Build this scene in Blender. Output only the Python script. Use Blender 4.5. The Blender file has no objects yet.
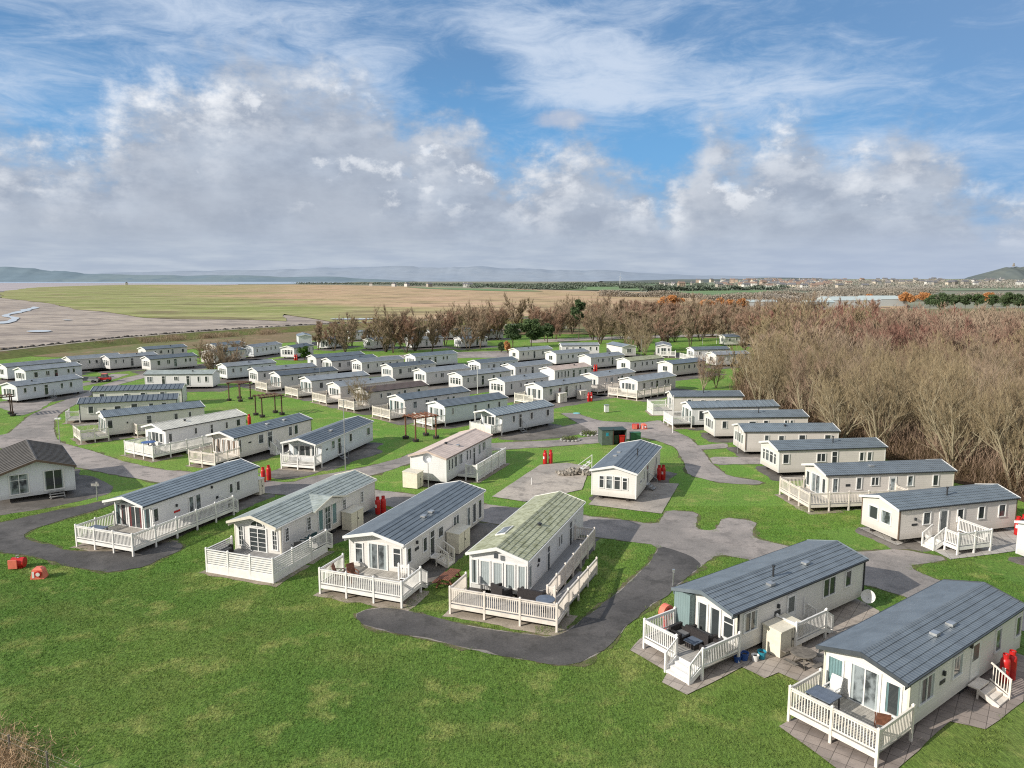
import bpy, math, random
from mathutils import Vector, Matrix, noise
random.seed(7)
SC=bpy.context.scene; COL=SC.collection
R=math.radians
# plan positions in metres (x right, y away from the viewer)
CAR={'F1': (-26.64, 52.93, 68.7, 11.51, 3.75, 0.9),
 'F10': (25.42, 79.14, 1.4, 10.31, 3.75, 0.2),
 'F11': (24.32, 87.22, 4.1, 11.48, 3.75, 0.2),
 'F12': (23.3, 94.21, 6.6, 11.68, 3.75, 0.2),
 'F13': (22.9, 103.53, 2.5, 9.99, 3.75, 0.2),
 'F14': (10.62, 61.39, 68.4, 10.99, 3.95, 0.2),
 'F15': (-6.09, 66.85, 69.4, 11.05, 3.75, 0.2),
 'F16': (-1.21, 89.34, 45.1, 9.48, 3.75, 1.2),
 'F17': (-8.72, 95.14, 43.1, 11.03, 3.75, 0.2),
 'F18': (-19.41, 73.76, 74.5, 11.63, 3.75, 1.3),
 'F19': (-28.78, 76.22, 64.7, 11.44, 3.75, 0.7),
 'F2': (-15.59, 47.97, 69.7, 12.23, 3.85, 0.6),
 'F20': (-38.24, 80.13, 58.4, 10.67, 3.75, 0.4),
 'F21': (-48.94, 87.64, 40.5, 11.54, 3.75, 0.2),
 'F22': (-57.78, 97.36, 19.8, 11.97, 3.75, 0.2),
 'F23': (-62.26, 108.4, 13.8, 12.4, 3.75, 0.2),
 'F24': (32.59, 45.6, 14, 10, 3.7, 0.2),
 'F3': (-6.67, 44.73, 69.0, 12.4, 4.2, 0.5),
 'F4': (0.93, 41.77, 69.1, 12.24, 3.75, 0.3),
 'F5': (11.24, 34.91, 35.9, 11.91, 3.75, 0.5),
 'F6': (16.48, 28.57, 36.6, 11.79, 3.8, 0.5),
 'F7': (27.9, 51.38, 15.9, 10.86, 3.75, 0.2),
 'F8': (26.8, 60.95, 7.4, 11.64, 3.75, 0.3),
 'F9': (25.94, 70.19, 7.6, 11.17, 3.75, 0.2),
 'G1': (-76.89, 113.67, 66, 10.95, 3.75, 0.2),
 'G10': (-67.49, 166.94, 68.7, 10.2, 3.75, 0.2),
 'G10b': (-74.24, 184.75, 66, 10, 3.7, 0.2),
 'G12': (-63.38, 180.71, 70.5, 11.22, 3.75, 0.2),
 'G13': (-52.85, 178.82, 75, 9, 3.7, 0.2),
 'G14': (-59.04, 217.91, 110, 9, 3.7, 0.2),
 'G2': (-88.45, 133.51, 60, 10.2, 3.75, 0.2),
 'G3': (-95.74, 139.29, 60, 11, 3.7, 0.2),
 'G4': (-91.52, 152.73, 52, 10.2, 3.75, 0.2),
 'G5': (-84.78, 155.09, 52, 10.2, 3.75, 0.2),
 'G6': (-75.26, 153.12, 52, 10.2, 3.75, 0.2),
 'G7': (-86.89, 174.94, 52, 10.2, 3.75, 0.2),
 'G8': (-64.28, 128.37, 3.3, 11.62, 3.75, 0.2),
 'G9': (-54.28, 139.9, 47, 10.2, 3.75, 0.2),
 'H1': (-45.9, 132.61, 43.5, 11.71, 3.75, 0.2),
 'H2': (-40.05, 126.84, 43.5, 11.15, 3.75, 0.2),
 'H3': (-32.85, 120.07, 43.5, 10.94, 3.75, 0.2),
 'H4': (-26.66, 113.65, 43.5, 10.2, 3.75, 0.2),
 'H5': (-21.13, 107.58, 43.5, 10.92, 3.75, 0.2),
 'H6': (-14.82, 100.73, 43.5, 11.72, 3.75, 0.2),
 'I1': (-41.5, 156.09, 43.5, 11.8, 3.75, 0.2),
 'I2': (-36.69, 149.86, 43.5, 10.83, 3.75, 0.2),
 'I3': (-30.1, 147.46, 43.5, 10.2, 3.75, 0.2),
 'I4': (-22.57, 138.92, 43.5, 10.2, 3.75, 0.2),
 'I5': (-15.35, 131.3, 43.5, 10.2, 3.75, 0.2),
 'I6': (-8.52, 126.17, 43.5, 11.42, 3.75, 0.2),
 'I7': (-1.15, 118.64, 43.5, 10.2, 3.75, 0.2),
 'I8': (4.76, 112.68, 43.5, 11.39, 3.75, 0.2),
 'J1': (-20.75, 158.35, 43.5, 11.63, 3.75, 0.2),
 'J2': (-6.25, 145.67, 43.5, 10.3, 3.75, 0.2),
 'J3': (0.64, 139.4, 43.5, 10.21, 3.75, 0.2),
 'J4': (7.8, 134.09, 43.5, 10.2, 3.75, 0.2),
 'J5': (14.73, 125.24, 43.5, 10.2, 3.75, 0.2),
 'J6': (20.49, 119.47, 43.5, 10.76, 3.75, 0.2),
 'K1': (1.65, 171.68, 38, 10.25, 3.75, 0.2),
 'K2': (9.91, 164.63, 38, 10.2, 3.75, 0.2),
 'K3': (16.8, 156.69, 38, 10.2, 3.75, 0.2),
 'K4': (24.09, 149.85, 38, 10.27, 3.75, 0.2),
 'K5': (31.49, 144.09, 38, 10.2, 3.75, 0.2),
 'L1': (-39.14, 64.45, 127.1, 9.5, 5.6, 0.5),
 'M1': (12.62, 185.98, 6, 9.5, 3.7, 0.2),
 'M2': (30.8, 183.53, 108, 9, 3.7, 0.2),
 'M3': (39.62, 183.53, 80, 9, 3.7, 0.2),
 'M4': (43.11, 174.34, 14, 9.5, 3.7, 0.2),
 'M5': (44.99, 162.13, 20, 9, 3.7, 0.2),
 'N1': (-50.6, 203.63, 70, 9, 3.7, 0.2),
 'N10': (-26.22, 236.29, 30, 9, 3.7, 0.2),
 'N11': (-10.23, 236.29, 35, 9, 3.7, 0.2),
 'N2': (-50.33, 232.37, 30, 9, 3.7, 0.2),
 'N3': (-37.83, 202.15, 60, 9, 3.7, 0.2),
 'N4': (-27.81, 205.12, 35, 10, 3.7, 0.2),
 'N5': (-14.0, 206.64, 40, 9, 3.7, 0.2),
 'N6': (-37.14, 228.58, 20, 10, 3.7, 0.2),
 'N7': (-18.86, 244.53, 50, 9, 3.7, 0.2),
 'N8': (-0.72, 267.85, 25, 9, 3.7, 0.2),
 'N9': (12.66, 284.08, 20, 9, 3.7, 0.2),
 'P1': (88.59, 302.39, 8, 10, 3.7, 0.2),
 'P2': (90.06, 289.94, 10, 10, 3.7, 0.2),
 'P3': (101.77, 309.02, 6, 9, 3.7, 0.2),
 'P4': (61.92, 214.57, 12, 10, 3.7, 0.2)}
ROADS={'branch_pad_a': [(21.04, 83.7), (25.31, 85.29), (24.78, 82.67), (21.22, 81.67)],
 'branch_pad_b': [(21.25, 78.33), (27.1, 78.33), (26.28, 75.25), (20.95, 74.83)],
 'drive_left': [(-41.49, 55.61), (-40.43, 56.33), (-38.21, 59.13), (-36.41, 61.05), (-34.84, 63.4), (-33.75, 62.5), (-34.62, 59.67), (-35.99, 56.82),
                (-36.99, 54.68), (-36.87, 53.34), (-34.58, 51.85), (-31.15, 50.24), (-29.06, 50.04), (-27.5, 50.43), (-26.21, 51.43), (-24.46, 52.05),
                (-23.34, 50.83), (-24.12, 48.54), (-24.29, 47.46), (-26.0, 46.26), (-29.55, 47.29), (-33.51, 49.28), (-37.95, 50.63)],
 'empty_slab': [(-1.77, 63.4), (2.9, 74.83), (5.77, 75.68), (8.0, 74.0), (6.4, 65.6), (1.12, 61.91)],
 'left_road2': [(-78.52, 130.09), (-77.11, 133.88), (-76.75, 140.71), (-77.97, 149.86), (-81.65, 149.86), (-79.38, 137.9), (-80.77, 133.88)],
 'lodge_pad': [(-42.53, 57.07), (-41.8, 58.34), (-38.88, 60.21), (-37.24, 62.5), (-35.66, 64.96), (-39.92, 69.74), (-42.92, 71.24), (-45.28, 69.02),
               (-48.61, 65.6)],
 'main_left': [(-62.79, 90.43), (-68.14, 102.75), (-70.35, 111.12), (-71.57, 118.32), (-72.81, 125.34), (-74.57, 132.59), (-75.77, 143.63), (-75.5, 153.17),
               (-71.95, 146.68), (-72.09, 136.53), (-71.91, 126.5), (-69.8, 120.93), (-67.7, 113.9), (-65.41, 105.95), (-62.32, 99.02), (-58.58, 92.91),
               (-55.37, 88.07), (-52.97, 85.29), (-47.13, 81.18), (-40.8, 76.11), (-35.64, 72.99), (-32.18, 72.01), (-27.89, 71.24), (-23.98, 69.02),
               (-20.98, 67.96), (-19.67, 70.11), (-16.78, 72.4), (-14.21, 74.83), (-12.07, 77.88), (-11.09, 80.21), (-8.17, 82.17), (-2.0, 85.29),
               (5.76, 86.94), (10.33, 89.24), (9.98, 92.91), (6.92, 105.13), (9.09, 105.13), (11.97, 99.02), (17.17, 97.59), (20.28, 99.74), (20.47, 92.91),
               (21.62, 88.07), (21.44, 81.67), (20.86, 75.25), (21.14, 70.48), (24.03, 68.31), (23.02, 67.27), (20.97, 67.61), (19.28, 68.31), (17.32, 70.86),
               (18.13, 76.11), (18.73, 83.18), (17.15, 86.94), (15.64, 88.65), (12.2, 85.83), (5.55, 83.7), (-1.35, 81.67), (-6.29, 79.73), (-9.81, 76.98),
               (-12.69, 72.01), (-16.95, 66.93), (-10.59, 64.96), (-1.96, 61.05), (2.34, 59.67), (6.1, 58.08), (11.38, 55.97), (12.14, 57.83), (12.93, 59.67),
               (15.43, 59.0), (14.1, 54.91), (15.52, 54.45), (16.97, 57.7), (19.51, 56.82), (17.81, 53.01), (20.54, 50.63), (24.97, 50.04), (27.67, 50.63),
               (30.26, 48.72), (26.34, 47.29), (27.38, 44.81), (28.54, 42.42), (31.11, 39.75), (29.21, 37.16), (26.54, 39.25), (23.79, 42.56), (22.33, 44.34),
               (20.95, 44.34), (18.46, 46.94), (16.2, 48.63), (14.43, 49.66), (11.58, 45.93), (9.44, 42.85), (7.0, 39.87), (5.02, 36.4), (3.67, 34.86),
               (2.38, 34.38), (-0.61, 35.46), (-4.37, 37.16), (-7.94, 38.53), (-9.14, 40.0), (-8.21, 41.18), (-6.22, 40.78), (-3.48, 39.25), (-0.38, 38.06),
               (2.36, 37.38), (5.15, 41.04), (9.16, 47.64), (10.6, 51.23), (6.2, 53.12), (2.14, 54.45), (-3.36, 57.07), (-9.43, 60.21), (-15.95, 62.8),
               (-22.52, 64.64), (-29.7, 66.26), (-33.91, 68.31), (-40.46, 71.62), (-45.59, 74.41), (-53.77, 80.69), (-61.49, 83.7), (-64.6, 88.07)],
 'mid_road': [(-77.99, 113.9), (-74.25, 113.9), (-74.76, 120.93), (-69.66, 107.62), (-69.41, 102.75), (-76.75, 109.34), (-82.32, 112.96)],
 'path_far': [(5.76, 236.29), (29.62, 248.87), (66.19, 260.41), (84.35, 267.85), (81.28, 258.02), (63.84, 251.09), (28.14, 236.29), (5.48, 224.91)],
 'row_road': [(-31.46, 175.44), (-26.32, 181.15), (-13.53, 181.15), (-0.99, 182.33), (12.62, 193.74), (-3.24, 199.27), (-13.86, 196.46), (-33.32, 185.98)],
 'slab_f14': [(11.59, 68.31), (15.71, 67.61), (12.26, 58.6), (6.48, 61.05), (7.31, 63.1)],
 'slab_f16': [(-2.05, 87.5), (10.61, 99.02), (11.26, 92.91), (5.83, 88.07), (0.95, 86.38)],
 'slab_f19': [(-26.96, 72.79), (-24.73, 71.24), (-19.95, 79.26), (-17.61, 76.11), (-16.18, 83.7), (-14.17, 80.69), (-20.54, 69.74), (-22.26, 69.02)],
 'slab_f5': [(6.1, 35.98), (7.63, 33.86), (7.12, 32.91), (8.07, 31.8), (11.37, 34.28), (12.17, 33.26), (13.02, 33.77), (13.71, 32.91), (15.12, 32.3),
             (17.04, 35.56), (21.27, 40.52), (20.18, 43.58), (12.87, 43.58), (6.82, 37.16)],
 'slab_f6': [(11.46, 29.41), (12.91, 26.29), (14.94, 26.47), (17.04, 28.16), (19.01, 29.77), (20.17, 29.19), (23.28, 31.31), (26.96, 34.09), (24.94, 37.16),
             (18.16, 32.3), (14.53, 31.47)],
 'slab_f7': [(26.77, 55.14), (27.77, 51.23), (29.52, 52.47), (30.08, 48.54), (34.58, 49.85), (37.8, 50.83), (40.2, 54.23), (37.75, 55.14), (32.08, 54.68)]}
ZONES={'brown_marsh': [(-1151.2, 2754.58), (-924.45, 3255.9), (-271.57, 2203.13), (87.71, 1362.83), (204.66, 1192.14), (312.47, 1021.45), (372.22, 714.22),
                 (195.91, 374.64), (20.47, 315.95), (-48.84, 323.19), (-74.52, 330.76), (-99.21, 347.03)],
 'creek_b': [(-91.46, 368.77), (-82.23, 376.63), (-62.28, 372.66), (-69.15, 361.23), (-80.91, 359.39)],
 'creek_water': [(-227.79, 324.67), (-223.33, 328.45), (-230.52, 345.33), (-244.69, 369.74), (-265.42, 395.6), (-282.16, 419.03), (-294.44, 448.2),
                 (-311.05, 486.67), (-343.34, 536.34), (-347.67, 536.34), (-310.82, 475.25), (-294.24, 434.45), (-270.75, 395.6), (-248.68, 369.74),
                 (-235.86, 347.03), (-237.55, 338.7)],
 'green_field_a': [(-342.02, 3114.22), (230.24, 3581.76), (601.18, 2386.95), (634.44, 1909.02), (227.4, 1324.9), (95.93, 1490.84)],
 'green_field_b': [(518.04, 3581.76), (1359.52, 4093.82), (1483.77, 3183.49), (920.96, 2386.95), (644.13, 2557.63)],
 'green_field_c': [(2272.89, 5511.83), (3383.84, 6514.47), (2673.35, 4776.57), (1160.06, 2203.13), (953.85, 2045.57), (1258.65, 2864.87)],
 'green_field_d': [(-316.02, 2105.82), (-100.73, 1789.54), (80.08, 1244.09), (-20.56, 1277.48), (-207.67, 1684.12)],
 'green_field_e': [(204.66, 1192.14), (464.75, 1590.41), (484.9, 1300.76), (297.39, 893.44), (189.61, 840.72)],
 'park_lawn': [(40.26, 232.37), (78.43, 248.87), (62.09, 196.46), (40.57, 202.15)],
 'pool_water': [(-181.75, 277.36), (-181.12, 284.08), (-173.36, 279.57), (-169.81, 272.0), (-175.06, 270.43)],
 'pool_water_b': [(-215.37, 355.77), (-213.62, 358.48), (-208.66, 355.77), (-209.91, 352.22)],
 'saltmarsh': [(-577.86, 840.72), (-818.63, 1192.14), (-1312.92, 2045.57), (-1593.33, 3114.22), (-1197.25, 2864.87), (-581.08, 2045.57), (-96.85, 338.7),
               (-136.05, 369.74), (-162.46, 369.74), (-199.23, 390.14), (-230.24, 425.32), (-276.16, 467.42), (-377.2, 607.44)],
 'sand_flats': [(-2257.64, 1192.14), (-595.37, 866.28), (-385.4, 620.71), (-300.82, 509.39), (-257.1, 475.25), (-223.75, 438.49), (-183.97, 419.03),
                (-151.83, 412.92), (-114.58, 401.21), (-83.23, 369.74), (-74.01, 338.7), (-103.28, 302.39), (-124.3, 242.42), (-136.44, 196.46),
                (-193.51, 99.74)],
 'sea': [(-28595.32, 10617.85), (-2302.41, 10617.85), (-971.33, 4477.86), (-1242.57, 3411.07), (-2104.73, 4342.09), (-3508.43, 5117.94), (-14847.57, 5511.83)],
 'tidal_mud': [(-10836.66, 5732.41), (-3638.37, 5307.59), (-2170.5, 4477.86), (-1304.7, 3581.76), (-1003.61, 2754.58), (-1332.61, 2604.19), (-1148.81, 1789.54),
               (-701.69, 1021.45), (-2083.97, 1100.23)],
 'wood_floor': [(62, 50), (44, 62), (41, 72), (39, 84), (38, 95), (36, 106), (36, 120), (44, 135), (52, 150), (60, 170), (66, 200), (80, 260), (110, 330),
                (360, 330), (360, 50)]}
LEVEE=[(-131.28, 169.04), (-127.44, 183.54), (-123.7, 203.88), (-118.02, 227.21), (-108.39, 249.08), (-96.19, 269.82), (-73.1, 297.67), (-47.69, 315.75), (-14.32, 331.86), (42.03, 354.45)]
OBJ={'bin': [(10.34, 83.18), (12.64, 84.75), (14.57, 85.83)],
 'box': [(-24.18, 72.01)],
 'car': [(-77.03, 138.59), (-78.24, 137.21)],
 'dish': (20.88, 41.31),
 'fence': [(-23.01, 28.62), (-20.09, 27.26), (-17.93, 26.22), (-15.59, 25.08), (-13.18, 23.95)],
 'firepoint': [(-32.93, 47.2), (-30.47, 45.52), (15.88, 93.56), (16.95, 93.56), (9.19, 40.52)],
 'gas': [(-23.6, 68.31), (-23.31, 69.02), (-10.99, 58.6), (-10.58, 58.86), (3.44, 75.25), (4.03, 75.46), (14.1, 69.02), (23.43, 32.95), (23.95, 33.26),
         (38.0, 53.56), (38.75, 54.0), (12.1, 115.34), (17.3, 154.03), (-51.72, 175.44), (-34.73, 96.21), (32.48, 146.68)],
 'lamps': [(-53.2, 85.29), (-36.15, 62.5), (-16.81, 72.79), (-5.81, 123.1), (-74.49, 124.21), (-7.63, 65.6), (20.15, 91.04), (10.09, 44.18), (13.68, 105.54),
           (32.14, 183.53), (1.83, 67.27)],
 'perg': [(-34.54, 103.53), (-11.02, 87.79), (-43.49, 116.81), (-72.09, 102.75)],
 'planter': [(9.59, 89.83), (6.93, 86.66), (9.27, 104.73)],
 'pots': [(11.29, 34.81), (11.7, 35.01), (12.22, 34.91), (12.63, 35.16)],
 'rubble': (6.23, 71.24),
 'tree_left': [(-59.14, 145.14), (-55.38, 145.14), (-67.04, 170.07), (-66.91, 181.15), (-72.72, 174.34)],
 'trees_mid': [(-53.17, 202.15), (-48.1, 199.27), (-44.5, 196.46), (-46.51, 214.57), (-40.88, 205.12), (-40.47, 221.36), (-33.58, 196.46), (-31.28, 193.74),
               (-31.6, 208.18), (-27.86, 193.74), (-26.21, 199.27), (-24.91, 211.33), (-21.32, 196.46), (-19.78, 217.91), (-17.61, 232.37), (-11.89, 199.27),
               (-8.9, 205.12), (-7.99, 236.29), (-14.39, 253.36), (-4.96, 244.53), (-20.63, 267.85), (-13.92, 278.46), (-6.4, 278.46), (1.09, 267.85),
               (8.49, 273.05), (13.03, 267.85), (16.45, 253.36), (21.32, 262.84), (10.38, 232.37), (26.26, 248.87), (26.38, 221.36), (31.45, 232.37),
               (33.88, 221.36), (40.43, 253.36), (34.11, 196.46), (41.42, 224.91), (47.31, 244.53), (41.94, 202.15), (50.44, 228.58), (50.97, 211.33),
               (58.59, 253.36), (59.13, 232.37), (68.52, 253.36), (63.96, 224.91), (73.77, 244.53), (68.78, 217.91), (31.86, 267.85), (38.75, 278.46),
               (51.04, 284.08), (57.56, 278.46), (69.7, 289.94), (77.53, 289.94), (83.65, 284.08), (89.54, 278.46), (99.0, 284.08), (108.86, 289.94),
               (58.82, 185.98), (67.98, 202.15), (123.69, 302.39), (136.81, 309.02), (152.64, 315.95)]}
DRIVE=[(10.6, 51.23), (9.16, 47.64), (5.15, 41.04), (2.36, 37.38), (-0.38, 38.06), (-3.48, 39.25), (-6.22, 40.78), (-8.21, 41.18), (-9.14, 40.0), (-7.94, 38.53), (-4.37, 37.16), (-0.61, 35.46), (2.38, 34.38), (3.67, 34.86), (5.02, 36.4), (7.0, 39.87), (9.44, 42.85), (11.58, 45.93), (12.88, 47.99), (11.85, 50.04)]
# ---------------------------------------------------------------- mesh builder
class MB:
    def __init__(s): s.v=[]; s.f=[]
    def add(s,vs,fs):
        n=len(s.v); s.v+= [tuple(p) for p in vs]; s.f+=[tuple(i+n for i in f) for f in fs]
    def box(s,x0,x1,y0,y1,z0,z1):
        if x0>x1:x0,x1=x1,x0
        if y0>y1:y0,y1=y1,y0
        if z0>z1:z0,z1=z1,z0
        s.add([(x0,y0,z0),(x1,y0,z0),(x1,y1,z0),(x0,y1,z0),(x0,y0,z1),(x1,y0,z1),(x1,y1,z1),(x0,y1,z1)],
              [(0,3,2,1),(4,5,6,7),(0,1,5,4),(1,2,6,5),(2,3,7,6),(3,0,4,7)])
        return s
    def beam(s,p,q,w,h):
        p=Vector(p);q=Vector(q);d=(q-p).normalized()
        up=Vector((0,0,1)) if abs(d.z)<.95 else Vector((1,0,0))
        a=d.cross(up).normalized()*w/2; b=a.cross(d).normalized()*h/2
        s.add([p-a-b,p+a-b,p+a+b,p-a+b,q-a-b,q+a-b,q+a+b,q-a+b],[(0,1,2,3),(7,6,5,4),(0,4,5,1),(1,5,6,2),(2,6,7,3),(3,7,4,0)])
        return s
    def tube(s,p,q,r0,r1=None,n=8,cap=True):
        if r1 is None:r1=r0
        p=Vector(p);q=Vector(q);d=(q-p).normalized()
        up=Vector((0,0,1)) if abs(d.z)<.95 else Vector((1,0,0))
        a=d.cross(up).normalized(); b=a.cross(d).normalized()
        vs=[];
        for c,r in((p,r0),(q,r1)):
            for i in range(n):
                t=2*math.pi*i/n; vs.append(c+a*math.cos(t)*r+b*math.sin(t)*r)
        fs=[(i,i+n,(i+1)%n+n,(i+1)%n) for i in range(n)]
        if cap: fs+=[tuple(range(n)),tuple(range(2*n-1,n-1,-1))]
        s.add(vs,fs); return s
    def lathe(s,prof,c=(0,0,0),n=14):
        vs=[];fs=[]
        for r,z in prof:
            for i in range(n):
                t=2*math.pi*i/n; vs.append((c[0]+math.cos(t)*r,c[1]+math.sin(t)*r,c[2]+z))
        m=len(prof)
        for j in range(m-1):
            for i in range(n): fs.append((j*n+i,j*n+(i+1)%n,(j+1)*n+(i+1)%n,(j+1)*n+i))
        fs.append(tuple(range(n))[::-1]); fs.append(tuple((m-1)*n+i for i in range(n)))
        s.add(vs,fs); return s
    def ext(s,poly,axis,a0,a1):
        # poly: 2D list, extruded along axis; x: (y,z)  y: (x,z)
        n=len(poly)
        f=(lambda p,a:(a,p[0],p[1])) if axis=='x' else ((lambda p,a:(p[0],a,p[1])) if axis=='y' else (lambda p,a:(p[0],p[1],a)))
        s.add([f(p,a0) for p in poly]+[f(p,a1) for p in poly],[tuple(range(n)),tuple(range(2*n-1,n-1,-1))]+[(i,i+n,(i+1)%n+n,(i+1)%n) for i in range(n)])
        return s
    def mesh(s,name,mat,smooth=False):
        me=bpy.data.meshes.new(name); me.from_pydata(s.v,[],s.f); me.materials.append(mat)
        if smooth:
            for p in me.polygons: p.use_smooth=True
        me.update(); return me
    def build(s,name,mat,parent=None,smooth=False,fix=True):
        me=s.mesh(name,mat,smooth)
        if fix:
            import bmesh
            bm=bmesh.new(); bm.from_mesh(me); bmesh.ops.recalc_face_normals(bm,faces=bm.faces); bm.to_mesh(me); bm.free()
        return link(name,me,parent)
def link(name,data,parent=None,loc=None,rz=0):
    o=bpy.data.objects.new(name,data); COL.objects.link(o)
    if parent: o.parent=parent
    if loc: o.location=loc
    if rz: o.rotation_euler=(0,0,rz)
    return o
def tag(o,label,cat,group=None):
    o['label']=label; o['category']=cat
    if group:o['group']=group
    return o
def thing(name,label,cat,x,y,z=0,rz=0,group=None):
    o=link(name,None); o.location=(x,y,z); o.rotation_euler=(0,0,R(rz)); o.empty_display_size=.3
    return tag(o,label,cat,group)
def copy_tree(o,parent=None):
    c=o.copy(); COL.objects.link(c); c.parent=parent
    for ch in list(o.children): copy_tree(ch,c)
    return c
# ---------------------------------------------------------------- materials
class NT:
    def __init__(s,tree): s.t=tree; s.n=tree.nodes; s.l=tree.links
    def new(s,ty,**k):
        n=s.n.new(ty)
        for a,b in k.items(): setattr(n,a,b)
        return n
    def put(s,n,i,v):
        if v is None: return
        if isinstance(v,bpy.types.NodeSocket): s.l.new(v,n.inputs[i])
        else: n.inputs[i].default_value=v
    def m(s,op,a,b=None,c=None,clamp=False):
        n=s.new('ShaderNodeMath',operation=op); n.use_clamp=clamp
        s.put(n,0,a); s.put(n,1,b); s.put(n,2,c); return n.outputs[0]
    def noise(s,vec,scale,detail=4,rough=.55,out=0,dist=0):
        n=s.new('ShaderNodeTexNoise'); s.put(n,'Vector',vec); n.inputs['Scale'].default_value=scale
        n.inputs['Detail'].default_value=detail; n.inputs['Roughness'].default_value=rough; n.inputs['Distortion'].default_value=dist
        return n.outputs[out]
    def mix(s,f,a,b,mode='MIX'):
        n=s.new('ShaderNodeMix',data_type='RGBA',blend_type=mode)
        s.put(n,0,f)
        for i,v in((6,a),(7,b)):
            if isinstance(v,(tuple,list)): v=tuple(v)+((1,) if len(v)==3 else ())
            s.put(n,i,v)
        return n.outputs[2]
    def ramp(s,f,lo,hi):
        n=s.new('ShaderNodeMapRange'); n.interpolation_type='SMOOTHSTEP'; s.put(n,0,f); n.inputs[1].default_value=lo; n.inputs[2].default_value=hi; return n.outputs[0]
    def map(s,vec,scale=(1,1,1),rot=(0,0,0)):
        n=s.new('ShaderNodeMapping'); s.put(n,0,vec); n.inputs['Scale'].default_value=scale; n.inputs['Rotation'].default_value=rot; return n.outputs[0]
def base(name,rough=.6,spec=.4,metal=0):
    m=bpy.data.materials.new(name); m.use_nodes=True; nt=NT(m.node_tree)
    b=m.node_tree.nodes['Principled BSDF']; b.inputs['Roughness'].default_value=rough
    b.inputs['Specular IOR Level'].default_value=spec; b.inputs['Metallic'].default_value=metal
    tc=nt.new('ShaderNodeTexCoord').outputs['Object']
    return m,nt,b,tc
def bump(nt,b,h,strength=.5,dist=.05):
    n=nt.new('ShaderNodeBump'); n.inputs['Strength'].default_value=strength; n.inputs['Distance'].default_value=dist
    nt.put(n,'Height',h); nt.l.new(n.outputs[0],b.inputs['Normal'])
def plain(name,col,rough=.6,spec=.4,metal=0,var=.15,scale=3,rnd=0):
    m,nt,b,tc=base(name,rough,spec,metal)
    n=nt.noise(tc,scale,6,.6)
    c=nt.mix(nt.ramp(n,.3,.7),tuple(x*(1-var) for x in col),tuple(min(1,x*(1+var)) for x in col))
    if rnd:
        oi=nt.new('ShaderNodeObjectInfo').outputs['Random']
        f=nt.m('MULTIPLY_ADD',oi,rnd,1-rnd/2)
        n2=nt.new('ShaderNodeVectorMath',operation='SCALE'); nt.put(n2,0,c); nt.put(n2,3,f); c=n2.outputs[0]
    nt.l.new(c,b.inputs['Base Color']); return m
def sep(nt,tc):
    n=nt.new('ShaderNodeSeparateXYZ'); nt.put(n,0,tc); return n.outputs
def wallmat(name,col,pitch=.19,vert=False,dark=.84):
    m,nt,b,tc=base(name,.5,.35)
    x,y,z=sep(nt,tc)
    src=z if not vert else nt.m('ADD',x,y)
    fr=nt.m('FRACT',nt.m('DIVIDE',src,pitch))
    g=nt.ramp(fr,.0,.13)
    sh=nt.m('MULTIPLY_ADD',fr,-.07,1.0)
    n1=nt.noise(tc,.9,5,.6); n2=nt.noise(nt.map(tc,(2.2,2.2,.35)),2.2,5,.65)
    c=nt.mix(nt.ramp(n1,.3,.75),tuple(v*.93 for v in col),col)
    c=nt.mix(nt.m('MULTIPLY',nt.ramp(n2,.52,.8),.22),c,(.33,.32,.25))
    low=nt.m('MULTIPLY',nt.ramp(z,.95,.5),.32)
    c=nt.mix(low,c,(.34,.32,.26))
    c=nt.mix(nt.m('SUBTRACT',1,g),c,tuple(v*dark for v in col))
    oi=nt.new('ShaderNodeObjectInfo').outputs['Random']
    sc=nt.new('ShaderNodeVectorMath',operation='SCALE'); nt.put(sc,0,c); nt.put(sc,3,nt.m('MULTIPLY',sh,nt.m('MULTIPLY_ADD',oi,.08,.94)))
    nt.l.new(sc.outputs[0],b.inputs['Base Color'])
    bump(nt,b,g,.2,.015); return m
def roofmat(name,col,moss=0,rib=.21,rough=.42,mosscol=(.12,.14,.05)):
    m,nt,b,tc=base(name,rough,.45)
    x,y,z=sep(nt,tc)
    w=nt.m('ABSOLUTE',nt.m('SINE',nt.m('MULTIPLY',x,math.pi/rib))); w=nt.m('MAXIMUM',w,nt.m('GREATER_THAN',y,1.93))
    n1=nt.noise(tc,1.1,6,.6); n2=nt.noise(nt.map(tc,(.8,4,4)),1.5,5,.6)
    c=nt.mix(nt.ramp(n1,.3,.7),tuple(v*.85 for v in col),tuple(v*1.12 for v in col))
    c=nt.mix(nt.m('MULTIPLY',nt.ramp(n2,.5,.75),.35),c,tuple(v*1.5 for v in col))
    if moss:
        n3=nt.noise(tc,2.6,8,.7); c=nt.mix(nt.m('MULTIPLY',nt.ramp(n3,.45,.62),moss),c,mosscol)
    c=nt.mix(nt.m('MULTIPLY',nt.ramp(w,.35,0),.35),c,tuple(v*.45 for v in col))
    oi=nt.new('ShaderNodeObjectInfo').outputs['Random']
    sc=nt.new('ShaderNodeVectorMath',operation='SCALE'); nt.put(sc,0,c); nt.put(sc,3,nt.m('MULTIPLY_ADD',oi,.3,.85))
    nt.l.new(sc.outputs[0],b.inputs['Base Color'])
    bump(nt,b,w,.5,.03); return m
MAT={}
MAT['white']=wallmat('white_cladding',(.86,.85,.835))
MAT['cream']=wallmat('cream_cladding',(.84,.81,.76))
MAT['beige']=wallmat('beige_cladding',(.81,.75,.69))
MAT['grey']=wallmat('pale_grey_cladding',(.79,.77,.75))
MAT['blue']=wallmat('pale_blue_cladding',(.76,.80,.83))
MAT['lodge']=wallmat('pale_blue_white_cladding',(.88,.90,.93),dark=.94)
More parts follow.
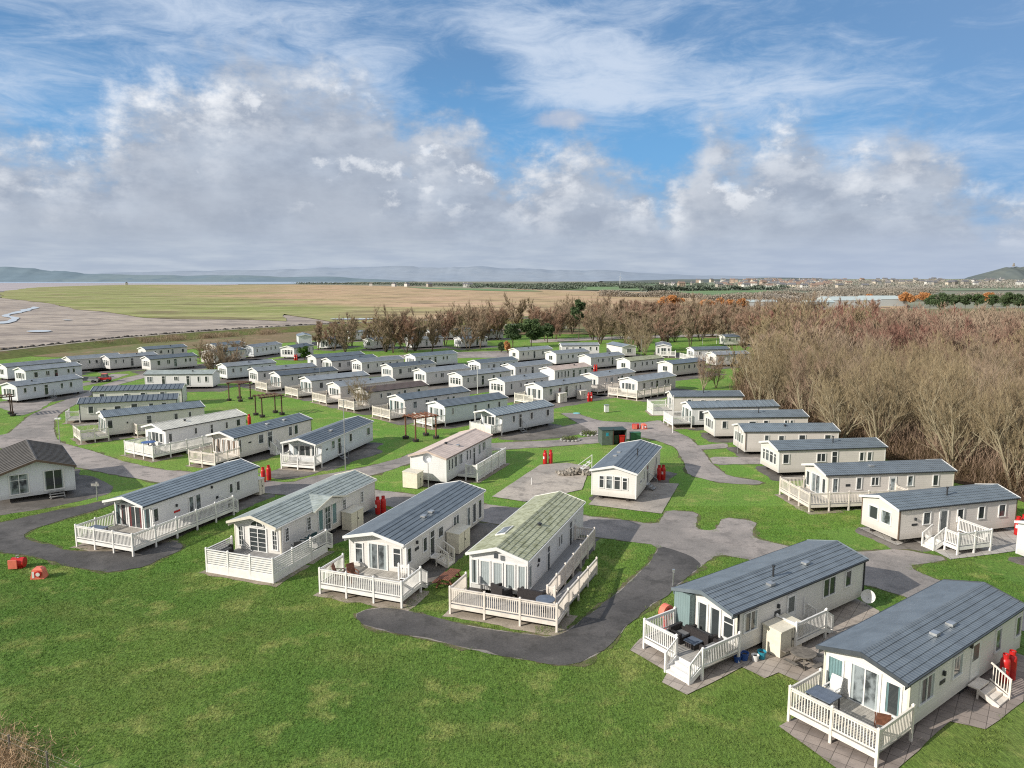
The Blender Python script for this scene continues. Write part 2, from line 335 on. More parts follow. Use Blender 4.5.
MAT['tealclad']=wallmat('teal_vertical_cladding',(.24,.33,.33),.16,True,.5)
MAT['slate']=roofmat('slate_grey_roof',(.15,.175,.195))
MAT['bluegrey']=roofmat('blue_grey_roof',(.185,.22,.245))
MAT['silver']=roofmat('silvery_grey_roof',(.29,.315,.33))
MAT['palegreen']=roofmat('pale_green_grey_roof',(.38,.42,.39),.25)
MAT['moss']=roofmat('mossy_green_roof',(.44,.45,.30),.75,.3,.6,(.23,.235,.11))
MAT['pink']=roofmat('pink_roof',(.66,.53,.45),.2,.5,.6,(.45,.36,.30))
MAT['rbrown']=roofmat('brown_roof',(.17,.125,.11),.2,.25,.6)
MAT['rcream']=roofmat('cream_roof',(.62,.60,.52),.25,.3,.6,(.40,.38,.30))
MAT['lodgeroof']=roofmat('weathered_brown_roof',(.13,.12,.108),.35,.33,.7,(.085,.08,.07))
MAT['trim']=plain('white_trim',(.80,.79,.76),.45,var=.06)
MAT['creamtrim']=plain('cream_trim',(.70,.66,.55),.5,var=.08)
MAT['dark']=plain('dark_metal',(.035,.038,.042),.5)
MAT['darktrim']=plain('charcoal_trim',(.07,.08,.09),.5)
MAT['browntrim']=plain('brown_trim',(.16,.11,.08),.5)
MAT['chassis']=plain('rusty_dark_chassis',(.045,.04,.036),.8)
MAT['deck_w']=plain('white_deck_rail',(.82,.80,.76),.5,var=.10,scale=2)
MAT['deck_c']=plain('cream_deck_rail',(.80,.75,.66),.55,var=.10,scale=2)
MAT['deck_p']=plain('pink_beige_deck_rail',(.76,.69,.61),.6,var=.12,scale=2)
MAT['boxcream']=plain('cream_storage_box',(.78,.72,.58),.5,var=.07)
MAT['red']=plain('red_paint',(.55,.02,.02),.38,.5,var=.18)
MAT['orange']=plain('faded_red_plastic',(.80,.20,.13),.5,var=.12)
MAT['rattan']=plain('dark_rattan',(.035,.03,.03),.6,var=.3,scale=20)
MAT['cushion']=plain('grey_cushion',(.20,.20,.20),.8)
MAT['brownwood']=plain('red_brown_timber',(.20,.085,.05),.7,var=.3,scale=5)
MAT['greywood']=plain('weathered_grey_timber',(.17,.15,.125),.85,var=.3,scale=5)
MAT['pergwood']=plain('dark_brown_timber',(.10,.055,.04),.8,var=.3)
MAT['greycloth']=plain('blue_grey_cover',(.13,.16,.21),.7)
MAT['bluecloth']=plain('blue_cover',(.07,.14,.34),.7)
MAT['tealcloth']=plain('dark_teal_fabric',(.03,.08,.09),.7)
MAT['galv']=plain('galvanised_steel',(.45,.46,.46),.4,.5,.6)
MAT['greenbox']=plain('dark_green_metal',(.035,.06,.045),.5)
MAT['greengrey']=plain('grey_green_metal',(.10,.13,.11),.5)
MAT['midgreen']=plain('green_metal',(.05,.16,.08),.5)
MAT['tan']=plain('tan_cloth',(.42,.33,.24),.8)
MAT['concrete_blk']=plain('concrete_block',(.34,.33,.31),.9,var=.25)
MAT['blueplastic']=plain('blue_plastic',(.03,.09,.30),.4)
MAT['tealplastic']=plain('teal_plastic',(.03,.28,.38),.4)
MAT['stone']=plain('rubble_stone',(.30,.27,.23),.9,var=.4)
def glass(name,col,rnd=.9,rough=.06):
    m,nt,b,tc=base(name,rough,.6)
    oi=nt.new('ShaderNodeObjectInfo').outputs['Random']
    n=nt.noise(tc,2.1,3,.5)
    g=nt.new('ShaderNodeTexCoord').outputs['Generated']
    f=nt.m('MULTIPLY',nt.ramp(oi,.55,1),nt.ramp(n,.35,.65))
    c=nt.mix(f,col,tuple(min(1,v*5+.05) for v in col))
    nt.l.new(c,b.inputs['Base Color']); return m
MAT['glass']=glass('dark_window_glass',(.05,.058,.06))
MAT['doorglass']=glass('frosted_door_glass',(.10,.115,.12),rough=.35)
MAT['tintglass']=glass('grey_tinted_glass',(.07,.09,.10))
def curtain(name,col):
    m,nt,b,tc=base(name,.12,.6)
    x,y,z=sep(nt,tc); w=nt.m('SINE',nt.m('MULTIPLY',nt.m('ADD',x,y),48)); n=nt.noise(tc,3,4)
    c=nt.mix(nt.ramp(w,-1,1),tuple(v*.55 for v in col),col); c=nt.mix(nt.ramp(n,.3,.8),c,tuple(v*.7 for v in col))
    nt.l.new(c,b.inputs['Base Color']); return m
MAT['curt_pale']=curtain('pale_curtain_behind_glass',(.50,.56,.56))
MAT['curt_teal']=curtain('teal_curtain_behind_glass',(.22,.36,.37))
MAT['curt_tan']=curtain('tan_curtain_behind_glass',(.45,.33,.25))
MAT['curt_red']=curtain('dark_red_curtain_behind_glass',(.22,.07,.07))
def boards(name,col,pitch=.14,axis=0):
    m,nt,b,tc=base(name,.7,.3)
    o=sep(nt,tc); g=nt.m('FRACT',nt.m('DIVIDE',o[axis],pitch)); k=nt.m('FLOOR',nt.m('DIVIDE',o[axis],pitch))
    wn=nt.new('ShaderNodeTexWhiteNoise',noise_dimensions='1D'); nt.put(wn,'W',k)
    n=nt.noise(nt.map(tc,(1,1,1)),4,5,.6)
    c=nt.mix(wn.outputs[0],tuple(v*.8 for v in col),tuple(v*1.1 for v in col)); c=nt.mix(nt.ramp(n,.35,.8),c,tuple(v*.7 for v in col))
    c=nt.mix(nt.ramp(g,.1,.02),c,tuple(v*.25 for v in col))
    nt.l.new(c,b.inputs['Base Color']); return m
MAT['boards']=boards('pale_deck_boards',(.48,.45,.40),.14,1)
MAT['boards_grey']=boards('grey_deck_boards',(.36,.35,.34),.14,1)
# ---------------------------------------------------------------- ground materials
def mat_lawn():
    m,nt,b,tc=base('park_lawn_grass',.85,.2)
    big=nt.noise(tc,.035,5,.6); mid=nt.noise(tc,.16,6,.62); pat=nt.noise(tc,.42,7,.66); fine=nt.noise(tc,2.3,6,.7)
    st=nt.noise(nt.map(tc,(9,2.6,1),(0,0,R(-38))),1.0,5,.75); vf=nt.noise(tc,13,4,.75)
    x,y,z=sep(nt,tc); fy=nt.ramp(nt.m('ADD',y,nt.m('MULTIPLY',big,24)),44,84)
    c=nt.mix(fy,nt.mix(nt.ramp(big,.38,.62),(.090,.172,.030),(.130,.200,.039)),nt.mix(nt.ramp(big,.35,.65),(.120,.245,.034),(.160,.275,.046)))
    c=nt.mix(nt.m('MULTIPLY',nt.ramp(mid,.42,.72),.6),c,(.160,.192,.050))
    c=nt.mix(nt.m('MULTIPLY',nt.ramp(pat,.50,.69),.68),c,(.29,.305,.095))
    c=nt.mix(nt.m('MULTIPLY',nt.ramp(fine,.44,.30),.6),c,(.035,.070,.014))
    c=nt.mix(nt.m('MULTIPLY',nt.ramp(fine,.56,.75),.45),c,(.24,.30,.085))
    v=nt.m('ADD',nt.m('MULTIPLY',st,1.5),nt.m('MULTIPLY',vf,.9))
    k=nt.m('MULTIPLY_ADD',v,1.95,-1.12)
    sc=nt.new('ShaderNodeVectorMath',operation='SCALE'); nt.put(sc,0,c); nt.put(sc,3,k)
    nt.l.new(sc.outputs[0],b.inputs['Base Color'])
    bump(nt,b,nt.m('ADD',nt.m('MULTIPLY',st,1.0),nt.m('MULTIPLY',fine,.8)),.75,.14); return m
def mat_tarmac(name,c0,c1,stain=(.08,.075,.075)):
    m,nt,b,tc=base(name,.85,.25)
    big=nt.noise(tc,.12,5,.6); mid=nt.noise(tc,.7,7,.7); fine=nt.noise(tc,9,4,.8); crack=nt.new('ShaderNodeTexVoronoi',feature='DISTANCE_TO_EDGE'); 
    nt.put(crack,'Vector',nt.map(tc,(1,1,1))); crack.inputs['Scale'].default_value=.35
    c=nt.mix(nt.ramp(big,.38,.62),c0,c1)
    c=nt.mix(nt.m('MULTIPLY',nt.ramp(mid,.48,.64),.65),c,stain)
    c=nt.mix(nt.m('MULTIPLY',nt.ramp(mid,.42,.28),.5),c,tuple(min(1,v*1.35) for v in c1))
    c=nt.mix(nt.m('MULTIPLY',nt.ramp(nt.m('ADD',crack.outputs[0],nt.m('MULTIPLY',fine,.03)),.03,.010),.16),c,tuple(v*.45 for v in c0))
    k=nt.m('MULTIPLY_ADD',fine,1.1,.45)
    sc=nt.new('ShaderNodeVectorMath',operation='SCALE'); nt.put(sc,0,c); nt.put(sc,3,k)
    nt.l.new(sc.outputs[0],b.inputs['Base Color']); bump(nt,b,fine,.4,.03); return m
def mat_zone(name,cols,scales=(.01,.05,.3),rough=.9,stretch=(1,1,1),thr=(.5,.62),spec=.2,ka=1.5):
    m,nt,b,tc=base(name,rough,spec)
    v=nt.map(tc,stretch)
    a=nt.noise(v,scales[0],6,.6); bb=nt.noise(v,scales[1],7,.68); f=nt.noise(v,scales[2],5,.7)
    c=nt.mix(nt.ramp(a,.42,.58),cols[0],cols[1]); c=nt.mix(nt.ramp(bb,*thr),c,cols[2])
    k=nt.m('MULTIPLY_ADD',f,ka,1-ka/2)
    sc=nt.new('ShaderNodeVectorMath',operation='SCALE'); nt.put(sc,0,c); nt.put(sc,3,k)
    nt.l.new(sc.outputs[0],b.inputs['Base Color']); return m
def mat_slabs(name,col,pitch=.9,rot=0,dirt=.6):
    m,nt,b,tc=base(name,.9,.2)
    v=nt.map(tc,(1,1,1),(0,0,R(rot)))
    br=nt.new('ShaderNodeTexBrick'); nt.put(br,'Vector',v); br.offset=.0; br.inputs['Scale'].default_value=1/pitch
    br.inputs['Brick Width'].default_value=1; br.inputs['Row Height'].default_value=1; br.inputs['Mortar Size'].default_value=.022
    br.inputs['Color1'].default_value=(*col,1); br.inputs['Color2'].default_value=(*[c*.8 for c in col],1); br.inputs['Mortar'].default_value=(*[c*.3 for c in col],1)
    n=nt.noise(tc,.9,7,.7); f=nt.noise(tc,12,3,.7)
    c=nt.mix(nt.m('MULTIPLY',nt.ramp(n,.45,.7),dirt),br.outputs[0],tuple(x*.45 for x in col))
    c=nt.mix(nt.m('MULTIPLY',nt.ramp(f,.5,.8),.25),c,tuple(x*1.3 for x in col))
    nt.l.new(c,b.inputs['Base Color']); return m
G={}
G['lawn']=mat_lawn()
G['road']=mat_tarmac('grey_pink_tarmac',(.27,.245,.225),(.41,.36,.325),(.185,.168,.155))
G['darkroad']=mat_tarmac('dark_tarmac',(.088,.083,.080),(.145,.135,.127),(.06,.057,.053))
G['concrete']=mat_tarmac('worn_concrete',(.36,.325,.285),(.50,.44,.375),(.22,.195,.17))
G['gravel']=mat_tarmac('dark_gravel_hardstanding',(.13,.118,.105),(.24,.215,.19),(.085,.078,.066))
G['dirt']=mat_tarmac('trodden_dirt_and_slabs',(.30,.25,.195),(.43,.37,.30),(.17,.15,.10))
G['slabs_a']=mat_slabs('paving_slabs',(.46,.40,.345),.6,36)
G['slabs_b']=mat_slabs('brown_paving_slabs',(.36,.305,.27),.6,36.6)
G['slabs_c']=mat_slabs('pale_paving_slabs',(.52,.49,.45),.6,16,.4)
G['sand']=mat_zone('wet_sand_flats',((.39,.325,.265),(.46,.385,.31),(.29,.24,.20)),(.012,.035,.12),.7,(1,1.5,1),(.50,.60))
G['mud']=mat_zone('tidal_mud',((.42,.375,.38),(.48,.43,.425),(.36,.33,.34)),(.001,.004,.03),.8,(1,6,1))
G['sea']=plain('sea_water',(.42,.50,.58),.35,.5,var=.06,scale=.0005)
G['water']=plain('creek_water',(.62,.65,.66),.35,.5,var=.05,scale=.1)
G['marsh_old']=mat_zone('green_salt_marsh',((.30,.31,.13),(.44,.38,.20),(.17,.155,.085)),(.007,.016,.05),.9,(1,1.6,1),(.50,.58))
def mat_marshmix():
    m,nt,b,tc=base('salt_marsh_green_to_brown',.95,.15)
    x,y,z=sep(nt,tc); v=nt.map(tc,(1,1.7,1))
    big=nt.noise(v,.0035,6,.6); a=nt.noise(v,.008,7,.66); q=nt.noise(v,.017,8,.72); f=nt.noise(v,.06,5,.7)
    r=nt.m('DIVIDE',x,nt.m('MAXIMUM',y,50))
    t=nt.m('ADD',nt.m('MULTIPLY_ADD',r,3.2,1.12),nt.m('ADD',nt.m('MULTIPLY_ADD',big,2.6,-1.3),nt.m('MULTIPLY',nt.ramp(y,430,900),.65)))
    t=nt.ramp(t,.15,.95)
    gcol=nt.mix(nt.ramp(a,.40,.60),(.27,.30,.10),(.38,.365,.165)); bcol=nt.mix(nt.ramp(a,.40,.60),(.58,.395,.255),(.47,.36,.20))
    c=nt.mix(t,gcol,bcol); c=nt.mix(nt.m('MULTIPLY',nt.ramp(q,.50,.60),.75),c,(.20,.155,.09)); c=nt.mix(nt.m('MULTIPLY',nt.ramp(q,.44,.34),.5),c,(.62,.50,.33))
    sc=nt.new('ShaderNodeVectorMath',operation='SCALE'); nt.put(sc,0,c); nt.put(sc,3,nt.m('MULTIPLY_ADD',f,1.0,.5))
    nt.l.new(sc.outputs[0],b.inputs['Base Color']); return m
G['marsh']=mat_marshmix()
G['brown_old']=mat_zone('brown_marsh',((.62,.44,.29),(.46,.37,.21),(.30,.215,.135)),(.006,.013,.04),.9,(1,1.8,1),(.48,.58))
G['rough']=mat_zone('rough_grassland',((.23,.175,.095),(.17,.185,.07),(.30,.21,.13)),(.02,.09,.9),.9)
G['plain']=mat_zone('hazy_far_farmland',((.25,.265,.18),(.30,.27,.20),(.20,.195,.165)),(.0012,.004,.02),.9,(1,2,1))  # distance haze is mixed into this ground colour
G['field']=mat_zone('green_field',((.18,.28,.12),(.23,.31,.15),(.16,.21,.12)),(.002,.008,.05),.9)
G['field2']=mat_zone('hazy_far_green_field',((.25,.35,.20),(.28,.36,.22),(.20,.27,.18)),(.001,.005,.02),.9)  # paler green: distance haze put into the colour
G['floor']=mat_zone('woodland_floor',((.11,.07,.045),(.08,.06,.036),(.15,.10,.06)),(.05,.3,2.5),.95)
G['leveegrass']=mat_zone('embankment_grass',((.15,.175,.05),(.20,.185,.065),(.22,.16,.085)),(.02,.12,.9),.9,(1,1,1),(.5,.65))
# ---------------------------------------------------------------- ground geometry
def smooth_poly(p,it=2):
    n0=it
    for _ in range(it):
        q=[]
        n=len(p)
        for i in range(n):
            a=p[i]; b=p[(i+1)%n]
            t=min(.25,.55/max(.01,math.hypot(b[0]-a[0],b[1]-a[1])) if it<2 else 9); q.append((a[0]*(1-t)+b[0]*t,a[1]*(1-t)+b[1]*t)); q.append((a[0]*t+b[0]*(1-t),a[1]*t+b[1]*(1-t)))
        p=q
    return p
def jitter(p,amp=.12,fr=.6,step=.6):
    q=[]
    n=len(p)
    for i in range(n):
        a=Vector(p[i]);b=Vector(p[(i+1)%n]); k=max(1,int((b-a).length/step)); k=min(k,60)
        for j in range(k):
            c=a.lerp(b,j/k); d=noise.noise_vector(Vector((c.x*fr,c.y*fr,0)))
            e=noise.noise_vector(Vector((c.x*fr*3.3,c.y*fr*3.3,5)))
            q.append((c.x+(d.x+e.x*.5)*amp,c.y+(d.y+e.y*.5)*amp))
    return q
def sheet(name,pts,z,mat):
    me=bpy.data.meshes.new(name)
    import bmesh
    bm=bmesh.new(); vs=[bm.verts.new((x,y,z)) for x,y in pts]; f=bm.faces.new(vs); f.normal_update()
    if f.normal.z<0: f.normal_flip()
    bmesh.ops.triangulate(bm,faces=bm.faces[:],ngon_method='EAR_CLIP')
    bm.to_mesh(me); bm.free(); me.materials.append(mat)
    o=link(name,me); o['kind']='structure'; return o
sheet('ground',[(-14000,-300),(14000,-300),(14000,13500),(-14000,13500)],-1.6,G['plain'])
sheet('rough_ground',[(-900,-60),(620,-60),(620,560),(150,480),(-30,380),(-100,262),(-160,196),(-900,-50)],-.25,G['rough'])
sheet('lawn',jitter([(-150,8),(-60,8),(90,8),(90,70),(60,110),(75,240),(20,262),(-40,245),(-84,225),(-120,185),(-150,150)],1.2,.06,4),0,G['lawn'])
zm=dict(sand_flats=('sand',-1.0),tidal_mud=('mud',-1.25),sea=('sea',-1.1),saltmarsh=('marsh',-.8),brown_marsh=('marsh',-.75),creek_water=('water',-.7),pool_water=('water',-.7),pool_water_b=('water',-.7),creek_b=('water',-.45),
 green_field_a=('field',-.4),green_field_b=('field2',-.2),green_field_c=('field2',-.2),green_field_d=('field',-.35),green_field_e=('field',-.3))
nm=dict(pool_water='pool_water',pool_water_b='pool_water',creek_water='creek_water',creek_b='creek_water')
for k,pts in ZONES.items():
    if k in('park_lawn','wood_floor'): continue
    mt,z=zm[k]; d=abs(sum(p[1] for p in pts)/len(pts))
    # keep the outline where it was seen although the sheet lies below the datum
    s=(19-z)/19; pts=[(x*s,y*s) for x,y in pts]
    sheet({'green_field_a':'green_field','green_field_b':'green_field','green_field_c':'green_field','green_field_d':'green_field','green_field_e':'green_field'}.get(k,nm.get(k,k)),jitter(smooth_poly(pts,2),d*.012,6/d,d*.02),z,G[mt])
sheet('lawn',jitter(ZONES['park_lawn'],1,.1,3),.03,G['lawn'])
sheet('rough_ground',jitter([(-128,188),(-112,222),(-90,262),(-40,300),(40,330),(80,300),(30,262),(-20,258),(-60,236),(-88,206),(-104,180)],1.5,.1,3),.06,G['rough'])
sheet('woodland_floor',jitter(ZONES['wood_floor'],1.0,.2,2),.05,G['floor'])
# kerbless roads, each surface a thin step above the lawn
def offset(p,d):
    ar=sum(p[i][0]*p[(i+1)%len(p)][1]-p[(i+1)%len(p)][0]*p[i][1] for i in range(len(p))); sg=1 if ar>0 else -1; q=[]
    for i in range(len(p)):
        a=Vector(p[i-1]); b=Vector(p[(i+1)%len(p)]); t=(b-a); t=t.normalized() if t.length>1e-6 else Vector((1,0)); q.append((p[i][0]+t.y*d*sg,p[i][1]-t.x*d*sg))
    return q
G['verge']=mat_zone('worn_verge',((.13,.125,.06),(.17,.145,.09),(.10,.13,.04)),(.2,.9,5),.95,(1,1,1),(.45,.6))
for kk,zz in (('main_left',.009),('drive_left',.011)): sheet('verge',jitter(offset(smooth_poly(ROADS[kk],1),.16),.42,1.0,.4),zz,G['verge'])
sheet('road',jitter(smooth_poly(ROADS['main_left'],1),.10,1.1,.3),.02,G['road'])
sheet('driveway',jitter(smooth_poly(ROADS['drive_left'],1),.3,.5),.03,G['darkroad'])
for k,mt,z,sm in (('lodge_pad','gravel',.012,2),('branch_pad_a','road',.028,1),('branch_pad_b','road',.028,1),('empty_slab','concrete',.05,0),('slab_f14','concrete',.05,0),
    ('slab_f5','slabs_a',.045,0),('slab_f6','slabs_b',.04,0),('slab_f7','slabs_c',.045,0),('slab_f16','gravel',.014,1),('slab_f19','gravel',.014,1),('row_road','road',.016,1),('mid_road','road',.022,1),('left_road2','road',.024,1),('path_far','concrete',.04,1)):
    nmk={'branch_pad_a':'path','branch_pad_b':'path','row_road':'road','mid_road':'road','left_road2':'road','path_far':'path'}.get(k,'hardstanding')
    sheet(nmk,jitter(smooth_poly(ROADS[k],sm) if sm else ROADS[k],.2 if sm else .05,.6),z,G[mt])
# dark drive in front of the green roofed caravan: its own newer surface
sheet('verge',jitter(offset(smooth_poly(DRIVE,1),.14),.4,1.0,.4),.0135,G['verge'])
sheet('driveway',jitter(smooth_poly(DRIVE,1),.22,.7,.4),.036,G['darkroad'])
ZB,ZE=.40,2.6
def TF(side,L,W):
    return {'R':lambda a,z,o:(a,-o,z),'L':lambda a,z,o:(a,W+o,z),'F':lambda a,z,o:(-o,a,z),'B':lambda a,z,o:(L+o,a,z)}[side]
def tb(mb,T,a0,a1,z0,z1,o0,o1):
    p=T(a0,z0,o0);q=T(a1,z1,o1); mb.box(p[0],q[0],p[1],q[1],p[2],q[2])
def window(par,T,a0,a1,z0,z1,mull=0,curt=None,fm='trim',hm=0,grid=0,nm='window',bw=.055,glassm='glass'):
    a0,a1=min(a0,a1),max(a0,a1)
    m=MB(); e=.0015
    tb(m,T,a0-bw*.4,a0+bw,z0,z1,e,.055); tb(m,T,a1-bw,a1+bw*.4,z0,z1,e,.055)
    tb(m,T,a0-bw*.4,a1+bw*.4,z1,z1+bw,e,.058); tb(m,T,a0-bw*.7,a1+bw*.7,z0-bw*1.1,z0,e,.075)
    for i in range(mull):
        c=a0+(a1-a0)*(i+1)/(mull+1); tb(m,T,c-.03,c+.03,z0,z1,e,.05)
    for i in range(hm):
        c=z1-(z1-z0)*.28*(i+1) if hm==1 else z0+(z1-z0)*(i+1)/(hm+1); tb(m,T,a0+bw,a1-bw,c-.02,c+.02,e,.048)
    if grid:
        n=2
        for i in range(1,grid): 
            c=z0+(z1-z0)*i/grid; tb(m,T,a0+bw,a1-bw,c-.012,c+.012,e,.03)
        c=(a0+a1)/2; tb(m,T,c-.012,c+.012,z0,z1,e,.031)
    w=m.build(nm,MAT[fm],par)
    p=MB(); tb(p,T,a0+bw*.9,a1-bw*.9,z0,z1,.004,.012)
    p.build('pane',MAT[curt[0]] if curt and curt[1]>=1 else MAT[glassm],w)
    if curt and curt[1]<1:
        k=(a1-a0-2*bw)*curt[1]/2
        for p_,q_ in ((a0+bw,a0+bw+k),(a1-bw-k,a1-bw)): c=MB(); tb(c,T,p_,q_,z0,z1,.0125,.016); c.build('curtain',MAT[curt[0]],w)
    return w
def door(par,T,a0,a1,z0,z1,glz=.42,dm='trim'):
    m=MB(); tb(m,T,a0,a1,z0,z1,.002,.03); tb(m,T,a0-.05,a0,z0,z1+.05,.0015,.05); tb(m,T,a1,a1+.05,z0,z1+.05,.0015,.05); tb(m,T,a0,a1,z1,z1+.05,.0015,.05)
    d=m.build('door',MAT[dm],par)
    g=MB(); tb(g,T,a0+.12,a1-.12,z0+(z1-z0)*glz,z1-.12,.031,.036); g.build('pane',MAT['doorglass'],d)
    h=MB(); tb(h,T,a0+.05,a0+.08,z0+.9,z0+1.05,.03,.07); h.build('handle',MAT['galv'],d)
    return d
FR={}
def fronts(kind,W):
    c=W/2
    if kind=='fr': return [('w',.3,.85,.95,2.15,0,None),('dd',c-.75,c+.75,.62,2.2,1,('curt_pale',.25)),('w',W-.85,W-.3,.95,2.15,0,None)]
    if kind=='frc': return [('w',.22,.95,.72,2.2,0,('curt_teal',.45)),('dd',c-.75,c+.75,.62,2.25,1,('curt_pale',.35)),('w',W-.95,W-.22,.72,2.2,0,('curt_teal',.45))]
    if kind=='b4': return [('w',.45,.98,1.1,2.1,0,None,1),('w',1.08,c-.02,1.1,2.15,0,None,1),('w',c+.04,W-1.08,1.1,2.15,0,None,1),('w',W-.98,W-.45,1.1,2.1,0,None,1)]
    if kind=='b3': return [('w',.5,1.15,1.15,2.1,0,('curt_pale',.3)),('w',1.25,W-1.25,1.15,2.15,1,None),('w',W-1.15,W-.5,1.15,2.1,0,('curt_pale',.3))]
    if kind=='two': return [('w',.75,1.75,1.25,2.15,0,('curt_pale',.2)),('w',W-1.75,W-.75,1.25,2.15,0,('curt_pale',.2))]
    if kind=='one': return [('w',c-.6,c+.6,1.2,2.1,1,None)]
    if kind=='tall': return [('w',.4,1.15,.8,2.2,0,('curt_pale',.4)),('w',1.3,W-1.3,.8,2.2,1,('curt_pale',.35)),('w',W-1.15,W-.4,.8,2.2,0,('curt_pale',.4))]
    if kind=='pan5': return [('w',.10,.62,.75,2.2,0,('curt_pale',1)),('w',.78,1.42,.75,2.2,0,('curt_pale',1)),('w',1.58,2.22,.75,2.2,0,('curt_pale',1)),('w',2.38,3.06,.75,2.2,0,('curt_pale',1)),('w',3.2,3.66,.75,2.2,0,('curt_pale',.6))]
    if kind=='brown4': return [('w',.35,.85,.8,2.2,0,('curt_tan',.7)),('w',1.05,1.6,.8,2.2,0,('curt_tan',.6)),('w',1.8,2.35,.8,2.2,0,('curt_tan',.6)),('w',2.55,3.1,.8,2.2,0,('curt_tan',.6)),('w',3.25,3.65,.8,2.2,0,('curt_tan',.6))]
    return []
def roof_mesh(L,W,po,rise,typ,bo=.12,n=6,so=.1):
    m=MB(); st=.034 if typ=='tile' else .0
    ez=ZE+.05
    c=W/2
    for sgn in (0,1):
        ye=-so if sgn==0 else W+so
        prof=[]
        if typ=='tile' and sgn==0:
            for i in range(n):
                t0,t1=i/n,(i+1)/n
                prof.append((ye+(c-ye)*t0,ez+rise*t0+st)); prof.append((ye+(c-ye)*t1,ez+rise*t1+.002 if i<n-1 else ez+rise*t1+.01))
        else: prof=[(ye,ez+.02),(c,ez+rise+.01)]
        bot=[(c,ez+rise-.07),(ye,ez-.05)]
        m.ext(prof+bot,'x',-po,L+bo)
        if typ=='seam':
            k=int((L+po)/.62)
            for i in range(k+1):
                x=-po+.03+i*(L+po+bo-.1)/k
                m.beam((x,ye,ez+.045),(x,c,ez+rise+.035),.07,.06)
    return m
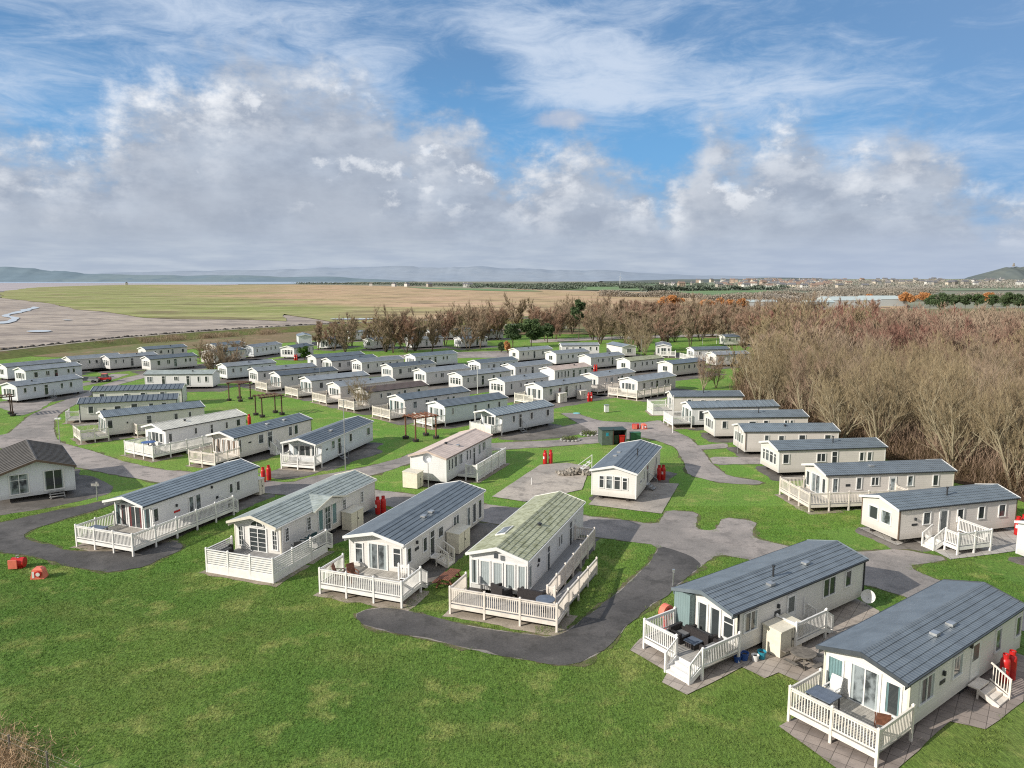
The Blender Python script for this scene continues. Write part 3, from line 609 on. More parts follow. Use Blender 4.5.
def caravan(key,label,wm,rm,typ='tile',front='fr',side=(),left=(),back=(),trim='trim',corner=None,fascia=None,sidecol=None,rise=.52,cat='static caravan',name='static_caravan',group='static caravans on the holiday park',far=False,wm_front=None,frontl=None,gutter='dark',pad=True):
    x,y,h,L,W,po=CAR[key]
    t=thing(name,label,cat,x,y,0,h,group)
    e=bpy.data.objects
    wr=rise*(W/2)/(W/2+.1)
    m=MB(); m.ext([(0,ZB),(W,ZB),(W,ZE),(W/2,ZE+rise-.03),(0,ZE)],'x',0,L); m.build('wall',MAT[wm],t)
    m=roof_mesh(L,W,po,rise,typ); m.build('roof',MAT[rm],t)
    m=MB(); m.ext([(W/2-.13,ZE+rise+.05),(W/2,ZE+rise+.10),(W/2+.13,ZE+rise+.05),(W/2+.13,ZE+rise+.0),(W/2-.13,ZE+rise+.0)],'x',-po-.015,L+.135); m.build('ridge_cap',MAT[rm],t)
    # barge boards front and back
    fc=MAT[fascia or trim]; d=.17 if not far else .15
    for xx in (-po-.045,L+.125):
        m=MB(); m.ext([(-.13,ZE+.10),(W/2,ZE+rise+.11),(W+.13,ZE+.10),(W+.13,ZE+.10-d),(W/2,ZE+rise+.11-d*1.25),(-.13,ZE+.10-d)],'x',xx,xx+.04)
        m.build('barge_board',fc,t)
    for yy in (-.175,W+.115): MB().box(-po,L+.1,yy,yy+.06,ZE-.02,ZE+.05).build('gutter',MAT[gutter],t)
    cm=MAT[corner or trim]
    for cx in (-.012,L-.078):
        for cy in (-.012,W-.078): MB().box(cx,cx+.09,cy,cy+.09,ZB-.01,ZE-.03).build('corner_trim',cm,t)
    if pad:
        r=R(h); e_=2.1 if far else 0
        cc=[(-1.0-e_,-1.6-e_),(L+.8+e_,-1.4-e_),(L+.6+e_,W+.35),(-.7-e_,W+.3)]
        cc=[(x+a*math.cos(r)-b*math.sin(r),y+a*math.sin(r)+b*math.cos(r)) for a,b in cc]
        sheet('hardstanding',jitter(smooth_poly(cc,1),.45,.45,.5),.006,G['gravel'])
    if po>.45:
        m=MB(); m.box(-po+.02,0,-.02,.0,ZE-.25,ZE+.02); m.box(-po+.02,0,W,W+.02,ZE-.25,ZE+.02); 
        if po>1: 
            for yy in (.02,W-.1): m.box(-po+.05,-po+.14,yy,yy+.09,.45,ZE)
        m.build('porch_canopy',fc,t)
    # chassis
    m=MB(); m.box(.2,L-.2,.75,.87,.33,.5); m.box(.2,L-.2,W-.87,W-.75,.33,.5)
    k=int(L/2.2)
    for i in range(k+1):
        xx=.4+i*(L-.8)/k
        m.box(xx-.05,xx+.05,.15,W-.15,.42,.515)
        for yy in (.81,W-.81): m.box(xx-.12,xx+.12,yy-.12,yy+.12,.0,.33)
    m.build('chassis',MAT['chassis'],t)
    for yy in (.22,W-.22):
        for xx in (L*.5-.35,L*.5+.35): MB().tube((xx,yy-.08,.3),(xx,yy+.08,.3),.3,n=12).build('wheel',MAT['dark'],t)
    TR,TL,TFr,TBk=[TF(s,L,W) for s in 'RLFB']
    for f in (frontl if frontl is not None else fronts(front,W)):
        k=f[0]
        if k in('w','dd'):
            window(t,TFr,f[1],f[2],f[3],f[4],mull=f[5],curt=f[6],hm=f[7] if len(f)>7 else 0,grid=f[8] if len(f)>8 else 0,nm='patio_door' if k=='dd' else 'window',fm='trim' if trim!='creamtrim' else 'trim',bw=.075 if k=='dd' else .06)
    def feats(l,T):
        for f in l:
            k=f[0]
            if k=='w': window(t,T,f[1],f[2],f[3],f[4],mull=f[5] if len(f)>5 else 0,curt=f[6] if len(f)>6 else None,grid=f[7] if len(f)>7 else 0,glassm='glass')
            elif k=='d': door(t,T,f[1],f[2],f[3],f[4],f[5] if len(f)>5 else .35)
            elif k=='g': window(t,T,f[1],f[2],f[3],f[4],hm=1,nm='glazed_door')
            elif k=='plaque': m=MB(); tb(m,T,f[1],f[2],f[3],f[4],.002,.03); m.build('name_plaque',MAT[f[5]],t)
            elif k=='lamp': m=MB(); tb(m,T,f[1],f[1]+.12,f[2],f[2]+.2,.002,.12); m.build('wall_lamp',MAT['dark'],t)
            elif k=='vent': m=MB(); tb(m,T,f[1],f[2],f[3],f[4],.002,.02); m.build('air_vent',MAT['dark'],t)
            elif k=='pipe': m=MB(); tb(m,T,f[1],f[1]+.07,f[2],f[3],.002,.07); m.build('downpipe',MAT[f[4]],t)
            elif k=='flue': pass
    feats(side,TR); feats(left,TL); feats(back,TBk)
    return t
def on_roof(t,key,x,v,kind,rise=.52):
    W=CAR[key][4]; s=v; yy=W/2*v if v<=1 else W/2*v
    tt=v if v<=1 else 2-v
    z=ZE+.05+rise*tt+.03
    m=MB()
    if kind=='vent': m.box(x-.2,x+.2,yy-.17,yy+.17,z,z+.12); return m.build('roof_vent',MAT['galv'],t)
    if kind=='flue': m.tube((x,yy,z-.05),(x,yy,z+.55),.055); m.tube((x,yy,z+.55),(x,yy,z+.63),.1); return m.build('flue',MAT['dark'],t)
    if kind=='cap': m.lathe([(.10,0),(.10,.12),(.16,.14),(.16,.2),(.05,.24)],(x,yy,z-.02)); return m.build('roof_vent',MAT['dark'],t)
# ---------------------------------------------------------------- decks
def rail_seg(m,p,q,style,col=None):
    p=Vector(p);q=Vector(q); d=q-p; n=max(1,int(Vector((d.x,d.y)).length/.125)); u=d.normalized()
    up=Vector((0,0,1))
    m.beam(p+up*.98,q+up*.98,.085,.045)
    if style=='hboard':
        for i in range(6): m.beam(p+up*(.1+i*.145),q+up*(.1+i*.145),.025,.10)
        return
    if style=='solid':
        m.beam(p+up*.46,q+up*.46,.03,.80); return
    m.beam(p+up*.88,q+up*.88,.035,.07)
    m.beam(p+up*.12,q+up*.12,.035,.07)
    w=.045 if style=='bal' else .095
    for i in range(n):
        c=p+d*((i+.5)/n); m.beam(c+up*.13,c+up*.86,w,.02)
def deck(key,label,plats,rails,steps=(),mat='deck_w',style='bal',zf=.6,skirt=False,floor='boards',group='veranda decks beside the caravans'):
    x,y,h,L,W,po=CAR[key]
    t=thing('veranda_deck',label,'veranda deck',x,y,0,h,group)
    m=MB()
    for a,b,c,d in plats: m.box(a,b,c,d,zf-.05,zf)
    m.build('floor',MAT[floor],t)
    for a,b,c,d in plats[:1]:
        r=R(h); cc=[(a-.4,c-.5),(b+.3,c-.5),(b+.3,d+.3),(a-.4,d+.3)]
        cc=[(x+p*math.cos(r)-q*math.sin(r),y+p*math.sin(r)+q*math.cos(r)) for p,q in cc]
        if key not in('F5','F6','F7'): sheet('hardstanding',jitter(cc,.22,.8,.4),.0175,G['dirt'])
    m=MB()
    for a,b,c,d in plats:
        g=.012
        a2,b2=(a-g, b if abs(b)<.05 else b+0)
        m.box(a-.03,a-.002,c,d,zf-.22,zf+.01)
        m.box(a-.03,b-.02,c-.03,c-.002,zf-.22,zf+.012) if abs(c)>.3 else None
        m.box(a-.03,b-.02,d+.002,d+.03,zf-.22,zf+.012) if abs(d)>.3 else None
    m.build('fascia',MAT[mat],t)
    posts=set()
    for r in rails:
        pts=[(p[0],p[1],p[2] if len(p)>2 else zf) for p in r]
        for p,q in zip(pts[:-1],pts[1:]):
            P=Vector(p);Q=Vector(q); ln=(Q-P).length; k=max(1,round(ln/1.9))
            for i in range(k):
                a=P.lerp(Q,i/k); b=P.lerp(Q,(i+1)/k)
                mm=MB(); rail_seg(mm,a,b,style); mm.build('railing',MAT[mat],t,fix=False)
                posts.add((round(a.x,2),round(a.y,2),round(a.z,2))); posts.add((round(b.x,2),round(b.y,2),round(b.z,2)))
            if skirt:
                mm=MB(); dd=(Q-P).normalized(); nn=Vector((dd.y,-dd.x,0))*.03
                mm.beam(P+nn+Vector((0,0,-.3)),Q+nn+Vector((0,0,-.3)),.03,.56); mm.build('skirt_panel',MAT['trim'],t)
    for px,py,pz in posts:
        mm=MB(); mm.box(px-.055,px+.055,py-.055,py+.055,0,pz+1.06); mm.add([(px-.065,py-.065,pz+1.06),(px+.065,py-.065,pz+1.06),(px+.065,py+.065,pz+1.06),(px-.065,py+.065,pz+1.06),(px,py,pz+1.13)],[(0,1,4),(1,2,4),(2,3,4),(3,0,4),(3,2,1,0)]); mm.build('post',MAT[mat],t,fix=False)
    for s in steps: stair(t,*s,zf=zf,mat=mat)
    return t
def stair(t,x,y,dx,dy,w,railing=2,solid=0,zf=.6,mat='deck_w'):
    # x,y: middle of the top edge, (dx,dy): unit direction of descent
    n=3; run=.28; px,py=-dy,dx
    m=MB()
    for i in range(n):
        z=zf-(i+1)*zf/(n+1); a=i*run
        c=Vector((x+dx*(a+run/2),y+dy*(a+run/2),z-.03))
        m.beam(c-Vector((px,py,0))*w/2,c+Vector((px,py,0))*w/2,run+.02,.05)
        m.beam(c-Vector((px,py,0))*w/2+Vector((dx*.13,dy*.13,-.08)),c+Vector((px,py,0))*w/2+Vector((dx*.13,dy*.13,-.08)),.02,.12)
    for s in (-1,1):
        a=Vector((x+px*s*w/2,y+py*s*w/2,zf-.1)); b=a+Vector((dx*run*n,dy*run*n,-(zf-.15)))
        m.beam(a,b,.04,.22)
        if railing==2 or railing==s:
            m.beam(b+Vector((0,0,-.05)),b+Vector((0,0,.98)),.09,.09)
            m.beam(a+Vector((0,0,1.05)),b+Vector((0,0,.95)),.05,.08); m.beam(a+Vector((0,0,.25)),b+Vector((0,0,.2)),.03,.06)
            for k in range(1,7):
                c=a.lerp(b,k/7); m.beam(c+Vector((0,0,.2)),c+Vector((0,0,.98)),.035,.02) if not solid else None
            if solid:
                m.add([a+Vector((0,0,-.45)),b+Vector((0,0,-.05)),b+Vector((0,0,.95)),a+Vector((0,0,1.05))],[(0,1,2,3)])
    m.build('steps',MAT[mat],t,fix=False)
def door_steps(key,label,x,w=.95,mat='deck_c',railing=2,solid=0,zf=.6,run=True,small=False,dirx=0):
    X,Y,h,L,W,po=CAR[key]
    t=thing('caravan_steps',label,'steps',X,Y,0,h,'doorsteps standing at caravan doors')
    if small:
        m=MB()
        for i in range(3): m.beam((x,-.15-i*.25,.55-i*.17),(x+w,-.15-i*.25,.55-i*.17),.24,.03)
        for xx in (x,x+w): m.beam((xx,-.05,.55),(xx,-.85,.0),.04,.06); 
        m.build('steps',MAT['galv'],t,fix=False)
        m=MB(); m.beam((x+w,-.1,.6),(x+w,-.1,1.45),.035,.035); m.beam((x+w,-.85,.05),(x+w,-.85,.95),.035,.035); m.beam((x+w,-.1,1.45),(x+w,-.85,.95),.035,.035); m.build('handrail',MAT['galv'],t,fix=False)
        return t
    m=MB(); m.box(x,x+w,-.55,-.08,zf-.12,zf-.06); 
    for xx in (x+.04,x+w-.04): m.box(xx-.04,xx+.04,-.55,-.47,0,zf-.12)
    m.build('landing',MAT[mat],t)
    if dirx: stair(t,x+w,-.32,1,0,.5,railing,solid,zf-.08,mat)
    else: stair(t,x+w/2,-.55,0,-1,w,railing,solid,zf-.08,mat)
    return t
# ================================================================ the caravans
def wins(*a): return [('w',*q) for q in a]
pale=('curt_pale',.3)
T={}
CAR['F24']=(CAR['F24'][0]+2.95,CAR['F24'][1]-.4)+CAR['F24'][2:]
T['F1']=caravan('F1','slate-roofed caravan with glazed gable front and long railed walkway, leftmost in the front row','white','bluegrey','tile','fr',
 trim='trim',side=wins((.05,.55,1.2,2.15),(3.49,4.0,.8,2.1,0,None),(4.2,4.75,.8,2.1,0,None),(7.92,8.35,1.25,2.0),(8.75,9.2,1.25,2.0))+[('plaque',2.0,2.6,1.3,1.45,'red'),('lamp',2.2,1.75),('lamp',5.9,2.2),('vent',7.4,7.75,.6,.95),('vent',7.85,8.2,.6,.95),('plaque',6.4,6.65,1.2,1.4,'dark')],
 frontl=[('w',.14,.8,.68,2.25,0,('curt_teal',.35)),('dd',.98,2.35,.62,2.2,1,('curt_red',.3)),('w',2.55,3.1,.68,2.25,0,('curt_red',.35)),('w',3.12,3.65,.68,2.2,0,('curt_teal',.45))])
def gable_glass(t,W,z0,rise,mat='glass',x=-.02):
    m=MB(); c=W/2
    m.ext([(.55,z0),(c-.04,z0),(c-.04,z0+rise*.62),(.75,z0+.12)],'x',x-.012,x); m.ext([(c+.04,z0),(W-.55,z0),(W-.75,z0+.12),(c+.04,z0+rise*.62)],'x',x-.012,x)
    m.build('gable_window',MAT[mat],t)
gable_glass(T['F1'],3.75,2.38,.6)
T['F2']=caravan('F2','cream caravan with pale green-grey roof, side dormer gable and arched front window','cream','palegreen','tile','fr',trim='creamtrim',gutter='trim',rise=.6,
 side=[('w',.4,.86,1.36,2.25,0,None,4),('w',2.86,3.36,1.36,2.25,0,None,4),('w',7.4,7.88,1.36,2.25,0,None,4),('w',10.0,10.4,1.36,2.2,0,None,4),('pipe',.05,.6,2.5,'trim'),('vent',8.8,9.1,.6,.9)],
 frontl=[('w',.25,.7,.9,2.2,0,None,0,4),('dd',1.15,2.6,.62,2.2,1,None,0,5),('w',3.05,3.5,.9,2.2,0,None,0,4)])
t=T['F2']; m=MB(); c=1.9
pts=[(c+.55*math.cos(a*math.pi/10),2.36+.42*math.sin(a*math.pi/10)) for a in range(11)]
m.ext(pts,'x',-.03,-.004); aw=m.build('arched_window',MAT['glass'],t)
m=MB()
for a in range(10):
    p,q=pts[a],pts[a+1]; m.beam((-.04,p[0],p[1]),(-.04,q[0],q[1]),.05,.07)
m.beam((-.04,c-.58,2.35),(-.04,c+.58,2.35),.05,.06); m.beam((-.04,c,2.36),(-.04,c,2.76),.04,.04); m.build('frame',MAT['trim'],aw)
# dormer
m=MB(); m.add([(3.35,-.42,2.62),(5.5,-.42,3.18),(7.65,-.42,2.62),(3.35,.0,2.62),(5.5,1.75,3.18),(7.65,.0,2.62),(3.35,-.42,2.55),(5.5,-.42,3.11),(7.65,-.42,2.55),(3.35,0,2.55),(7.65,0,2.55),(5.5,1.75,3.1)],
 [(0,1,4,3),(1,2,5,4),(6,7,1,0),(7,8,2,1),(6,9,11,7),(7,11,10,8),(0,3,9,6),(2,8,10,5)]); dr=m.build('dormer_roof',MAT['palegreen'],t)
m=MB(); m.ext([(3.7,2.5),(7.3,2.5),(7.1,2.62),(5.5,3.04),(3.9,2.62)],'y',-.24,-.02); m.build('dormer_gable',MAT['cream'],t)
for a,b in ((3.32,5.5),(7.68,5.5)):
    m=MB(); m.beam((a,-.44,2.60),(b,-.44,3.17),.04,.12); m.build('barge_board',MAT['creamtrim'],t)
TT=TF('R',12,3.85)
w=window(t,TT,4.25,4.85,.85,2.35,curt=('curt_teal',1)); window(t,TT,5.05,5.8,.62,2.35,mull=0,grid=4,nm='glazed_door'); window(t,TT,5.98,6.6,.85,2.35,curt=('curt_teal',1))
T['F3']=caravan('F3','dark-roofed cream caravan with brown picnic bench at its side, left of the green-roofed one','cream','slate','tile','fr',gutter='trim',
 side=[('w',.08,.62,1.23,2.15),('plaque',1.12,1.62,1.66,1.86,'dark'),('lamp',1.3,2.1),('w',2.19,2.78,1.21,2.11),('g',3.19,3.87,.6,2.25),('w',4.42,5.2,1.45,2.1),('w',6.8,7.8,1.2,2.15,1),('w',9.16,9.75,.7,2.12),('w',10.2,10.85,.7,2.11),('w',11.3,11.9,.7,2.11)],
 frontl=[('w',.35,.95,.95,2.15,0,None,1),('dd',1.35,2.75,.62,2.25,1,pale),('w',3.15,3.75,.9,2.15,0,None,1)])
for xx in (4.2,5.3): on_roof(T['F3'],'F3',xx,.45,'vent')
T['F4']=caravan('F4','white caravan with mossy green tiled roof, five tall curtained front windows and a skylight','white','moss','tile','pan5',rise=.58,gutter='trim',
 side=[('w',.1,.62,.78,2.15,0,('curt_pale',.6)),('plaque',1.75,2.05,1.55,1.7,'dark'),('lamp',1.85,1.85),('g',3.6,4.2,.6,2.15),('w',5.95,6.35,1.32,2.01),('w',6.45,6.9,1.32,2.01),('g',8.55,9.25,.6,2.2),('w',9.95,10.25,1.75,2.06)])
t=T['F4']; m=MB(); m.box(2.6,4.1,2.45,3.15,0,.09)
for i,v in enumerate(m.v): m.v[i]=(v[0],v[1],v[2]+2.65+.58*(2-v[1]/1.875)+.02)
sk=m.build('skylight',MAT['trim'],t)
m=MB(); m.box(2.68,4.02,2.53,3.07,.09,.1)
for i,v in enumerate(m.v): m.v[i]=(v[0],v[1],v[2]+2.65+.58*(2-v[1]/1.875)+.02)
m.build('pane',MAT['glass'],sk)
m=MB(); m.box(-.38,-.3,1.75,2.0,2.62,2.9); m.build('gable_lamp',MAT['darktrim'],t)
on_roof(t,'F4',5.2,.55,'cap')
T['F5']=caravan('F5','cream caravan with a teal front panel and black sofas on its deck, beside dark driveway','cream','slate','tile','none',gutter='dark',corner='creamtrim',pad=False,
 side=[('w',.5,1.6,1.37,2.35,1,pale),('d',4.2,4.95,.62,2.35,.45),('w',7.56,8.8,1.39,2.4,1),('w',9.8,10.45,1.46,2.35),('plaque',3.1,3.6,1.55,1.8,'dark'),('lamp',3.3,1.95),('pipe',.02,.5,2.5,'dark'),('pipe',11.8,.2,2.5,'dark'),('pipe',5.7,.9,1.9,'trim')],
 frontl=[('w',.15,.82,1.05,2.15,0,None,1),('dd',.98,1.68,.62,2.3,0,('curt_pale',.2)),('dd',1.8,2.5,.62,2.3,0,('curt_pale',.2))],trim='creamtrim',fascia='bluegrey')
t=T['F5']; m=MB(); m.box(-.42,-.02,2.68,3.74,ZB+.1,2.62); m.build('recessed_panel',MAT['tealclad'],t)
on_roof(t,'F5',4.55,.62,'flue'); on_roof(t,'F5',3.7,.38,'vent'); on_roof(t,'F5',7.6,.62,'vent')
T['F6']=caravan('F6','cream slate-roofed caravan with grey table on its deck, in the bottom right corner','cream','slate','tile','none',gutter='darktrim',trim='creamtrim',fascia='darktrim',pad=False,
 side=[('w',.85,2.15,1.2,2.3,1,('curt_pale',.35)),('w',3.95,4.9,1.35,2.3,0,pale),('d',5.9,6.75,.62,2.38,.5),('w',8.5,9.2,1.15,2.25),('w',10.95,11.6,1.2,2.2),('plaque',2.75,3.25,1.45,1.62,'dark'),('lamp',2.95,1.85),('lamp',5.6,2.3)],
 frontl=[('w',.3,1.0,.8,2.15,0,('curt_teal',.3)),('dd',1.2,2.55,.62,2.3,1,('curt_pale',.2)),('w',2.85,3.6,.75,2.2,0,('curt_teal',1))])
for xx in (4.3,5.9): on_roof(T['F6'],'F6',xx,.52,'vent')
T['F7']=caravan('F7','beige caravan with two wide front windows and square side deck, by wood at right edge','beige','bluegrey','tile','two',gutter='dark',corner='browntrim',
 side=[('w',2.08,2.76,1.39,2.25),('d',3.58,4.32,.62,2.34,.1),('w',5.18,5.79,1.35,2.22),('w',7.14,7.76,1.35,2.26),('w',9.09,9.77,1.34,2.23),('plaque',1.1,1.6,1.35,1.5,'dark'),('lamp',1.3,1.75)])
on_roof(T['F7'],'F7',5.3,.6,'flue')
T['F8']=caravan('F8','slate-roofed cream caravan wrapped by L-shaped railed deck, in the right-hand row','beige','slate','tile','fr',gutter='dark',corner='creamtrim',
 side=[('w',.4,.9,1.15,2.3),('w',2.56,3.06,1.35,2.3),('w',3.92,4.64,1.63,2.3,1),('d',5.61,6.2,.62,2.28,.2),('w',7.28,7.82,1.47,2.3),('w',9.65,10.19,1.42,2.3),('plaque',1.6,2.0,1.6,1.8,'dark')])
on_roof(T['F8'],'F8',4.6,.6,'vent')
T['F9']=caravan('F9','beige caravan with four front panes, directly behind the one with the L-shaped deck','beige','bluegrey','tile','b4',
 side=[('w',.4,1.05,1.35,2.2),('w',3.91,4.85,1.41,2.16,1),('g',5.48,6.1,.7,2.32),('w',8.41,8.89,1.35,2.15),('w',9.24,9.74,1.35,2.15)])
on_roof(T['F9'],'F9',6.2,.6,'flue')
T['F10']=caravan('F10','beige caravan with four small side windows, fourth from near end of the right-hand row','beige','bluegrey','tile','b3',
 side=wins((2.15,2.65,1.55,2.2),(3.7,4.33,1.6,2.13),(5.93,6.68,1.6,2.2),(8.78,9.5,1.6,2.2))+[('pipe',.05,.6,2.5,'browntrim')])
on_roof(T['F10'],'F10',4.8,.6,'cap')
T['F11']=caravan('F11','beige caravan with a black flue, fifth from near end of the right-hand row','beige','bluegrey','tile','b3',
 side=wins((.9,1.5,1.4,2.2),(4.2,5.1,1.6,2.13),(6.0,6.6,1.6,2.2),(8.6,9.0,1.6,2.2),(9.3,9.7,1.6,2.2)))
on_roof(T['F11'],'F11',5.8,.6,'flue')
T['F12']=caravan('F12','white caravan with pale blue-grey roof behind a boxed white deck, sixth in the right-hand row','white','bluegrey','seam','frc',
 side=wins((.9,1.6,1.1,2.2),(2.6,3.0,1.6,2.1),(3.7,4.4,1.6,2.1),(5.2,5.7,1.6,2.1),(8.0,8.5,1.6,2.1)))
T['F13']=caravan('F13','cream caravan with white panelled deck, at the far end of the right-hand row','beige','slate','tile','fr',corner='browntrim',
 side=wins((2.0,2.6,1.6,2.2),(3.9,4.5,1.6,2.1),(6.0,6.6,1.6,2.1),(8.4,9.0,1.6,2.1)))
on_roof(T['F13'],'F13',4.6,.6,'flue')
T['F14']=caravan('F14','cream caravan with four front panes, standing alone on a slab in the middle','cream','slate','tile','none',wm_front=None,gutter='trim',
 side=[('w',1.36,2.1,1.45,1.65),('g',4.3,5.1,.62,2.3),('w',2.9,3.4,1.3,2.1),('w',8.66,9.2,1.3,2.1)],
 frontl=[('w',.75,1.22,1.15,2.15,0,None,1),('w',1.36,1.95,1.12,2.2,0,None,1),('w',2.05,2.66,1.12,2.2,0,None,1),('w',2.8,3.27,1.15,2.15,0,None,1)])
on_roof(T['F14'],'F14',5.4,.55,'flue'); on_roof(T['F14'],'F14',4.5,1.5,'vent'); on_roof(T['F14'],'F14',6.0,1.5,'vent')
T['F15']=caravan('F15','white caravan with pale pink roof and boarded side deck, left of the empty slab','white','pink','plain','none',rise=.55,gutter='browntrim',fascia='pink',
 side=wins((.4,.8,1.41,2.36),(1.05,1.45,1.39,2.35),(1.77,2.3,1.4,2.37),(2.77,3.55,1.4,2.36,1),(4.53,4.95,1.41,2.35),(5.28,5.66,1.36,2.31))+[('g',6.11,6.68,.6,2.28)]+wins((7.49,8.1,1.35,2.33),(8.5,9.4,1.5,2.36,1)))
on_roof(T['F15'],'F15',3.5,.9,'cap'); on_roof(T['F15'],'F15',4.2,.4,'vent')
T['F16']=caravan('F16','pale blue-white caravan with small covered front porch, behind the flower-edged grass island','blue','bluegrey','seam','b3',gutter='dark',
 side=[('w',1.74,2.25,1.5,2.25),('g',2.92,3.45,.65,2.3),('w',4.97,5.5,1.45,2.25),('w',8.0,8.6,1.45,2.25)])
T['F17']=caravan('F17','pale blue caravan with slate roof and tall white front windows, behind the brown pergola','blue','slate','tile','tall',gutter='dark',
 side=[('w',1.11,1.42,1.5,2.3),('g',4.9,5.4,.65,2.3),('w',7.27,7.75,1.47,2.17),('w',9.25,9.7,1.4,2.25)])
T['F18']=caravan('F18','pale blue-white caravan with slate roof and porch balcony facing left of the long pole','blue','slate','tile','b3',gutter='trim',
 side=[('w',1.99,2.7,1.5,2.3),('g',3.3,4.0,.62,2.31),('w',5.87,6.5,1.44,2.27),('w',10.1,10.9,1.3,2.1),('plaque',.9,1.2,1.6,1.75,'dark')])
on_roof(T['F18'],'F18',4.0,.6,'vent')
T['F19']=caravan('F19','beige caravan with tan-curtained front windows and pinkish deck, right of the cream-roofed one','beige','bluegrey','tile','brown4',gutter='dark',corner='browntrim',
 side=[('w',-.0,.4,.95,2.3,0,('curt_tan',.3)),('w',2.82,3.6,1.38,2.3),('g',4.19,4.95,.7,2.37),('w',7.5,8.1,1.35,2.35),('w',8.47,9.09,1.35,2.35),('plaque',1.4,1.8,1.7,1.85,'dark')])
on_roof(T['F19'],'F19',5.5,.6,'vent'); on_roof(T['F19'],'F19',8.2,.6,'vent')
T['F20']=caravan('F20','white caravan with pale cream roof and long white veranda holding a blue cover','white','rcream','plain','b3',
 side=[('w',.3,.75,1.2,2.1),('w',3.53,3.93,1.55,2.2),('g',5.62,6.04,.7,2.25),('w',7.69,8.09,1.5,2.2),('w',9.26,9.85,1.5,2.25)])
on_roof(T['F20'],'F20',3.2,.6,'cap')
T['F21']=caravan('F21','cream caravan with slate roof and cream front deck, behind the white-roofed one on the left','cream','bluegrey','tile','frc',
 side=[('w',.15,.75,1.25,2.2),('g',4.53,5.15,.7,2.25),('w',7.78,8.27,1.35,2.15),('w',9.52,9.93,1.55,2.15),('lamp',2.3,1.6)])
T['F22']=caravan('F22','cream caravan seen side-on with ribbed slate roof, second of three stacked long ones at left','cream','slate','seam','fr',corner='dark',
 side=wins((1.04,1.71,1.3,2.2),(4.18,5.01,1.5,2.08),(6.22,7.06,1.6,2.25),(8.41,9.03,1.6,2.2),(9.97,10.68,1.6,2.2))+[('plaque',2.8,3.1,1.6,1.8,'dark')])
T['F23']=caravan('F23','cream caravan seen side-on with ribbed slate roof, rearmost of three stacked long ones at left','cream','slate','seam','fr',corner='dark',
 side=wins((1.0,1.7,1.6,2.2),(4.3,5.0,1.7,2.1),(6.6,7.3,1.7,2.2),(9.3,10.0,1.7,2.2)))
T['F24']=caravan('F24','pale green-white caravan cut by the right edge of the picture','white','bluegrey','tile','two',gutter='trim',side=wins((1.0,1.9,1.2,2.2),(4,5,1.3,2.2)))
T['L1']=caravan('L1','wide pale blue lodge with weathered brown roof and two glazed openings, at left edge','lodge','lodgeroof','seam','none',rise=.95,gutter='dark',fascia='browntrim',corner='lodge',cat='holiday lodge',name='holiday_lodge',
 frontl=[('dd',.85,2.35,.75,2.4,1,('curt_pale',.12)),('dd',3.45,4.9,.75,2.4,1,('curt_pale',.15),1)])
# ---- the middle and far rows
rs=random.Random(3)
def genside(L,v=0):
    if v==0: return wins((1.0,1.5,1.5,2.2),(2.6,3.0,1.5,2.2))+[('g',4.3,4.95,.7,2.3)]+wins((7.0,7.5,1.4,2.2),(8.6,9.1,1.4,2.2))
    if v==1: return wins((1.4,2.1,1.3,2.2),)+[('g',5.0,5.7,.7,2.3)]+wins((3.5,4.2,1.4,2.2,1),(7.4,7.9,1.5,2.2),(8.4,8.9,1.5,2.2))
    if v==2: return wins((2.0,2.4,1.6,2.2),(3.2,4.0,1.5,2.2,1),(5.2,5.7,1.5,2.2))+[('g',6.2,6.8,.7,2.3)]+wins((8.8,9.4,1.4,2.2),)
    return wins((1.2,1.7,1.3,2.2),(3.4,3.8,1.5,2.2),(4.7,5.3,1.5,2.2),(6.5,7.0,1.5,2.2),(8.2,8.8,1.5,2.2))
ORD=['first','second','third','fourth','fifth','sixth','seventh','eighth']
rows={
 'H':('nearest central row',[('H1','grey','slate','b4'),('H2','grey','slate','frc'),('H3','grey','slate','frc'),('H4','beige','slate','b3'),('H5','beige','rbrown','brown4'),('H6','grey','slate','frc')]),
 'I':('second central row',[('I1','grey','bluegrey','one'),('I2','grey','bluegrey','fr'),('I3','grey','bluegrey','b4'),('I4','grey','slate','b3'),('I5','grey','slate','b3'),('I6','grey','slate','b4'),('I7','grey','slate','b4'),('I8','grey','bluegrey','tall')]),
 'J':('third central row',[('J1','blue','bluegrey','b3'),('J2','blue','bluegrey','b4'),('J3','white','bluegrey','b3'),('J4','white','pink','none'),('J5','beige','slate','b3'),('J6','grey','slate','b3')]),
 'K':('fourth central row',[('K1','cream','bluegrey','one'),('K2','white','bluegrey','one'),('K3','grey','slate','none'),('K4','white','moss','one'),('K5','cream','bluegrey','one')]),
 'G':('the left group',[('G1','blue','slate','b3'),('G2','blue','slate','b3'),('G3','blue','bluegrey','one'),('G4','grey','bluegrey','b4'),('G5','grey','bluegrey','b4'),('G6','grey','slate','b4'),('G7','grey','bluegrey','one'),('G8','white','palegreen','one'),
    ('G9','blue','slate','b4'),('G10','beige','bluegrey','one'),('G10b','beige','bluegrey','one'),('G12','blue','slate','none'),('G13','white','slate','b4'),('G14','blue','bluegrey','none')])}
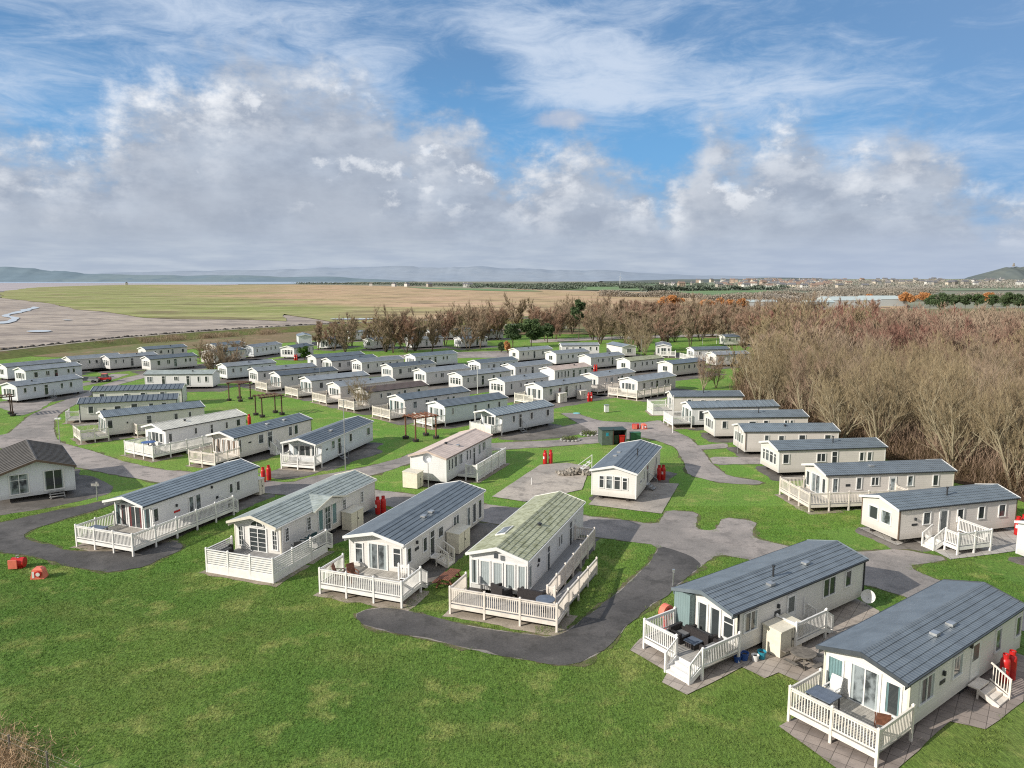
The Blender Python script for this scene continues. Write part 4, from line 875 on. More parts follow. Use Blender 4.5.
look={'H1':'grey-sided caravan with a white front and no deck','H2':'grey-sided caravan with white porch gable and cream deck','H3':'grey-sided caravan with dark corner post and pinkish deck','H4':'beige caravan with wide low front window and pale deck',
 'H5':'caravan with brown roof and tan-curtained front','H6':'grey caravan with tall white-framed front windows and wide deck',
 'I1':'caravan with one small front window','I2':'grey caravan with two tall front panes','I3':'grey caravan with a white four-pane front','I4':'grey caravan with white gable and broad front window','I5':'grey caravan with one wide front window band','I6':'grey caravan with dark multi-pane front beside the tall pole','I7':'pale caravan with a dark row of front panes','I8':'white-fronted caravan with red bottle at its far end',
 'J1':'pale blue caravan set apart before the trees','J2':'pale blue caravan with white front','J3':'white caravan with blue-grey roof','J4':'white caravan with pale pink roof and row of narrow windows','J5':'beige caravan with side deck and red bottle behind','J6':'grey caravan wrapped by wide pale deck above open lawn',
 'K1':'beige caravan with one front window','K2':'white caravan with small front window','K3':'grey caravan with blank white front','K4':'white caravan with mossy pale green roof','K5':'cream-fronted caravan with red drum at its corner',
 'G1':'pale blue caravan nearest the road','G2':'pale blue caravan with white bay front','G3':'blue caravan cut by the left edge','G4':'caravan with a small white arched front','G5':'grey caravan with square white front','G6':'grey caravan with white four-pane front, nearest the long white one','G7':'pale caravan furthest back beside the embankment','G8':'long white caravan seen side-on with pale roof','G9':'pale blue caravan with white front right of the long white one',
 'G10':'beige caravan half hidden by a bare bush','G10b':'cream caravan just behind the bush-hidden one','G12':'blue caravan with blank white end, left of the red drum','G13':'white end-on caravan beside the red drum','G14':'blue-grey building-like caravan closest to the marsh'}
sd={'H1':0,'H2':2,'H3':1,'H4':3,'H5':2,'H6':1,'I1':0,'I2':1,'I3':3,'I4':1,'I5':2,'I6':0,'I7':3,'I8':1,'J1':1,'J2':2,'J3':0,'J4':4,'J5':2,'J6':1,'K1':0,'K2':3,'K3':2,'K4':3,'K5':3}
for rk,(desc,lst) in rows.items():
    for i,(k,wm,rm,fr) in enumerate(lst):
        L=CAR[k][3]; sv=sd.get(k,i%4)
        if sv==4: s=wins(*[(.8+.9*q,1.2+.9*q,1.2,2.3) for q in range(4)])+[('g',4.9,5.5,.7,2.3)]+wins((6.6,7.3,1.4,2.2),(8.2,8.9,1.4,2.2))
        elif k=='G8': s=wins((.4,1.3,1.3,2.2,1),(5.0,5.7,1.6,2.2,1),(9.0,9.4,1.3,2.2))+[('g',2.9,3.5,.7,2.3),('g',7.1,7.7,.7,2.3)]+wins((10.3,10.8,1.3,2.2),)
        else: s=genside(L,sv)
        if rk=='G': lab='%s, in %s'%(look[k],desc)
        else: lab='%s, %s in %s'%(look[k],ORD[i],desc)
        if rm in('slate','bluegrey') and rs.random()<.55: rm='silver'
        T[k]=caravan(k,lab,wm,rm,'tile' if rm!='palegreen' else 'plain',fr,side=s,far=True,gutter='dark' if rs.random()<.6 else 'trim')
        if rs.random()<.6: on_roof(T[k],k,3+rs.random()*5,.6,'cap')
farlab={'M1':'long low caravan with dark open porch at its right end, behind the third row','M2':'cream end-on caravan with steps, before the tree belt','M3':'white end-on caravan with small deck, right of the other end-on one','M4':'dark-roofed caravan with white-railed front, by the far lawn','M5':'pinkish caravan half hidden by wood edge twigs',
 'N1':'narrow cream caravan end seen between bare trunks','N2':'pale caravan partly hidden behind thin trunks, left end of the tree belt','N3':'white caravan with two-pane front below the tree belt','N4':'grey caravan behind the thick clump of bare trees','N5':'two-storey-looking white caravan with raised porch by the bright lawn','N6':'pale caravan deep in the bare trees','N7':'white caravan behind the bare trees above the bright lawn','N8':'small white caravan seen right of the dark evergreen','N9':'far white caravan beyond the tree belt','N10':'far grey caravan behind the bare tree clump','N11':'low pale caravan behind the orange bush',
 'P1':'white caravan beyond the reddish scrub, left of the far row','P2':'white caravan beyond the reddish scrub, middle of the far row','P3':'white caravan beyond the reddish scrub, right of the far row','P4':'white caravan half buried in twigs at the wood edge'}
for i,(k,lab) in enumerate(farlab.items()):
    T[k]=caravan(k,lab,['white','cream','grey'][i%3] if k[0]!='N' else 'white',['silver','bluegrey'][i%2],'tile',['b4','one','fr'][i%3],side=genside(9,i%4),far=True)
# ================================================================ verandas
W=3.75
deck('F1','long white-railed deck along the front and side of the leftmost front-row caravan',[(-3.4,-.0,-1.75,3.65),(0.0,6.4,-1.75,-.02)],[[(-.2,3.65),(-3.4,3.65),(-3.4,-1.75),(6.4,-1.75)]],[(6.4,-.9,1,0,1.1)],'deck_w')
deck('F2','white deck with horizontal boards and solid skirt around the arched-window caravan',[(-3.0,0,-1.65,3.6),(0,2.7,-1.65,-.02)],[[(-.6,3.6),(-3.0,3.6),(-3.0,-1.65)],[(-3.0,-1.65),(1.0,-1.65)]],(),'deck_w','hboard',skirt=True,floor='boards_grey')
deck('F2','short run of upright white railing ending in steps by the dormer doors',[(1.05,2.7,-1.63,-1.5)],[[(1.05,-1.65),(2.8,-1.65)]],[(2.85,-.95,1,0,1.1)],'deck_w','bal',skirt=True)
deck('F3','cream-white railed deck with brown chairs in front of the patio doors',[(-3.4,-1.05,-1.55,4.1),(-1.05,-.0,.0,4.1)],[[(-.9,4.1),(-3.4,4.1),(-3.4,-1.55),(-1.05,-1.55)],[(-1.05,-.75),(-1.05,-.05)]],[(-1.05,-1.15,1,0,.8)],'deck_w')
deck('F4','cream railed deck with a long sloping ramp beside the green-roofed caravan',[(-3.0,-.85,-2.75,3.65),(-.85,9.8,-1.45,-.02)],[[(-.8,3.65),(-3.0,3.65),(-3.0,-2.75),(-.85,-2.75)],[(-.85,-1.5),(9.8,-1.5),(9.8,-.1)],[(-.85,-2.75,.6),(5.6,-2.75,.1)],[(-.85,-1.5),(-.85,-1.95)]],(),'deck_p',floor='boards_grey')
t=[o for o in COL.objects if o.name.startswith('veranda_deck')][-1]
m=MB(); m.add([(-.85,-2.72,.59),(5.6,-2.72,.06),(5.6,-1.58,.06),(-.85,-1.58,.59),(-.85,-2.72,.5),(5.6,-2.72,0),(5.6,-1.58,0),(-.85,-1.58,.5)],[(0,1,2,3),(4,7,6,5),(0,4,5,1),(3,2,6,7)]); m.build('ramp',MAT['boards_grey'],t)
deck('F5','white railed deck with front steps and black sofas',[(-2.8,0,-.2,3.6)],[[(-.5,3.6),(-2.8,3.6),(-2.8,1.45)],[(-2.8,-.2),(-.05,-.2)]],[(-2.8,.62,-1,0,1.5)],'deck_w')
deck('F5','small side landing with white railing at the door of the teal-panelled caravan',[(3.2,5.9,-1.25,-.02)],[[(3.2,-.1),(3.2,-1.25),(5.9,-1.25)]],[(5.9,-.65,1,0,1.0)],'deck_w')
deck('F6','cream railed deck holding a grey table, in front of the bottom right caravan',[(-2.85,0,-.2,3.65)],[[(-.5,3.65),(-2.85,3.65),(-2.85,-.2),(-.05,-.2)]],(),'deck_c')
deck('F7','square cream side deck with steps, seen at the right by the wood',[(2.4,5.3,-2.8,-.02)],[[(2.4,-1.75),(2.4,-2.8),(5.3,-2.8),(5.3,-.1)]],[(2.4,-1.1,-1,0,1.0)],'deck_w')
deck('F8','cream L-shaped deck wrapping front and side in the right-hand row',[(-2.5,0,-1.6,3.4),(0,6.2,-1.6,-.02)],[[(-.3,3.4),(-2.5,3.4),(-2.5,-1.6),(6.2,-1.6),(6.2,-.1)]],(),'deck_p')
deck('F12','white planked deck with a thin pole rising beside it',[(-2.6,0,-.1,3.5)],[[(-.2,3.5),(-2.6,3.5),(-2.6,-.1),(-.1,-.1)]],(),'deck_w','pan')
deck('F13','white solid-panelled deck at the far end of the right-hand row',[(-2.9,0,.0,3.6)],[[(-.2,3.6),(-2.9,3.6),(-2.9,0.0),(-.1,0)]],(),'deck_w','pan',skirt=True)
deck('F15','white boarded deck along the side of the pink-roofed caravan',[(2.4,9.8,-2.0,-.02)],[[(2.4,-.9),(2.4,-2.0)]],(),'deck_w')
t=[o for o in COL.objects if o.name.startswith('veranda_deck')][-1]
m=MB()
for i in range(11):
    m.beam((2.4,-2.02,.12+i*.14),(9.8,-2.02,.12+i*.14),.03,.115)
m.beam((2.4,-2.02,1.66),(9.8,-2.02,1.66),.12,.05); m.build('boarded_side',MAT['deck_w'],t)
for xx in (2.4,4.2,6.1,8.0,9.8): MB().box(xx-.06,xx+.06,-2.12,-2.04,0,1.75).build('post',MAT['deck_w'],t)
for xa in (9.8,): 
    mm=MB(); rail_seg(mm,(9.8,-2.0,.6),(9.8,-.1,.6),'bal'); mm.build('railing',MAT['deck_w'],t,fix=False)
deck('F16','small white balcony under the porch of the pale blue caravan by the grass island',[(-1.9,0,.0,3.75)],[[(-.1,3.75),(-1.9,3.75),(-1.9,.0),(-.1,0)]],(),'deck_w','pan',zf=.5)
deck('F18','white railed balcony under the porch of the caravan by the long pole',[(-1.5,0,.0,3.75)],[[(-.1,3.75),(-1.5,3.75),(-1.5,0.0),(-.1,0)]],(),'deck_w','bal',zf=.5)
deck('F19','pinkish-cream railed deck before the tan-curtained caravan',[(-3.4,0,-.2,3.4)],[[(-.5,3.4),(-3.4,3.4),(-3.4,-.2),(-.1,-.2)]],(),'deck_p')
deck('F20','long white slatted veranda around the cream-roofed caravan',[(-3.0,0,-2.2,2.9),(0,7.0,-2.2,-.02)],[[(-.3,2.9),(-3.0,2.9),(-3.0,-2.2),(7.0,-2.2)]],(),'deck_w','pan')
deck('F21','cream railed deck at the left front end of the slate-roofed caravan behind the lamp post',[(-3.0,0,-1.4,2.6)],[[(-.3,2.6),(-3.0,2.6),(-3.0,-1.4),(-.1,-1.4)]],(),'deck_c')
deck('F21','cream railed side landing between two left-hand caravans',[(3.0,5.2,-1.8,-.02)],[[(3.0,-.1),(3.0,-1.8),(5.2,-1.8)]],(),'deck_p')
deck('F22','tiny white railed platform at the left end of the side-on caravan',[(-1.7,0,.4,2.6)],[[(-1.7,2.6),(-1.7,.4),(-.1,.4)]],(),'deck_w')
for k,lab in (('H2','second'),('H3','third'),('H4','fourth'),('H5','fifth'),('H6','sixth')):
    deck(k,'pale railed deck in front of the %s caravan of the nearest central row'%lab,[(-2.7,0,-.4,3.85)],[[(-.2,3.85),(-2.7,3.85),(-2.7,-.4),(-.1,-.4)]],(),'deck_p')
deck('F17','white railed deck low in front of the pale blue caravan behind the pergola',[(-2.2,0,-.1,3.8)],[[(-2.2,3.8),(-2.2,-.1),(-.1,-.1)]],(),'deck_w')
deck('I8','cream slatted deck before the eighth caravan of the second central row',[(-2.4,0,-.2,3.75)],[[(-.2,3.75),(-2.4,3.75),(-2.4,-.2)]],(),'deck_c')
deck('J5','pale deck along front and side of the beige caravan left of the open lawn',[(-1.9,0,-1.5,2.0),(0,5.5,-1.5,-.02)],[[(-1.9,2.0),(-1.9,-1.5),(5.5,-1.5)]],(),'deck_p')
deck('J6','wide pinkish deck wrapping the grey caravan above the open lawn',[(-2.8,0,-2.0,3.8),(0,6.5,-2.0,-.02)],[[(-.2,3.8),(-2.8,3.8),(-2.8,-2.0),(6.5,-2.0)]],(),'deck_p')
deck('M3','small white deck at the end-on caravan before the tree belt',[(-1.8,0,-1,2.5)],[[(-1.8,2.5),(-1.8,-1),(0,-1)]],(),'deck_w')
deck('M4','white railed deck of the dark-roofed caravan by the far lawn',[(-1.8,0,-1.2,3.7),(0,5,-1.2,-.02)],[[(-1.8,3.7),(-1.8,-1.2),(5,-1.2)]],(),'deck_w')
door_steps('F3','cream timber steps with handrails at the side door of the caravan with the picnic bench',3.1,.95,'deck_c')
door_steps('F6','pale timber steps with one handrail at the side door of the bottom right caravan',5.55,1.15,'deck_p',1)
door_steps('F19','solid-sided white steps beside the tan-curtained caravan',4.0,.95,'deck_w',solid=1)
door_steps('F14','thin metal steps at the door of the lone middle caravan',4.3,.8,small=True)
door_steps('F18','thin metal steps at the door of the caravan by the long pole',3.3,.7,small=True)
door_steps('F16','thin metal steps at the door of the caravan behind the grass island',2.9,.6,small=True)
door_steps('G1','thin metal steps at the pale blue caravan nearest the left road',5.0,.7,small=True)
X=thing('caravan_steps','grey three-tread steps under the right glazed opening of the lodge','steps',CAR['L1'][0],CAR['L1'][1],0,CAR['L1'][2],'doorsteps standing at caravan doors')
m=MB()
for i in range(3): m.box(-.25-i*.27,-.02-i*.27 if i else -.1,.9,2.1,.5-i*.17,.55-i*.17)
for yy in (.95,2.0): m.beam((-.1,yy,.5),(-.85,yy,.05),.05,.1)
m.build('steps',MAT['concrete_blk'],X)
# ================================================================ small things
def w2(key,a,b):   # a point beside a caravan, in its own axes
    x,y,h,L,W,po=CAR[key]; r=R(h); return x+a*math.cos(r)-b*math.sin(r), y+a*math.sin(r)+b*math.cos(r)
def gas(x,y,label,s=1):
    t=thing('gas_bottle',label,'gas bottle',x,y,0,random.uniform(0,90),'red gas bottles')
    MB().lathe([(.17,0),(.19,.05),(.19,1.0),(.17,1.12),(.10,1.2),(.06,1.22)],n=14).build('body',MAT['red'],t,smooth=True)
    m=MB(); m.lathe([(.12,1.2),(.13,1.38),(.115,1.38),(.11,1.22)],n=12); m.build('collar',MAT['red'],t)
    m=MB(); m.tube((0,0,1.2),(0,0,1.34),.03); m.tube((0,0,1.31),(.09,0,1.31),.02); m.build('valve',MAT['galv'],t)
    m=MB(); m.box(-.195,-.185,-.07,.07,.55,.8); m.build('label_plate',MAT['trim'],t)
    t.scale=(1.15,1.15,1.05)
    return t
gl=['red gas bottle left of its pair behind the leftmost front-row caravan','red gas bottle right of its pair behind the leftmost front-row caravan','red gas bottle left of its pair behind the arched-window caravan','red gas bottle right of its pair behind the arched-window caravan',
 'red gas bottle, left of the two at the corner of the empty concrete slab','red gas bottle, right of the two at the corner of the empty concrete slab','red gas bottle at the rear corner of the lone middle caravan','red gas bottle, left of the pair by the bottom right caravan','red gas bottle, right of the pair by the bottom right caravan',
 'red gas bottle, left of the pair at the right picture edge','red gas bottle, right of the pair at the right picture edge','red gas bottle at the far end of the white-fronted caravan by the open lawn','red gas bottle behind the beige decked caravan of the third row','red gas bottle among the far left caravans','red gas bottle at the back of the cream-roofed caravan','red gas bottle at the corner of the cream-fronted caravan of the fourth row']
for (x,y),l in zip(OBJ['gas'],gl):
    gas(x,y,l)
for (x,y),l in zip([OBJ['gas'][i] for i in (6,11,13,12)],['second red gas bottle beside the lone middle caravan','second red gas bottle at the far end of the white-fronted caravan','second red gas bottle among the far left caravans','second red gas bottle behind the beige decked caravan']): gas(x+.42,y+.12,l)
def firepoint(x,y,label,kind,rz=0):
    t=thing('fire_hose_cabinet',label,'fire hose cabinet',x,y,0,rz,'red fire hose cabinets'); t.scale=(.84,.84,.84)
    if kind==0:
        MB().tube((-.42,.0,.45),(.5,.0,.45),.40,n=18).build('drum',MAT['red'],t,smooth=False)
        m=MB(); m.box(-.52,.12,-.50,-.38,.08,.78); m.build('door_panel',MAT['orange'],t)
        m=MB(); m.tube((-.05,-.1,.8),(-.05,-.1,1.05),.04); m.tube((-.05,-.1,1.03),(.16,-.1,1.06),.03); m.tube((.02,-.1,.86),(.14,-.1,.86),.05); m.build('tap',MAT['galv'],t)
        m=MB(); m.box(-.4,.4,-.3,.3,0,.1); m.build('base',MAT['red'],t)
    else:
        m=MB(); m.add([(-.5,-.38,0),(.5,-.38,0),(.5,.38,0),(-.5,.38,0),(-.36,-.3,.72),(.36,-.3,.72),(.36,.3,.72),(-.36,.3,.72),(-.2,-.2,.86),(.2,-.2,.86),(.2,.2,.86),(-.2,.2,.86)],
          [(3,2,1,0),(0,1,5,4),(1,2,6,5),(2,3,7,6),(3,0,4,7),(4,5,9,8),(5,6,10,9),(6,7,11,10),(7,4,8,11),(8,9,10,11)]); m.build('housing',MAT['orange'],t)
        m=MB(); m.tube((.1,-.36,.42),(.1,-.46,.42),.24,n=18); m.build('hose_reel',MAT['red'],t)
        m=MB(); m.tube((.12,-.46,.42),(.12,-.49,.42),.15,n=16); m.box(-.34,-.18,-.385,-.37,.12,.62); m.build('white_panel',MAT['trim'],t)
fl=['red fire point drum with orange-red panel and grey tap, on the left lawn','small tapered red hose housing with white ring, right of the drum on left lawn','bright red fire point drum beside the road bend in the middle','small orange-red hose housing right of the bright red drum by the road bend','red hose reel with white ring standing at the left side of the rattan-sofa deck']
for i,((x,y),l) in enumerate(zip(OBJ['firepoint'],fl)):
    if i==4:
        x,y=w2('F5',-.35,4.35); t=thing('fire_hose_cabinet',l,'fire hose cabinet',x,y,0,36,'red fire hose cabinets')
        MB().tube((0,-.18,1.1),(0,.18,1.1),.42,n=20).build('drum',MAT['orange'],t); MB().box(-.1,.1,-.1,.1,0,.75).build('base',MAT['red'],t)
        m=MB(); m.tube((-.0,-.18,1.1),(0,-.21,1.1),.25,n=18); m.build('hose_reel',MAT['red'],t); m=MB(); m.box(-.42,.42,-.23,-.2,1.03,1.17); m.build('white_panel',MAT['trim'],t)
    else: firepoint(x,y,l,i%2,8)
def cabinet(key,a,b,l,w,h,label,mat='boxcream'):
    x,y=w2(key,a,b); t=thing('storage_box',label,'storage box',x,y,0,CAR[key][2],'cream storage boxes')
    m=MB(); m.box(0,l,-w,0,.06,h); m.build('body',MAT[mat],t)
    m=MB(); m.add([(-.04,-w-.05,h),(l+.04,-w-.05,h),(l+.04,.03,h+.08),(-.04,.03,h+.08),(-.04,-w-.05,h-.06),(l+.04,-w-.05,h-.06),(l+.04,.03,h),(-.04,.03,h)],[(0,1,2,3),(7,6,5,4),(0,4,5,1),(1,5,6,2),(2,6,7,3),(3,7,4,0)]); m.build('lid',MAT[mat],t)
    m=MB(); m.box(l/2-.01,l/2+.01,-w-.012,-w,.12,h-.08); m.build('door_gap',MAT['dark'],t)
    m=MB(); m.box(l/2+.06,l/2+.12,-w-.04,-w,h*.5,h*.5+.12); m.build('handle',MAT['dark'],t)
cabinet('F5',2.0,-.12,1.9,1.05,1.45,'big cream storage box with a dark handle beside the round picnic table')
cabinet('F2',7.1,-.12,1.7,.85,1.45,'cream storage box on the side of the arched-window caravan, right of its dormer')
cabinet('F3',5.5,-.12,1.9,.95,1.5,'tall cream storage box behind the brown picnic bench')
cabinet('F15',-1.9,3.55,1.2,1.5,1.5,'pale cream storage box at the near left corner of the pink-roofed caravan')
cabinet('F1',11.6,1.3,.7,1.3,1.5,'cream storage box at the back end of the leftmost front-row caravan')
cabinet('I8',2.6,-.3,1.6,.9,1.5,'cream storage box beside the white-fronted caravan above the road bend','deck_c')
cabinet('I8',7.5,-.3,1.6,.9,1.4,'grey-cream storage box further along the same white-fronted caravan','deck_p')
# garden furniture
def sofa(key,a,b,l,rz,z,label,mat='rattan'):
    x,y=w2(key,a,b); t=thing('garden_sofa',label,'garden sofa',x,y,z,CAR[key][2]+rz,'dark garden sofas on the decks')
    m=MB(); m.box(0,l,0,.75,.05,.34); m.box(0,l,.62,.78,.3,.75); m.box(0,.14,0,.7,.3,.58); m.box(l-.14,l,0,.7,.3,.58); m.build('frame',MAT[mat],t)
    k=max(1,round((l-.28)/.65)); w=(l-.28)/k
    for i in range(k): MB().box(.15+i*w,.13+(i+1)*w,.02,.6,.342,.44).build('cushion',MAT['cushion'] if mat=='rattan' else MAT[mat],t)
sofa('F5',-.75,.72,1.2,180,.6,'black rattan sofa along the right rail of the front-stepped white deck')
sofa('F5',-.35,.85,1.5,90,.6,'long black rattan sofa against the patio doors on the front-stepped white deck')
sofa('F5',-1.9,2.0,.9,0,.6,'single black rattan seat left of the low table on the stepped deck')
sofa('F4',-.45,-1.3,1.5,90,.6,'black rattan sofa against the window corner on the ramped deck')
sofa('F4',-.95,.6,1.1,60,.6,'dark rattan bench at the middle of the ramped deck')
sofa('F2',-2.1,3.3,1.3,0,.6,'black covered sofa in the left corner of the horizontal-boarded deck')
def coffee(key,a,b,label):
    x,y=w2(key,a,b); t=thing('low_table',label,'low table',x,y,.6,CAR[key][2]); MB().box(-.35,.35,-.35,.35,.3,.36).build('top',MAT['greycloth'],t); MB().box(-.3,.3,-.3,.3,.02,.3).build('base',MAT['rattan'],t)
coffee('F5',-1.45,1.5,'low black rattan table between the sofas on the white stepped deck')
def armchair(x,y,z,rz,label,mat,group='garden chairs'):
    t=thing('garden_chair',label,'garden chair',x,y,z,rz,group)
    m=MB(); m.box(-.26,.26,-.25,.25,.38,.44); m.build('seat',MAT[mat],t)
    m=MB(); m.add([(-.26,.22,.44),(.26,.22,.44),(.26,.42,1.0),(-.26,.42,1.0),(-.26,.27,.44),(.26,.27,.44),(.26,.47,1.0),(-.26,.47,1.0)],[(0,1,2,3),(7,6,5,4),(0,4,5,1),(1,5,6,2),(2,6,7,3),(3,7,4,0)]); m.build('backrest',MAT[mat],t)
    for sx in (-.27,.27): MB().box(sx-.03,sx+.03,-.25,.3,.6,.64).build('armrest',MAT[mat],t)
    for sx in (-.25,.25):
        for sy in (-.23,.23): MB().beam((sx,sy,.62 if sy<0 else .44),(sx*1.1,sy*1.2,0),.035,.035).build('leg',MAT[mat],t,fix=False)
x,y=w2('F3',-2.4,3.35); armchair(x,y,.6,CAR['F3'][2]+20,'dark red-brown garden chair on the left of the deck with patio doors','brownwood')
x,y=w2('F3',-2.2,2.5); armchair(x,y,.6,CAR['F3'][2]-30,'second dark red-brown garden chair, nearer the patio doors','brownwood')
x,y=w2('F2',1.3,-.75); armchair(x,y,.6,CAR['F2'][2]+200,'dark teal folding chair, left one on the side of the white boarded deck','tealcloth')
x,y=w2('F2',2.2,-.75); armchair(x,y,.6,CAR['F2'][2]+170,'dark teal folding chair, right one beside the dormer doors','tealcloth')
x,y=w2('F2',.5,-.85); armchair(x,y,.6,CAR['F2'][2]+140,'dark metal chair at the corner of the arched-window caravan','dark')
x,y=w2('F6',-.75,2.95); armchair(x,y,.6,CAR['F6'][2]-90,'white garden chair behind the grey table in the bottom right','trim')
x,y=w2('F6',-1.2,.45); armchair(x,y,.6,CAR['F6'][2]+120,'dark red folding chair low at the right corner of the bottom right deck','brownwood')
def table(key,a,b,l,w,label,mat='greycloth',h=.74,z=.6):
    x,y=w2(key,a,b); t=thing('garden_table',label,'garden table',x,y,z,CAR[key][2])
    MB().box(-l/2,l/2,-w/2,w/2,h-.04,h).build('top',MAT[mat],t)
    for sx in (-1,1):
        for sy in (-1,1): MB().box(sx*(l/2-.08)-.03,sx*(l/2-.08)+.03,sy*(w/2-.08)-.03,sy*(w/2-.08)+.03,0,h-.04).build('leg',MAT['dark'],t)
table('F6',-1.75,2.75,.95,1.15,'square dark grey garden table on the bottom right deck')
table('F1',-2.6,2.5,.8,1.3,'grey table on the deck of the leftmost front-row caravan')
def rtable(key,a,b,r,label,mat,z=.6):
    x,y=w2(key,a,b); t=thing('round_table',label,'round table',x,y,z,0)
    MB().lathe([(r,.70),(r,.74),(r*.3,.78),(.02,.8)],n=20).build('cover',MAT[mat],t); MB().lathe([(.22,0),(.05,.05),(.05,.7),(.1,.7)],n=12).build('leg',MAT['dark'],t)
rtable('F4',-1.95,-1.75,.55,'round blue-grey covered table at the right corner of the ramped deck','greycloth')
rtable('F20',-1.2,1.4,.75,'blue covered round table on the long slatted veranda','bluecloth')
def picnic(x,y,rz,label,mat,rnd=False):
    t=thing('picnic_table',label,'picnic table',x,y,0,rz)
    if rnd:
        MB().lathe([(.62,.70),(.62,.75),(.02,.75)],n=22).build('top',MAT[mat],t)
        m=MB(); m.box(-.85,.85,-.04,.04,.38,.45); m.box(-.04,.04,-.85,.85,.378,.448)
        for a in range(4): m.beam((.3*math.cos(a*1.571+.785),.3*math.sin(a*1.571+.785),.7),(.55*math.cos(a*1.571+.785),.55*math.sin(a*1.571+.785),0),.07,.05)
        m.build('frame',MAT[mat],t,fix=False)
        for a in range(4):
            c=a*1.571; d=Vector((math.cos(c),math.sin(c),0)); n=Vector((-d.y,d.x,0)); MB().beam(d*.88-n*.36+Vector((0,0,.46)),d*.88+n*.36+Vector((0,0,.46)),.26,.04).build('bench',MAT[mat],t,fix=False)
    else:
        m=MB()
        for i in range(6): m.box(-.9,.9,-.37+i*.125,-.26+i*.125,.72,.76)
        m.build('top',MAT[mat],t)
        for s in (-1,1):
            m=MB(); m.box(-.9,.9,s*.66-.14,s*.66-.01,.42,.46); m.box(-.9,.9,s*.66+.01,s*.66+.14,.42,.46); m.build('bench',MAT[mat],t)
        m=MB()
        for sx in (-.65,.65):
            m.beam((sx,-.25,.72),(sx,-.62,0),.06,.09); m.beam((sx,.25,.72),(sx,.62,0),.06,.09); m.beam((sx,-.75,.38),(sx,.75,.38),.05,.09)
        m.build('frame',MAT[mat],t,fix=False)
x,y=w2('F3',-.1,-2.9); x,y=w2('F3',.55,-2.75); picnic(x,y,CAR['F3'][2],'red-brown slatted picnic bench between two front-row caravans','brownwood')
x,y=w2('F5',2.3,-2.25); picnic(x,y,30,'round weathered grey picnic table on the paving beside the big cream box','greywood',True)
# pots beside the caravan
for i,((x,y),l,mt,s) in enumerate(zip(OBJ['pots'],['dark blue pot, first in the line of pots under the cream caravan','blue bucket, second in the line of pots','white pot, third in the line of pots','teal pot nearest the cream storage box'],['blueplastic','blueplastic','trim','tealplastic'],[.2,.24,.2,.24])):
    t=thing('plant_pot',l,'plant pot',x,y,.05,0,'pots under the cream caravan'); MB().lathe([(s*.7,0),(s,s*1.6),(s*.86,s*1.6),(s*.8,s*1.3)],n=14).build('pot',MAT[mt],t,smooth=False); MB().lathe([(s*.78,s*1.2),(s*.5,s*1.32),(.01,s*1.35)],n=12).build('soil',MAT['chassis'],t)
# pergolas
def pergola(x,y,rz,label,l=3.0,w=2.0,h=2.5,boxes=True):
    pw=MAT['brownwood'] if 'red-brown' in label else MAT['pergwood']
    t=thing('pergola',label,'pergola',x,y,0,rz,'dark timber pergolas on the lawns')
    for sx in (-l/2,l/2):
        for sy in (-w/2,w/2):
            MB().box(sx-.07,sx+.07,sy-.07,sy+.07,0,h).build('post',pw,t)
            MB().lathe([(.34,0),(.42,.3),(.36,.32),(.3,.27)],(sx,sy,0),10).build('planter',MAT['chassis'],t)
    for sy in (-w/2,w/2): MB().box(-l/2-.4,l/2+.4,sy-.05,sy+.05,h,h+.16).build('beam',pw,t)
    for i in range(6): xx=-l/2+i*l/5; MB().box(xx-.04,xx+.04,-w/2-.35,w/2+.35,h+.13,h+.25).build('rafter',pw,t)
pl=['dark timber pergola left of the nearest central row, close to the slate-roofed porch caravan','red-brown timber pergola with thick rafters above the pink-roofed caravan','dark timber pergola behind the long white side-on caravan','dark timber pergola cut by the left edge below the pale blue caravan']
for (x,y),l,rz,ll in zip(OBJ['perg'],pl,(42,40,70,40),(2.9,2.9,2.4,2.6)): pergola(x,y,rz,l,ll,2.2,2.7)
# posts and lamps
LP=OBJ['lamps']
def pole(i,h,r,label,cat,name,head=None,mat='galv'):
    x,y=LP[i]; t=thing(name,label,cat,x,y,0,0)
    MB().tube((0,0,0),(0,0,h),r,r*.7,n=8).build('pole',MAT[mat],t)
    if head=='lamp':
        m=MB(); m.box(-.32,-.04,-.14,.14,h-.05,h+.1); m.box(.04,.32,-.14,.14,h-.05,h+.1); m.box(-.05,.05,-.05,.05,h-.1,h+.02); m.build('lamp_head',MAT['trim'],t)
    if head=='dish':
        m=MB(); m.lathe([(.02,0),(.25,.03),(.45,.12),(.44,.14),(.24,.05),(.02,.02)],n=18); d=m.build('dish',MAT['galv'],t); d.location=(0,-.1,h+.1); d.rotation_euler=(R(75),0,R(-15))
    if head=='tap': m=MB(); m.box(-.07,.07,-.12,.02,h-.15,h+.02); m.beam((0,-.1,h-.1),(0,-.22,h-.16),.04,.04); m.build('tap',MAT['galv'],t)
    if head=='sign': m=MB(); m.box(-.45,.25,-.03,.0,h-.25,h-.02); m.box(-.04,.14,-.04,-.03,h-.05,h+.15); m.build('panel',MAT['concrete_blk'],t)
    if head=='aerial':
        m=MB(); m.beam((-.3,0,h-.1),(.3,0,h-.1),.02,.02)
        for k in range(6): m.beam((-.3+k*.12,-.2,h-.1),(-.3+k*.12,.2,h-.1),.012,.012)
        m.build('aerial',MAT['galv'],t,fix=False)
pole(0,2.9,.06,'short double-headed lamp post at the road junction on the left','lamp post','lamp_post','lamp')
pole(1,1.5,.06,'low grey post with a small panel between the lodge and the leftmost front-row caravan','post','service_post','sign')
pole(2,7.2,.055,'tall thin grey pole beside the porch caravan in the left middle','pole','utility_pole','aerial')
